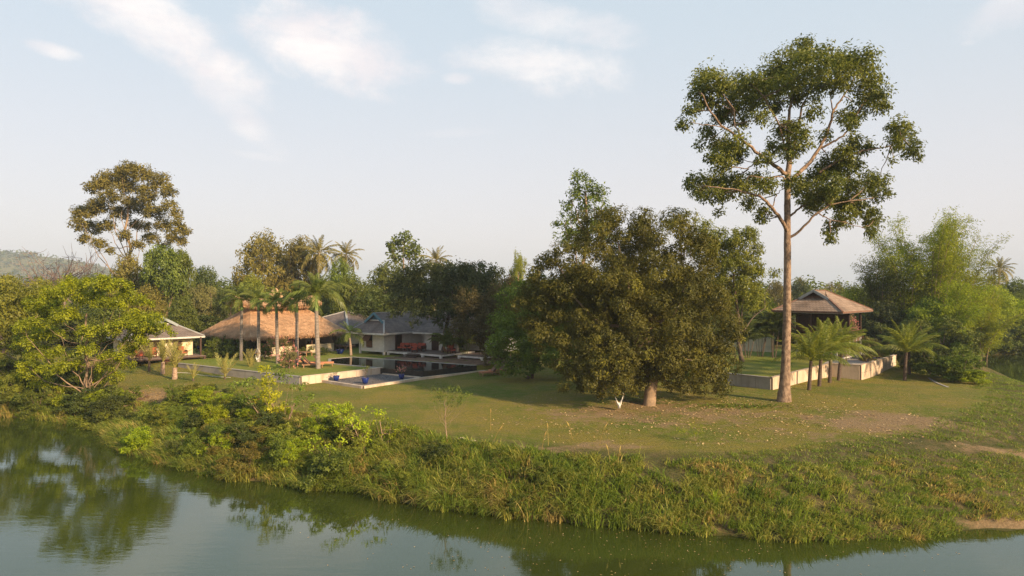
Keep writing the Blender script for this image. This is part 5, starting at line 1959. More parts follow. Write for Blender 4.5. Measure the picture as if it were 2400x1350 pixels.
tree('feathery_tree', 'loose olive leaved tree behind the right shoulder of the mango', 'tree', 1745, 66,
     [(1695, 570, 50, 38), (1745, 565, 40, 34), (1760, 620, 34, 40), (1720, 640, 60, 42), (1665, 600, 45, 50, 2), (1640, 535, 30, 24, 1), (1775, 680, 20, 20), (1740, 700, 48, 34), (1815, 640, 16, 14, 3), (1700, 690, 40, 50, 2)], M['leaf_olive'], M['bark_brown'], leaf=0.28, dens=0.9, tr=(0.25, 0.1), k_per=22, q=0.38, asp=0.36, shell=0.3)
tree('feathery_tree', 'wispy yellow olive crown just above the top right of the mango', 'tree', 1610, 62,
     [(1600, 512, 34, 16), (1620, 500, 18, 10), (1570, 530, 22, 12)], M['leaf_olive'], M['bark_brown'], leaf=0.25, dens=0.4, tr=(0.2, 0.06), k_per=14, q=0.4, asp=0.3, shell=0.2)
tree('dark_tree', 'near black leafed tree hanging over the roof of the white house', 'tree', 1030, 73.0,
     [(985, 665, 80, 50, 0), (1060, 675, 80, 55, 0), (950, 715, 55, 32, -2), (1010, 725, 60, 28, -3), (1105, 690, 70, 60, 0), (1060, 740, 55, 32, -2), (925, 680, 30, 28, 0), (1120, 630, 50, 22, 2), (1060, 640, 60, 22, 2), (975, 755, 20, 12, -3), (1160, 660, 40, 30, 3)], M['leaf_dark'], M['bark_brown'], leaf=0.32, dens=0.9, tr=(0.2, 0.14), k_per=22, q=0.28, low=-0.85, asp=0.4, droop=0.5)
tree('grey_brown_tree', 'greyish brown leafed tree drooping to the ground right of the veranda', 'tree', 1160, 67.0,
     [(1120, 750, 62, 52), (1170, 730, 60, 60, 1), (1155, 800, 42, 48, -1), (1100, 700, 40, 28), (1190, 680, 45, 35, 2), (1075, 770, 26, 22, 1), (1150, 838, 24, 20, -2)], M['leaf_purple'], M['bark_brown'], leaf=0.28, dens=0.95, tr=(0.2, 0.12), k_per=24, q=0.27, low=-0.95, asp=0.34, droop=0.6)

# ------------------------------------------------------------------ big tree at the far left
cl = [(300, 402, 22), (270, 415, 24), (330, 410, 22), (372, 425, 20), (238, 428, 20), (213, 440, 16), (392, 448, 17), (300, 438, 24), (345, 450, 22), (258, 462, 22), (396, 482, 16), (320, 484, 22), (228, 488, 22), (280, 500, 20), (193, 500, 18), (360, 500, 22),
      (412, 502, 14), (182, 525, 16), (215, 535, 18), (250, 530, 17), (330, 528, 19), (382, 533, 20), (415, 535, 18), (436, 545, 11), (200, 560, 13), (230, 570, 14), (290, 552, 14), (352, 558, 17), (400, 560, 14), (425, 566, 11), (322, 574, 13), (258, 588, 9), (385, 580, 11), (340, 470, 14), (300, 470, 14)]
tree('tall_tree', 'great round crowned tree standing alone at the far left skyline', 'tree', 307, 112, [(a, b, c * 1.0, c * 0.85, RNG.uniform(-5, 5)) for a, b, c in cl], M['leaf_brown'], M['bark_tan'], leaf=0.34, dens=0.95, tr=(0.38, 0.13), k_per=16, q=0.58,
     nlimb=13, fork=0.35, shell=0.3, trunk_top=((300 - CX) * 112 / F, 112, 8 + 215 * 112 / F), up=0.5)

# ------------------------------------------------------------------ lime tree leaning over the left bank
cl = [(180, 665, 36), (230, 660, 36), (275, 672, 32), (305, 692, 30), (335, 712, 24), (150, 690, 40), (210, 695, 40), (262, 710, 36), (315, 735, 30), (345, 752, 26), (372, 762, 20), (352, 745, 26), (345, 772, 28), (318, 790, 26), (300, 812, 22), (322, 752, 32), (388, 770, 14), (335, 798, 20), (105, 715, 40), (150, 740, 38), (295, 762, 34), (332, 778, 26),
      (252, 772, 30), (200, 775, 30), (118, 785, 36), (75, 760, 34), (60, 800, 34), (92, 830, 34), (150, 826, 34), (210, 818, 28), (262, 835, 28), (290, 852, 20), (242, 862, 28), (180, 858, 30), (120, 868, 30), (65, 862, 28), (42, 888, 22), (98, 900, 26), (160, 905, 26), (222, 890, 28), (270, 882, 20), (192, 930, 24), (222, 944, 18), (150, 936, 22)]
dl = at(205, 935).y
tree('lime_green_tree', 'wide lime green tree with layered branches leaning over the left bank', 'tree', 206, dl, [(a, b, c * 1.0, c * 0.42, RNG.uniform(-2.8, 2.2)) for a, b, c in cl] + [(a + RNG.uniform(-16, 16), b + RNG.uniform(-8, 14), c * 0.9, c * 0.36, RNG.uniform(-2.4, 3.2)) for a, b, c in cl], M['leaf_lime'], M['bark_tan'], leaf=0.18, dens=1.15, tr=(0.15, 0.06), k_per=24, q=0.54,
     nlimb=30, fork=0.12, shell=0.2, trunk_top=((203 - CX) * dl / F, dl, HC - 60 * dl / F), thick=0.9, up=1.0)
tree('olive_tree', 'yellowish olive bushy tree behind the lime green tree at the left edge', 'tree', 60, 62, [(40, 690, 60, 40, 0), (-30, 720, 70, 60), (90, 700, 50, 34, 2), (20, 770, 60, 50), (-60, 800, 60, 70), (110, 680, 36, 22, 3), (10, 840, 50, 50, -2)], M['leaf_olive'], M['bark_tan'], leaf=0.26, dens=0.8, tr=(0.2, 0.1), k_per=20, q=0.3)

# ------------------------------------------------------------------ trees of the background
BG = [
    # kind, name, label, px, top, half, d, mat, bark
    ('dome', 'round_tree', 'dark round tree under the great crown at the far left', 305, 590, 55, 98, 'leaf_brown', 'bark_tan'),
    ('dome', 'round_tree', 'dense dark green dome tree left of the gap before the royal palms', 478, 618, 52, 104, 'leaf_deep', 'bark_brown'),
    ('tall', 'slender_tree', 'slender green tree with pale bare trunk above the small pavilion', 385, 578, 52, 92, 'leaf_mid', 'bark_tan'),
    ('tall', 'slender_tree', 'second slender green tree just right of the pale trunked one', 428, 588, 34, 94, 'leaf_mid', 'bark_tan'),
    ('feather', 'grey_green_tree', 'grey green feathery thicket tree behind the left end of the thatched hall', 495, 660, 48, 90, 'leaf_grey', 'bark_brown'),
    ('feather', 'grey_green_tree', 'second grey green feathery tree close to the first royal palm', 540, 672, 36, 89, 'leaf_deep', 'bark_brown'),
    ('dome', 'round_tree', 'brownish round tree behind the small pavilion roof', 345, 665, 50, 88, 'leaf_brown', 'bark_brown'),
    ('dome', 'round_tree', 'mid green leafy tree filling in behind the small pavilion', 425, 690, 45, 84, 'leaf_mid', 'bark_brown'),
    ('dome', 'broad_tree', 'big bronze green tree with rounded top left of the coconut palms', 630, 540, 80, 114, 'leaf_brown', 'bark_brown'),
    ('dome', 'broad_tree', 'bronze green tree joined to the right of the big bronze one', 700, 546, 58, 112, 'leaf_brown', 'bark_brown'),
    ('dome', 'broad_tree', 'olive green tree low behind the first royal palms', 590, 640, 50, 96, 'leaf_olive', 'bark_brown'),
    ('dome', 'green_tree', 'bright green tree at the foot of the two coconut palms', 800, 600, 42, 104, 'leaf_mango_green', 'bark_brown'),
    ('dome', 'green_tree', 'mid green dense tree behind the rightmost royal palm', 830, 640, 58, 92, 'leaf_mid', 'bark_brown'),
    ('dome', 'green_tree', 'mid green wide tree above the hipped roof house', 905, 608, 62, 98, 'leaf_mid', 'bark_brown'),
    ('dome', 'green_tree', 'olive green tree left of the single coconut palm', 975, 625, 48, 96, 'leaf_olive', 'bark_brown'),
    ('dome', 'green_tree', 'deep green tree hanging low between the hall and the hipped house', 775, 655, 50, 96, 'leaf_deep', 'bark_brown'),
    ('dome', 'green_tree', 'deep green tree low behind the blue gable', 870, 670, 60, 90, 'leaf_deep', 'bark_brown'),
    ('dome', 'bronze_tree', 'bronze dark tree right of the single coconut palm', 1090, 610, 62, 88, 'leaf_purple', 'bark_brown'),
    ('dome', 'bronze_tree', 'low bronze tree behind the grey brown one', 1150, 640, 55, 84, 'leaf_purple', 'bark_brown'),
    ('feather', 'wispy_tree', 'pale wispy bamboo like tree left of the mango top', 1215, 592, 28, 98, 'leaf_olive', 'bark_tan'),
    ('dome', 'bronze_tree', 'reddish brown low tree in the dip left of the mango', 1200, 640, 40, 105, 'leaf_red', 'bark_brown'),
    ('dome', 'dark_green_tree', 'dark green tree closing the gap between mango and grey brown tree', 1235, 650, 45, 78, 'leaf_deep', 'bark_brown'),
    ('dome', 'olive_tree', 'yellow olive shrubby tree between the mango and the giant trunk', 1765, 668, 48, 92, 'leaf_olive', 'bark_brown'),
    ('dome', 'far_tree', 'rounded far tree just left of the giant trunk', 1822, 655, 30, 150, 'leaf_brown', 'bark_brown'),
    ('dome', 'far_tree', 'dark far tree just right of the giant trunk', 1875, 655, 34, 160, 'leaf_deep', 'bark_brown'),
    ('dome', 'far_tree', 'far flat topped tree above the tall pavilion ridge', 1937, 668, 18, 190, 'leaf_brown', 'bark_brown'),
    ('dome', 'far_tree', 'small far tree at the right end of the pavilion ridge', 1968, 663, 14, 185, 'leaf_brown', 'bark_brown'),
    ('dome', 'olive_tree', 'fresh green tree behind the left eave of the tall pavilion', 1800, 700, 45, 96, 'leaf_lime', 'bark_brown'),
    ('dome', 'green_tree', 'light green tree behind the right slope of the pavilion roof', 2005, 668, 50, 98, 'leaf_lime', 'bark_brown'),
    ('dome', 'green_tree', 'dark shaded tree right of the tall pavilion', 2065, 700, 60, 84, 'leaf_deep', 'bark_brown'),
    ('dome', 'green_tree', 'mid green tree below the bamboo beside the tall pavilion', 2130, 705, 60, 84, 'leaf_mid', 'bark_brown'),
    ('dome', 'green_tree', 'bright leafy tree at the foot of the bamboo', 2185, 690, 55, 80, 'leaf_mango_green', 'bark_brown'),
    ('dome', 'olive_tree', 'olive tree leaning over the far water under the bamboo', 2265, 690, 62, 96, 'leaf_bamboo', 'bark_brown'),
    ('dome', 'olive_tree', 'hazy olive tree at the right edge of the bamboo grove', 2325, 665, 52, 108, 'leaf_bamboo', 'bark_brown'),
    ('dome', 'green_tree', 'green tree at the right hand skyline beyond the water', 2385, 650, 45, 112, 'leaf_mid', 'bark_brown'),
    ('dome', 'green_tree', 'dark green tree overhanging the far bank at the right edge', 2395, 700, 60, 108, 'leaf_lime', 'bark_brown'),
    ('dome', 'green_tree', 'rounded green tree outside the right end of the far bank', 2470, 660, 60, 112, 'leaf_mid', 'bark_brown'),
    ('dome', 'left_edge_tree', 'hazy olive green tree at the left skyline', 20, 640, 50, 90, 'leaf_olive', 'bark_brown'),
    ('dome', 'left_edge_tree', 'olive green tree left of the bare branched trees', 95, 650, 50, 88, 'leaf_olive', 'bark_brown'),
    ('dome', 'left_edge_tree', 'dark green tree behind the lime green tree', 215, 640, 50, 90, 'leaf_deep', 'bark_brown'),
    ('dome', 'left_edge_tree', 'mid green tree left of the small pavilion', 260, 700, 60, 76, 'leaf_mid', 'bark_brown'),
    ('dome', 'left_edge_tree', 'olive green tree deep at the left edge', -50, 660, 70, 80, 'leaf_olive', 'bark_brown'),
]
for kd, nm, lb, px, top, half, d, mt, bk in BG:
    plant_px(kd, nm, lb, 'tree', px, top, half, d, M[mt], M[bk])
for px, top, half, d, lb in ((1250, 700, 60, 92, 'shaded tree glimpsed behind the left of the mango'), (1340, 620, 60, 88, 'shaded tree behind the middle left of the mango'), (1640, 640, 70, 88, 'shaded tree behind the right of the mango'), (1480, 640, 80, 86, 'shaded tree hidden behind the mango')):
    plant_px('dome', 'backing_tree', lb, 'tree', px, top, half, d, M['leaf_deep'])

tree('large_leaf_tree', 'large leafed tree with light crown standing above the white house', 'tree', 950, 112, [(945, 560, 20, 16), (925, 580, 20, 16), (965, 580, 22, 18), (945, 600, 26, 20), (975, 605, 16, 16), (920, 605, 14, 14)], M['leaf_mid'], M['bark_tan'], leaf=0.50, dens=0.8, tr=(0.25, 0.1), k_per=14, q=0.42, asp=0.6)
# leafless trees on the left skyline
for i, (px, top, d, lb) in enumerate(((95, 598, 120, 'bare branched pinkish tree nearer the left edge'), (148, 576, 118, 'tallest bare branched tree left of the great crown'), (185, 612, 119, 'low bare tree beside the hill foot'))):
    x = (px - CX) * d / F
    z0 = gz(x, d)
    h = HC - (top - CY) * d / F - z0
    r = empty('bare_tree', (x, d, z0), 0, lb, 'bare tree')
    mb = MB()
    mb.tube([(0, 0, -0.2), (0.2, 0, h * 0.35), (0, 0, h * 0.62)], [0.3, 0.22, 0.14], 7)
    mb.build('trunk', M['bark_dead'], r, smooth=True)
    mb = MB()
    for k in range(34):
        a = RNG.random() * 6.28
        s = h * (0.18 + 0.25 * RNG.random())
        p0 = np.array([0.1, 0, h * (0.3 + 0.32 * RNG.random())])
        p1 = p0 + np.array([math.cos(a) * s * 0.9, math.sin(a) * s * 0.6, s * (0.3 + 0.9 * RNG.random())])
        q = limb_path(p0, p1, 6)
        mb.tube(q, np.linspace(0.12, 0.03, 6), 4)
        for _ in range(7):
            w_ = q[RNG.integers(2, 6)]
            e_ = w_ + unit(1)[0] * s * 0.32 + np.array([0, 0, s * 0.15])
            mb.tube(limb_path(w_, e_, 4), np.linspace(0.045, 0.018, 4), 3)
    mb.build('branches', M['bark_dead'], r)

# ------------------------------------------------------------------ bamboo grove on the right
for px, d, h, rad, nc, sw, lb, mt in ((2062, 86, 13.3, 3.4, 15, (-0.35, 0, 0), 'darker bamboo clump nearest the tall pavilion', 'leaf_mid'), (2125, 85, 17.4, 4.2, 22, (-0.1, 0, 0), 'green bamboo clump in the middle of the grove', 'leaf_bamboo'),
                                      (2185, 83, 19.4, 4.2, 22, (0.25, 0, 0), 'tallest bamboo clump with plumes nodding to the right', 'leaf_bamboo'), (2245, 88, 18.3, 4.8, 22, (0.35, 0, 0), 'yellow green bamboo clump right of the tallest one', 'leaf_bamboo'),
                                      (2300, 92, 12.0, 4.2, 14, (0.6, 0, 0), 'low bamboo clump sprawling to the far right water', 'leaf_bamboo'), (2215, 79, 10.0, 3.6, 12, (0.2, 0, 0), 'short bamboo clump in front of the grove', 'leaf_bamboo')):
    bamboo('bamboo_clump', lb, px, d, h, rad, nc, M[mt], sway=sw, dens=125, leaf=0.32)

# ------------------------------------------------------------------ palms
RP = [(565, 844.7, 566.5, 728, 1.05), (606, 848, 606, 727, 1.0), (651, 851.5, 648, 734, 0.85), (696, 855.7, 696, 732, 1.0), (746, 863.7, 741.5, 728, 1.4)]
RL = ('leftmost of the five royal palms before the thatched hall', 'second royal palm from the left before the thatched hall', 'middle royal palm before the thatched hall', 'fourth royal palm from the left before the thatched hall',
      'rightmost and tallest royal palm standing nearest the pool')
for i, (bx_, by_, tx, ty, sh) in enumerate(RP):
    x, y = wpt(bx_, by_, ZT)
    c = pxw(tx, ty, y)
    palm('royal_palm', RL[i], (x, y), ZT, c, FR_ROYAL, 16 if i < 4 else 20, M['palm_trunk'], (0.18, 0.135) if i < 4 else (0.23, 0.165), 'row of royal palms', shaft=sh, bend=0.0, size=(0.98, 0.9, 0.94, 1.0, 1.25)[i], rings=0.02, seg=34, elev=(-10, 86), dead=(1, 0, 1, 0, 0)[i])
for px, cy, d, s, lb in ((748, 592, 108, 1.15, 'left coconut palm of the pair on the skyline behind the hall'), (811, 598, 108, 0.95, 'right coconut palm of the pair on the skyline behind the hall'), (1022, 612, 108, 1.0, 'single coconut palm on the skyline above the white house'),
                         (2343, 630, 125, 0.95, 'coconut palm on the skyline right of the bamboo'), (2330, 668, 118, 0.6, 'short coconut palm below the right skyline one'), (1875, 662, 160, 0.6, 'tiny coconut palm above the far dark tree'), (1949, 672, 175, 0.55, 'tiny far palm over the pavilion ridge'), (12, 668, 105, 0.7, 'low palm at the far left edge')):
    x = (px - CX) * d / F
    z0 = gz(x, d)
    palm('coconut_palm', lb, (x - 0.4, d), z0, pxw(px, cy, d), FR_FAR, 22, M['palm_trunk'], (0.25, 0.16), None, size=s, elev=(-55, 82))
CL = ('leftmost young coconut palm before the stained wall', 'second young coconut palm before the stained wall', 'third young coconut palm before the stained wall', 'rightmost young coconut palm beside the wall corner', 'young coconut palm alone on the right lawn', 'young palm close behind the lone right coconut palm')
for i, (bx_, by_, tx, ty, s) in enumerate(((1896, 914.5, 1901, 846, 0.95), (1920, 905.5, 1926, 828, 1.0), (1944, 897, 1947, 824, 1.0), (1965, 892, 1974, 820, 1.0), (2120, 892, 2124, 826, 1.05), (2131, 877, 2130, 824, 0.9))):
    b = at(bx_, by_)
    c = pxw(tx, ty, b.y)
    palm('young_coconut_palm', CL[i], (b.x, b.y), b.z, c, FR_COCO, 22, M['palm_trunk_dark'], (0.16, 0.12), 'young coconut palms on the right lawn', size=s * 0.88, elev=(16, 94), bend=(0.1, 0.3, -0.2, 0.25, 0.15, 0.4)[i], dead=(1, 0, 1, 1, 1, 0)[i])
DL = ('left young date palm half hidden under the lime green tree', 'second young date palm with a slim dark trunk', 'third young date palm with pinkish trunk', 'fourth young date palm with the thickest pinkish trunk')
for i, (bx_, by_, ty, s, tr_) in enumerate(((308, 861, 842, 1.05, 0.15), (349, 871, 846, 1.15, 0.13), (381, 876.5, 848, 1.25, 0.2), (409, 889, 862, 1.35, 0.24))):
    b = at(bx_, by_)
    c = pxw(bx_ + 1, ty, b.y)
    palm('date_palm', DL[i], (b.x, b.y), b.z, c, FR_DATE, 13, M['palm_trunk_pink'] if i > 1 else M['palm_trunk_dark'], (tr_, tr_ * 0.75), 'young date palms on the left lawn', size=s, elev=(48, 88), bend=0.0)
for i, (bx_, by_, s, lb) in enumerate(((453, 893, 0.75, 'small upright palm shoot in front of the grey wall start'), (527, 889, 1.2, 'trunkless fan of pale fronds in front of the grey wall'), (587, 871, 1.05, 'trunkless pale palm at the middle of the grey wall'), (543, 836, 0.6, 'tiny palm by the first royal palm'))):
    b = at(bx_, by_)
    palm('palm_seedling', lb, (b.x, b.y), b.z, (b.x, b.y, b.z + 0.2), FR_DATE, 9, M['palm_trunk_dark'], (0.1, 0.08), None, size=s, elev=(50, 86), bend=0)
x, y = wpt(823, 833, ZT)
palm('small_palm', 'small palm with pink trunk between the hall and the white house', (x, y), ZT, pxw(820, 792, y), FR_ROYAL, 10, M['palm_trunk_pink'], (0.16, 0.10), None, shaft=0.5, size=0.85, elev=(-25, 70), bend=0)


def areca(name, label, px, py, z, h, n, mat=None, size=0.7, spread=0.5):
    x, y = wpt(px, py, z) if z is not None else at(px, py)[:2]
    zz = z if z is not None else gz(x, y)
    r = empty(name, (x, y, zz), 0, label, 'palm')
    for k in range(n):
        a = RNG.random() * 6.28
        hh = h * (0.6 + 0.4 * RNG.random())
        b = np.array([math.cos(a), math.sin(a), 0]) * 0.22
        t = b * (1 + 3.5 * spread) + np.array([0, 0, hh])
        mb = MB()
        mb.tube(np.array([b + (t - b) * f for f in np.linspace(0, 1, 6)]) - np.array([0, 0, 0.05]), np.linspace(0.035, 0.02, 6), 6)
        st = mb.build('stem', M['crownshaft'] if mat is None else M['bark_brown'], r, smooth=True)
        for q in range(6):
            o = mesh_obj('frond', FR_ROYAL[q % 3], st, tuple(t))
            o.rotation_euler = (RNG.normal(0, 0.2), -R(15 + 60 * RNG.random()), q * 1.05 + RNG.random())
            s = size * (0.75 + 0.4 * RNG.random())
            o.scale = (s, s, s)
            if mat:
                o.material_slots[0].link = 'OBJECT'
                o.material_slots[0].material = mat
    return r


areca('areca_palm', 'slender clumping palm left one by the veranda deck', 1048, 838, ZT, 1.9, 6)
areca('areca_palm', 'slender clumping palm right one by the veranda deck', 1088, 835, ZT, 1.8, 6)
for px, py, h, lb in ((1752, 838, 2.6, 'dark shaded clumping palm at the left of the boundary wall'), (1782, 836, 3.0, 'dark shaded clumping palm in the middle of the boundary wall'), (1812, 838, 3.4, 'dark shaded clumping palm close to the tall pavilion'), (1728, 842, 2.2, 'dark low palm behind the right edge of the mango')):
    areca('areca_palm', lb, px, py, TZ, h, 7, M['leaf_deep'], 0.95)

# ------------------------------------------------------------------ shrubs round the buildings
def shrub(px, py, z, w, h, mat, label, group=None, kind='bush', name='garden_shrub', flowers=None, nf=120, cat='shrub', fs=0.09):
    if z is None:
        p = at(px, py)
        x, y, z = p
    else:
        x, y = wpt(px, py, z)
    r = plant(kind, name, label, cat, (x, y, z - 0.03), w, h, M[mat], None, group, crown_name='foliage')
    if flowers:
        mb = MB()
        c = unit(nf) * np.array([0.46, 0.46, 0.42]) * np.array([w, w, h]) + np.array([0, 0, h * 0.58])
        c[:, 2] = np.abs(c[:, 2] - 0.2) + 0.2
        k = np.repeat(c, 4, 0) + RNG.normal(0, fs * 0.5, (nf * 4, 3))
        mb.leaves(k, unit(nf * 4), unit(nf * 4), fs * 1.2, fs, 0.6)
        o = mb.build('blossoms', M[flowers], r)
        o['kind'] = 'stuff'
    return r


S = [(500, 838, ZT, 2.4, 2.3, 'leaf_mid', 'tall green shrub right of the small pavilion'), (530, 838, ZT, 2.4, 2.3, 'leaf_deep', 'dark shrub left of the first royal palm'), (548, 839, ZT, 2.0, 2.2, 'leaf_mid', 'green shrub touching the first royal palm'),
     (588, 838, ZT, 2.6, 2.2, 'leaf_deep', 'dark shrub between the first and second royal palms'), (620, 842, ZT, 2.0, 1.9, 'leaf_mid', 'green shrub between the second and middle royal palms'),
     (515, 835, ZT, 2.2, 2.4, 'leaf_deep', 'dark shrub under the left corner of the thatched roof'), (565, 836, ZT, 2.2, 2.2, 'leaf_deep', 'dark shrub right behind the first royal palm')]
for a in S:
    shrub(*a)
for a in ((338, 838, 0.5, 2.6, 2.2, 'leaf_deep', 'dark leafy shrub before the left end of the small pavilion'), (368, 838, 0.5, 1.8, 1.7, 'leaf_mid', 'green shrub before the deck of the small pavilion'), (425, 834, 0.55, 1.3, 1.9, 'leaf_grey', 'grey twiggy shrub at the steps of the small pavilion'), (400, 832, 0.55, 1.5, 2.3, 'leaf_mid', 'tall green climber at the middle post of the small pavilion')):
    shrub(*a)
shrub(665, 846, ZT, 2.2, 2.6, 'leaf_grey', 'pink flowering bush between the middle and fourth royal palms', kind='sapling', flowers='petal_pink', nf=60)
shrub(636, 843, ZT, 1.8, 2.4, 'leaf_grey', 'pink flowering bush left of the middle royal palm', kind='sapling', flowers='petal_pink', nf=34)
shrub(678, 873, ZT, 2.0, 2.4, 'leaf_grey', 'open twiggy grey bush with pink flowers nearest the front lawn edge', kind='sapling', flowers='petal_pink', nf=46)
shrub(676, 862, ZT, 1.6, 1.6, 'leaf_grey', 'grey green bush below the fourth royal palm', flowers='petal_pink', nf=20)
shrub(718, 832, ZT, 1.6, 1.0, 'leaf_mid', 'low leafy shrub against the hall parapet', name='low_shrub')
shrub(757, 832, ZT, 1.6, 1.0, 'leaf_deep', 'low spiky dark shrub at the right end of the hall parapet', name='low_shrub')
shrub(797, 828, ZT, 1.3, 1.9, 'leaf_deep', 'tall dark leafy plant in the blue pot by the hall', kind='sapling', name='potted_plant', cat='plant')
shrub(490, 796, 1.0, 3.0, 4.2, 'leaf_mid', 'white flowered tree between the small pavilion and the thatched roof', flowers='petal_white', nf=60, fs=0.22, name='frangipani_tree', cat='tree')
shrub(468, 824, 0.55 + 0.4, 1.5, 1.9, 'leaf_deep', 'dark round plant at the right end of the small pavilion deck', name='potted_plant', cat='plant')
shrub(1986, 815, TZ, 2.6, 4.3, 'leaf_grey', 'tall bush with pink bracts climbing the right corner of the pavilion', flowers='petal_pink', nf=160, kind='sapling', name='climbing_bush')
shrub(1998, 832, TZ, 2.2, 3.9, 'leaf_grey', 'greyish flowering bush at the right post of the pavilion', flowers='petal_pink', nf=70, name='climbing_bush')
shrub(2040, 842, TZ, 2.6, 2.6, 'leaf_grey', 'grey green bush on the terrace right of the pavilion', name='terrace_shrub')
shrub(2062, 836, TZ, 2.8, 2.2, 'leaf_mid', 'green bush on the terrace behind the blue pots', name='terrace_shrub')
for i, (px, py, w_, h_, mt, lb) in enumerate(((2140, 868, 3.5, 3.0, 'leaf_deep', 'dark bush behind the lone right coconut palm'), (2180, 878, 4.5, 3.6, 'leaf_deep', 'large dark bush at the top of the right bank'), (2215, 888, 5.0, 3.6, 'leaf_mango_green', 'large glossy green bush leaning to the far water'),
                                              (2250, 893, 4.5, 2.8, 'leaf_mango_green', 'bright green bush hanging over the far water'), (2285, 900, 3.0, 1.6, 'leaf_lime', 'light green low bush at the water corner'), (2160, 840, 5.5, 5.0, 'leaf_mango_green', 'high leafy bush above the lone coconut palm'),
                                              (2205, 850, 6.0, 5.2, 'leaf_mid', 'big leafy bush under the bamboo'), (2245, 858, 5.0, 4.2, 'leaf_mango_green', 'leafy bush right of the big one under the bamboo'), (2100, 838, 4.5, 4.5, 'leaf_deep', 'dark bush behind the end of the weep hole wall'))):
    b = at(px, py)
    plant('bush', 'bank_bush', lb, 'bush', (b.x, b.y, b.z - 0.15), w_, h_, M[mt], crown_name='foliage')
for i in range(7):
    px = 2290 + i * 26
    d = 101 + i * 0.8
    x = (px - CX) * d / F
    plant('bush', 'far_bank_bush', 'dark shrub in the row along the far right bank', 'bush', (x, d + 0.4, -2.1), 7.5, 5.0 + RNG.random(), M[('leaf_deep', 'leaf_mid', 'leaf_olive')[i % 3]], group='shrubs along the far right bank', crown_name='foliage')
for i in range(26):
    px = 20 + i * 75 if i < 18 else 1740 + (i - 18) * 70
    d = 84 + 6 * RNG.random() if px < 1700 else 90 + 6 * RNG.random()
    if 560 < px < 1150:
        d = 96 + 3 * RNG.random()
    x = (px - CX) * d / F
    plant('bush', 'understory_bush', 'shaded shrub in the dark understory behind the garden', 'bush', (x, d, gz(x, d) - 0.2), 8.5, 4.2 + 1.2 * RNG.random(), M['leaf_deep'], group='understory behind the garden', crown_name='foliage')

# ------------------------------------------------------------------ pots
pz = 0.14


def pot_px(px, py, z, rad, h, label, group=None, mat=None):
    x, y = wpt(px, py, z)
    pot(x, y, z, rad, h, label, group, mat)
    return x, y


def twig_plant(x, y, z, h, w, n, mat, label, flowers=None, leaf=0.09):
    r = empty('potted_plant', (x, y, z), 0, label, 'plant')
    st = MB()
    tips = []
    st.tube([(0, 0, 0), (0.02, 0, h * 0.45)], [0.02, 0.015], 5)
    for k in range(7):
        e_ = np.array([RNG.normal(0, w * 0.4), RNG.normal(0, w * 0.4), h * (0.65 + 0.35 * RNG.random())])
        st.tube(limb_path((0.02, 0, h * 0.4), e_, 5), np.linspace(0.013, 0.006, 5), 4)
        tips.append(e_)
    st.build('stem', M['bark_brown'], r)
    lf = MB()
    foliage(lf, np.array(tips), np.full(7, w * 0.28), np.full(7, n), leaf, 0.5, shell=0.1)
    o = lf.build('foliage', M[mat], r)
    o['kind'] = 'stuff'
    if flowers:
        fl = MB()
        c = np.repeat(np.array(tips), 9, 0) + RNG.normal(0, w * 0.2, (63, 3))
        fl.leaves(c, unit(63), unit(63), 0.11, 0.10, 0.6)
        o = fl.build('blossoms', M[flowers], r)
        o['kind'] = 'stuff'


x, y = pot_px(788, 892, pz, 0.28, 0.42, 'blue glazed pot at the left of the gravel court')
twig_plant(x, y, pz + 0.38, 0.35, 0.35, 8, 'leaf_mid', 'short sprig growing in the left pot of the gravel court')
x, y = pot_px(856, 899, pz, 0.29, 0.48, 'blue glazed pot at the front corner of the gravel court')
twig_plant(x, y, pz + 0.42, 1.0, 0.55, 22, 'leaf_mid', 'spindly little tree in the front pot of the gravel court')
x, y = pot_px(941, 888, pz, 0.26, 0.42, 'blue glazed pot at the right of the gravel court by the black wall')
twig_plant(x, y, pz + 0.38, 0.62, 0.5, 14, 'leaf_mid', 'pink flowered plant in the right pot of the gravel court', 'petal_pink')
pot_px(797, 829, ZT, 0.45, 0.5, 'dark blue pot between the thatched hall and the hipped house')
pot_px(468, 822, 1.0, 0.36, 0.6, 'blue pot at the right end of the small pavilion deck')
for i, (px, py, lb) in enumerate(((2030, 847, 'nearest dark blue pot behind the weep hole wall'), (2043, 843, 'second dark blue pot behind the weep hole wall'), (2056, 839.5, 'third dark blue pot behind the weep hole wall'), (2068, 836.5, 'fourth dark blue pot behind the weep hole wall'))):
    x, y = pot_px(px, py, TZ, 0.42, 0.62, lb, 'blue pots on the pavilion terrace')
    shrub(px, py, TZ + 0.55, 1.3, 0.8, 'leaf_mid' if i % 2 else 'leaf_grey', lb.replace('dark blue pot', 'potted shrub'), 'shrubs in the blue pots', name='potted_shrub')


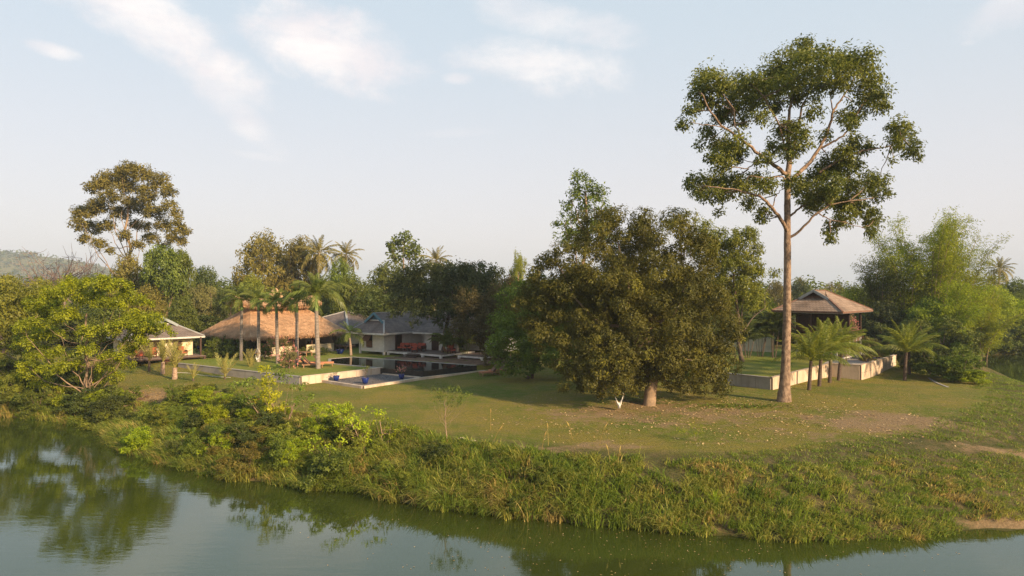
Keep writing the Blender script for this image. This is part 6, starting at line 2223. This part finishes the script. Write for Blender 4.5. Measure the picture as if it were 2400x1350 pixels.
# ------------------------------------------------------------------ hanging chair under the mango
def hanging_chair(px, py_top, py_bot, d, label, hang_to):
    c = pxw(px, (py_top + py_bot) / 2, d)
    top = pxw(px, py_top, d)
    bot = pxw(px, py_bot, d)
    H = top[2] - bot[2]
    r = empty('hanging_chair', tuple(bot), 0, label, 'hanging chair')
    mb = MB()
    w = H * 0.33
    nu, nv = 13, 9
    for sy in (-1, 1):
        g = np.zeros((nu, nv, 3))
        for i in range(nu):
            u = -1 + 2 * i / (nu - 1)
            for j in range(nv):
                v = j / (nv - 1)
                t_ = np.array([u * w, 0, H * (0.40 + 0.60 * abs(u) ** 1.7)])
                b_ = np.array([u * w * 0.2, 0, 0.0])
                g[i, j] = b_ + (t_ - b_) * v + np.array([0.02 * math.sin(17 * v + u), sy * 0.24 * math.sin(math.pi * (0.08 + 0.86 * v)) * (1 - u * u) + 0.02 * math.sin(13 * u), 0])
        idx = np.arange(nu * nv).reshape(nu, nv)
        q = np.stack([idx[:-1, :-1], idx[1:, :-1], idx[1:, 1:], idx[:-1, 1:]], -1).reshape(-1, 4)
        mb.add(g.reshape(-1, 3), q)
    mb.build('sling', M['cloth_white'], r, smooth=True)
    mb = MB()
    mb.tube([(-w - 0.05, 0, H), (w + 0.05, 0, H)], [0.02, 0.02], 6)
    mb.build('spreader_bar', M['wood_teak'], r)
    for s in (-1, 1):
        mb = MB()
        mb.tube([(s * w, 0, H), (0, 0, H + 0.5), (0, 0, hang_to - bot[2])], [0.012, 0.012, 0.012], 5)
        mb.build('rope', M['cloth_white'], r)


dh = at(1450, 962).y
hanging_chair(1451, 924, 957, dh, 'white cloth hanging chair below the left branches of the mango', 3.6)
xh, yh = wpt(604, 853, ZT)
hanging_chair(604, 828, 848, yh - 1.0, 'small white hammock chair beside the second royal palm', 3.2)

# ------------------------------------------------------------------ riverside shrubs
mats = ['leaf_mid', 'leaf_olive', 'leaf_mid', 'leaf_deep', 'leaf_lime', 'leaf_mango_green', 'leaf_olive']
gl = {'leaf_mid': 'mid green leafy shrub in the tangle on the river bank', 'leaf_olive': 'olive leafy shrub in the tangle on the river bank', 'leaf_deep': 'deep green shrub in the tangle on the river bank',
      'leaf_lime': 'lime green shrub in the tangle on the river bank', 'leaf_mango_green': 'glossy green shrub in the tangle on the river bank', 'leaf_brown': 'brownish dry shrub in the tangle on the river bank'}
k = 0
tries = 0
while k < 80 and tries < 4000:
    tries += 1
    x = RNG.uniform(-27, -1.0)
    y = RNG.uniform(30, 56)
    s_ = float(shore_dist(np.array([x]), np.array([y]))[0])
    lim = np.interp(x, [-27, -20, -8, -1], [8.0, 8.5, 5.5, 2.2])
    if s_ < 0.1 or s_ > lim:
        continue
    if (x < -24.5 and s_ > 2.5) or (x > -9 and RNG.random() > 0.25):
        continue
    mt = mats[RNG.integers(len(mats))]
    if RNG.random() < 0.12:
        mt = 'leaf_brown'
    w_ = RNG.uniform(1.4, 2.9) * (0.62 if s_ > lim * 0.75 else 1)
    ppx = CX + F * x / y
    land = 'the eroded soil' if ppx < 380 else 'the date palms' if ppx < 500 else 'the grey wall' if ppx < 590 else 'the vine covered tree' if ppx < 700 else 'the gravel court' if ppx < 860 else 'the pool' if ppx < 960 else 'the thin sapling'
    zone = 'small' if w_ < 1.9 else 'wide'
    where = 'at the waterline' if s_ < 1.5 else 'halfway up the bank' if s_ < 4 else 'on the bank crest'
    hue = {'leaf_mid': 'mid green', 'leaf_olive': 'olive', 'leaf_deep': 'deep green', 'leaf_lime': 'lime green', 'leaf_mango_green': 'glossy green', 'leaf_brown': 'brownish dry'}[mt]
    lab = zone + ' ' + hue + ' shrub ' + where + ' below ' + land
    plant('bush', 'river_shrub', lab, 'shrub', (x, y, gz(x, y) - 0.25), w_, w_ * RNG.uniform(0.5, 0.85), M[mt], group='shrubs in the tangle on the river bank', crown_name='foliage')
    k += 1
k = 0
while k < 34:
    x = RNG.uniform(-60, -26)
    y = RNG.uniform(48, 66)
    s_ = float(shore_dist(np.array([x]), np.array([y]))[0])
    if s_ < 0.0 or s_ > 6 or (x > -31 and s_ > 2.5):
        continue
    w_, h_ = RNG.uniform(2.5, 4.5), RNG.uniform(1.6, 2.8)
    lab = ('tall ' if h_ > 2.2 else 'low ') + ('mid green', 'deep green', 'olive')[k % 3] + ' shrub ' + ('hanging over the water ' if s_ < 2.5 else 'set back from the water ') + ('at the left edge' if CX + F * x / y < 60 else 'below the lime green tree' if CX + F * x / y < 200 else 'left of the eroded soil')
    plant('bush', 'left_bank_shrub', lab, 'shrub', (x, y, gz(x, y) - 0.3), w_, h_, M[('leaf_mid', 'leaf_deep', 'leaf_olive')[k % 3]], group='shrubs over the water at the left', crown_name='foliage')
    k += 1
# named shrubs that stand out of the tangle
b = at(625, 1005)
tree('vine_covered_tree', 'small tree wrapped in yellow green vine on the bank before the gravel court', 'tree', 628, b.y, [(622, 868, 15, 18), (628, 905, 20, 24), (640, 945, 26, 26), (612, 935, 18, 20), (648, 975, 24, 22), (615, 895, 14, 16)], M['leaf_yellow'], M['bark_tan'], leaf=0.15, dens=0.9, tr=(0.10, 0.05), k_per=26, q=0.40, nlimb=5, shell=0.3)
tree('spreading_sapling', 'spreading green sapling round the vine covered tree', 'sapling', 655, b.y + 0.4, [(570, 905, 26, 8), (600, 890, 26, 9), (665, 885, 24, 9), (700, 905, 24, 8), (720, 930, 20, 9), (580, 935, 24, 9), (690, 945, 24, 10), (545, 900, 16, 6), (658, 868, 16, 12)], M['leaf_mango_green'], M['bark_tan'], leaf=0.17, dens=0.65, tr=(0.07, 0.03), k_per=26, q=0.45, nlimb=12, fork=0.1, shell=0.2)
b = at(870, 1065)
tree('bright_shrub', 'bright yellow green shrub arching from the bank below the gravel court', 'shrub', 872, b.y, [(775, 952, 20, 10), (800, 965, 22, 12), (822, 985, 24, 12), (845, 1000, 20, 14), (850, 1025, 20, 14), (868, 1045, 14, 16), (885, 965, 14, 8), (860, 960, 10, 8), (800, 990, 14, 8)], M['leaf_bright'], M['bark_tan'], leaf=0.14, dens=0.62, tr=(0.05, 0.03), k_per=36, q=0.42, nlimb=14, fork=0.05, shell=0.2)
b = at(790, 1085)
tree('bright_shrub', 'bright leafed branch low on the bank near the water', 'shrub', 790, b.y, [(740, 1030, 16, 10), (760, 1045, 18, 12), (775, 1062, 14, 12), (728, 1050, 10, 8), (800, 1030, 14, 8)], M['leaf_bright'], M['bark_tan'], leaf=0.14, dens=0.5, tr=(0.04, 0.02), k_per=30, q=0.42, nlimb=8, fork=0.05, shell=0.2)
b = at(905, 1050)
tree('twiggy_shrub', 'thin stemmed yellow green shrub spreading to the right on the bank', 'shrub', 905, b.y, [(890, 985, 26, 14), (925, 990, 20, 10), (950, 1005, 20, 9), (975, 1005, 14, 6), (905, 1015, 24, 14), (935, 1030, 20, 12)], M['leaf_lime'], M['bark_tan'], leaf=0.12, dens=0.45, tr=(0.04, 0.02), k_per=30, q=0.42, nlimb=16, fork=0.05, shell=0.15)
b = at(1045, 1038)
tree('sapling', 'thin sapling with flat feathery crown standing at the lawn edge', 'sapling', 1046, b.y, [(1025, 915, 24, 6), (1060, 912, 22, 6), (1090, 925, 20, 6), (1045, 930, 26, 7), (1070, 938, 24, 7), (1020, 935, 14, 5), (1055, 950, 20, 5)], M['leaf_mid'], M['bark_tan'], leaf=0.11, dens=0.42, tr=(0.035, 0.015), k_per=30, q=0.42, nlimb=12, fork=0.45, shell=0.1, asp=0.35, thick=1.0)
b = at(1630, 1035)
tree('sapling', 'low pale green sapling on the lawn before the giant tree', 'sapling', 1630, b.y, [(1600, 1008, 18, 5), (1630, 998, 16, 6), (1628, 1018, 18, 7), (1645, 1010, 10, 5)], M['leaf_lime'], M['bark_tan'], leaf=0.08, dens=0.35, tr=(0.02, 0.01), k_per=40, q=0.42, nlimb=8, fork=0.2, shell=0.1, asp=0.3)
b = at(470, 935)
for px, py, w_, h_, mt, lb in ((470, 950, 2.8, 1.7, 'leaf_lime', 'fresh lime shrub on the bank crest below the date palms'), (435, 955, 2.6, 1.5, 'leaf_mid', 'green shrub on the bank crest left of the fresh lime one'), (588, 962, 1.7, 1.0, 'leaf_red', 'red brown leafed shrub beside the vine covered tree'),
                               (540, 985, 2.2, 1.2, 'leaf_brown', 'brownish shrub between the lime shrub and the vine covered tree'), (360, 985, 2.6, 1.4, 'leaf_olive', 'olive shrub below the eroded soil'), (252, 952, 2.6, 1.5, 'leaf_lime', 'lime shrub hanging beside the eroded soil')):
    p = at(px, py)
    plant('bush', 'crest_shrub', lb, 'shrub', (p.x, p.y, p.z - 0.15), w_, h_, M[mt], crown_name='foliage')
for i, (px, py, lb) in enumerate(((1215, 1195, 'fern like bush at the water below the sapling'), (1290, 1120, 'dark feathery fern bush on the grassy bank'), (1250, 1140, 'second feathery fern bush on the grassy bank'))):
    p = at(px, py)
    plant('bush', 'fern_bush', lb, 'fern', (p.x, p.y, p.z - 0.1), 1.7, 0.9, M['leaf_mid'], crown_name='foliage')
p = at(1677, 1195)
palm('palm_seedling', 'bright green palm seedling in the long grass on the bank', (p.x, p.y), p.z, (p.x, p.y, p.z + 0.15), FR_DATE, 9, M['palm_trunk_dark'], (0.05, 0.04), None, size=0.42, elev=(30, 86), bend=0, frond_mat=M['leaf_bright'])

# ------------------------------------------------------------------ grasses
def grass_field(name, label, K, region, hfun, nb, width, mats_, lean=0.9, kind='stuff', cat='grass'):
    xs, ys = [], []
    need = K
    while need > 0:
        x = RNG.uniform(region[0], region[1], need * 2)
        y = RNG.uniform(region[2], region[3], need * 2)
        ok = hfun(x, y) > 0.02
        xs.append(x[ok][:need])
        ys.append(y[ok][:need])
        need -= min(need, int(ok.sum()))
    x, y = np.concatenate(xs), np.concatenate(ys)
    h = hfun(x, y)
    z = ground(x, y)
    e = 0.25
    gx = shore_dist(x + e, y) - shore_dist(x - e, y)
    gy = shore_dist(x, y + e) - shore_dist(x, y - e)
    dn = -np.stack([gx, gy, np.zeros_like(gx)], 1)
    dn /= np.linalg.norm(dn, axis=1)[:, None] + 1e-9
    mb = MB()
    mi = np.clip((lump(x, y, 1.1, 0.7) * 0.9 + RNG.normal(0, 0.55, len(x)) + 0.9), 0, 1.99).astype(int)
    dry = lump(x, y, 1.7, 2.3) + 0.5 * RNG.normal(0, 1, len(x)) > 0.84
    mi[dry] = 2
    for m in (0, 1, 2):
        s = np.where(mi == m)[0]
        if not len(s):
            continue
        idx = np.repeat(s, nb)
        n = len(idx)
        pos = np.stack([x[idx], y[idx], z[idx] - 0.05], 1) + RNG.normal(0, 1, (n, 3)) * np.array([0.13, 0.13, 0])
        d = dn[idx] * lean + np.repeat(RNG.normal(0, 0.4, (len(s), 3)), nb, 0) + RNG.normal(0, 0.5, (n, 3))
        hh = h[idx] * (0.5 + 0.75 * RNG.random(n))
        mb.blades(pos, d, hh, width * (0.7 + 0.6 * RNG.random(n)), 0.35 + 0.75 * RNG.random(n), np.clip(0.5 + 0.28 * RNG.normal(0, 1, n), 0, 1), mi=m)
    o = mb.build(name, [M[q] for q in mats_])
    return tag(o, label, cat, kind=kind)


def h_bank(x, y):
    s = shore_dist(x, y)
    w = np.interp(x, [-60, -31, -24, -16, -6, 2, 10, 20, 30], [3, 3, 5, 8, 5.5, 3.4, 4.2, 5.0, 5])
    tall = np.interp(x, [-30, -12, -4, 3, 9, 14, 19, 24], [1.0, 1.15, 1.55, 1.7, 1.2, 0.75, 0.55, 0.35])
    f = (s > -0.25) & (s < w) & ~((x > 18.5) & (x < 22.5) & (s < 0.45))
    bare = (lump(x, y, 1.4, 3.0) > 0.55) & (s > w * 0.5)
    return np.where(f & ~bare, tall * (1 - 0.55 * np.clip(s / w, 0, 1)) * (0.8 + 0.35 * lump(x, y, 0.9, 1.5)), 0)


grass_field('bank_grass', 'long drooping grass covering the front river bank', 6000, (-58, 33, 26, 66), h_bank, 21, 0.036, ('grass_green', 'grass', 'grass_dry'))


def h_slope(x, y):
    s = shore_dist(x, y)
    w = np.interp(x, [8, 14, 20, 30], [5.0, 7.0, 8.5, 10.5])
    f = (s > 2.0) & (s < w * (1 + 0.10 * lump(x, y, 1.6))) & ~((x > 20) & (np.abs(y - 35.3 - 0.05 * (x - 24)) < 0.85) & (x < 34)) & (y < 75)
    return np.where(f, 0.24 + 0.07 * lump(x, y, 1.1), 0)


grass_field('slope_grass', 'shorter green grass on the upper right slope', 4600, (8, 52, 29, 74), h_slope, 11, 0.030, ('grass_green', 'grass_green', 'grass'), lean=0.3)


def h_lawn(x, y):
    s = shore_dist(x, y)
    f = (s > 3.0) & (y < 58) & (x > -30)
    cb = (x > -17) & (x < -8) & (y > 53)
    patch = lump(x, y, 2.6, 0.8) + 0.35 * lump(x, y, 0.7, 2.0) > -0.15
    return np.where(f & ~cb & patch, 0.055, 0)



# reeds with white plumes
for i, (px, py, h_) in enumerate(((1150, 1010, 1.0), (1285, 1045, 0.9), (1342, 1030, 0.7), (1405, 1045, 0.9), (1432, 1100, 0.9), (1448, 1100, 0.8), (1270, 1055, 0.7), (1157, 1035, 0.6))):
    p = at(px, py)
    r = empty('plume_grass', p, 0, ('single stalk of plumed grass leaning on the lawn edge below the hanging chair', 'pale plumed stalk on the bank crest')[min(i, 1)], 'plume grass', 'plumed grass stalks' if i else None)
    mb = MB()
    lean = RNG.normal(0, 0.15)
    mb.tube([(0, 0, 0), (lean * 0.5, 0, h_ * 0.6), (lean, 0, h_)], [0.010, 0.009, 0.007], 4)
    mb.build('stalk', M['grass_dry'], r)
    mb = MB()
    mb.tube([(lean, 0, h_), (lean * 1.3, 0, h_ + 0.12), (lean * 1.7, 0, h_ + 0.26)], [0.015, 0.035, 0.008], 6)
    mb.build('plume', M['grass_dry'], r)

# fallen leaves
def litter(name, label, n, region, keep, size, mat, z=None, cat='fallen leaves'):
    x = RNG.uniform(region[0], region[1], n * 4)
    y = RNG.uniform(region[2], region[3], n * 4)
    p_ = keep(x, y)
    ok = RNG.random(n * 4) < p_
    x, y = x[ok][:n], y[ok][:n]
    zz = np.full(len(x), z) if z is not None else ground(x, y) + 0.035
    mb = MB()
    m = len(x)
    mb.leaves(np.stack([x, y, zz], 1), np.tile([0, 0, 1.0], (m, 1)) + RNG.normal(0, 0.25 if z is None else 0.02, (m, 3)), unit(m), size * (0.6 + 0.8 * RNG.random(m)), size * 0.5, RNG.random(m), fold=0.06)
    return tag(mb.build(name, M[mat]), label, cat, kind='stuff')


litter('fallen_leaves', 'pale fallen leaves scattered on the lawn under the mango and giant tree', 5200, (-2, 36, 34, 58),
       lambda x, y: np.clip(1.1 * np.exp(-(((x - 14) / 12) ** 2 + ((y - 43) / 7.0) ** 2)), 0, 1) * (shore_dist(x, y) > 4) * (0.12 + 0.88 * (lump(x, y, 1.3, 1) + 0.5 * lump(x, y, 0.5, 2) > 0.1)), 0.14, 'dry_leaf')
litter('floating_leaves', 'yellow leaves floating on the dark river', 380, (-9, 17, 20, 30), lambda x, y: (shore_dist(x, y) < -0.3) * np.clip(np.exp(-((x - 6) / 8) ** 2), 0, 1), 0.075, 'dry_leaf', z=-1.99)
litter('ground_creeper', 'dark low creeper leaves on the lawn right of the mango trunk', 1500, (12, 22, 43, 50), lambda x, y: np.exp(-(((x - 15.6) / 2.4) ** 2 + ((y - 46.2) / 0.8) ** 2)), 0.2, 'leaf_mango_green', cat='creeper')
litter('dry_twigs', 'dry twigs and leaves on the eroded soil at the left', 900, (-34, -22, 46, 56), lambda x, y: np.exp(-(((x + 28) / 3.5) ** 2 + ((y - 51.5) / 3) ** 2)), 0.22, 'grass_dry', cat='dry twigs')


def rock(px, py, s, label, mat='concrete_grey', name='rock'):
    p = at(px, py)
    n1, n2 = 7, 10
    mb = MB()
    prof = [(math.sin(a) * s * (0.9 + 0.2 * RNG.random()), -math.cos(a) * s * 0.5) for a in np.linspace(0.02, 3.12, n1)]
    mb.lathe(prof, sides=n2)
    v = mb.v[0]
    v += RNG.normal(0, s * 0.07, v.shape).astype(np.float32)
    v *= np.array([1.3, 0.9, 1.0], dtype=np.float32)
    o = mb.build(name, M[mat], smooth=False, loc=(p.x, p.y, p.z + s * 0.1))
    return tag(o, label, 'rock')


rock(1082, 1030, 0.17, 'flat pinkish stone at the lawn edge right of the sapling', 'concrete')
rock(1110, 1034, 0.11, 'smaller flat stone next to the pinkish one', 'concrete')
rock(330, 938, 0.20, 'small brown rock on the eroded soil', 'soil')
rock(345, 930, 0.15, 'second small rock on the eroded soil', 'soil')
# dead branch on the eroded soil
p = at(262, 962)
mb = MB()
mb.tube([(0, 0, 0.05), (0.8, 0.3, 0.25), (1.5, 0.5, 0.30), (2.2, 0.9, 0.55)], [0.05, 0.04, 0.03, 0.015], 6)
mb.tube([(1.0, 0.3, 0.25), (1.5, 0.0, 0.5), (1.9, -0.2, 0.6)], [0.03, 0.02, 0.01], 5)
tag(mb.build('dead_branch', M['bark_tan'], loc=p), 'fallen dead branch on the eroded soil at the left bank', 'branch')
# thin hose over the left lawn
mb = MB()
pts = [np.array(at(px, py)) + np.array([0, 0, 0.03]) for px, py in ((415, 874), (440, 875), (470, 880), (500, 883), (540, 886))]
mb.tube(pts, [0.02] * 5, 5)
tag(mb.build('garden_hose', M['cloth_white']), 'thin pale hose lying across the left lawn', 'hose')

# ------------------------------------------------------------------ far woods and the air
def far_woods():
    mb = MB()
    K = 420
    d = RNG.uniform(135, 260, K)
    px = RNG.uniform(-900, 3400, K)
    x = (px - CX) * d / F
    h = 4.5 + 3.5 * RNG.random(K) + (d - 135) * 0.018
    zc = ground(x, d) + h * 0.55
    cen = np.stack([x, d, zc], 1)
    rad = np.stack([2.5 + 4 * RNG.random(K), 2.5 + 3 * RNG.random(K), h * 0.55], 1)
    TOTAL[0] += foliage(mb, cen, rad, np.full(K, 150), 1.1, 0.6, spr=5)
    tag(mb.build('far_woods', M['leaf_mid']), 'far woods closing the view along the horizon', 'woods', kind='stuff')
    mb = MB()
    K = 2600
    x = RNG.uniform(-2300, -640, K)
    y = RNG.uniform(1000, 1500, K)
    z = ground(x, y)
    cen = np.stack([x, y, z + 1], 1)
    foliage(mb, cen, np.tile([14, 14, 5], (K, 1)), np.full(K, 12), 6.0, 0.8, spr=3, spread=0.5)
    tag(mb.build('hill_forest', M['leaf_deep']), 'forest cover of the far blue hill at the left', 'forest', kind='stuff')


far_woods()
m, w, out = new_mat('haze')
pv = w.n('ShaderNodeVolumePrincipled', Density=0.00028)
pv.inputs['Color'].default_value = (0.74, 0.85, 1.0, 1)
pv.inputs['Anisotropy'].default_value = 0.0
w.l(pv.outputs[0], out.inputs['Volume'])
HAZE = True
if HAZE:
    mb = MB()
    mb.box(-6500, 6500, -400, 8000, -30, 175)
    o = mb.build('haze', m)
    o['kind'] = 'stuff'
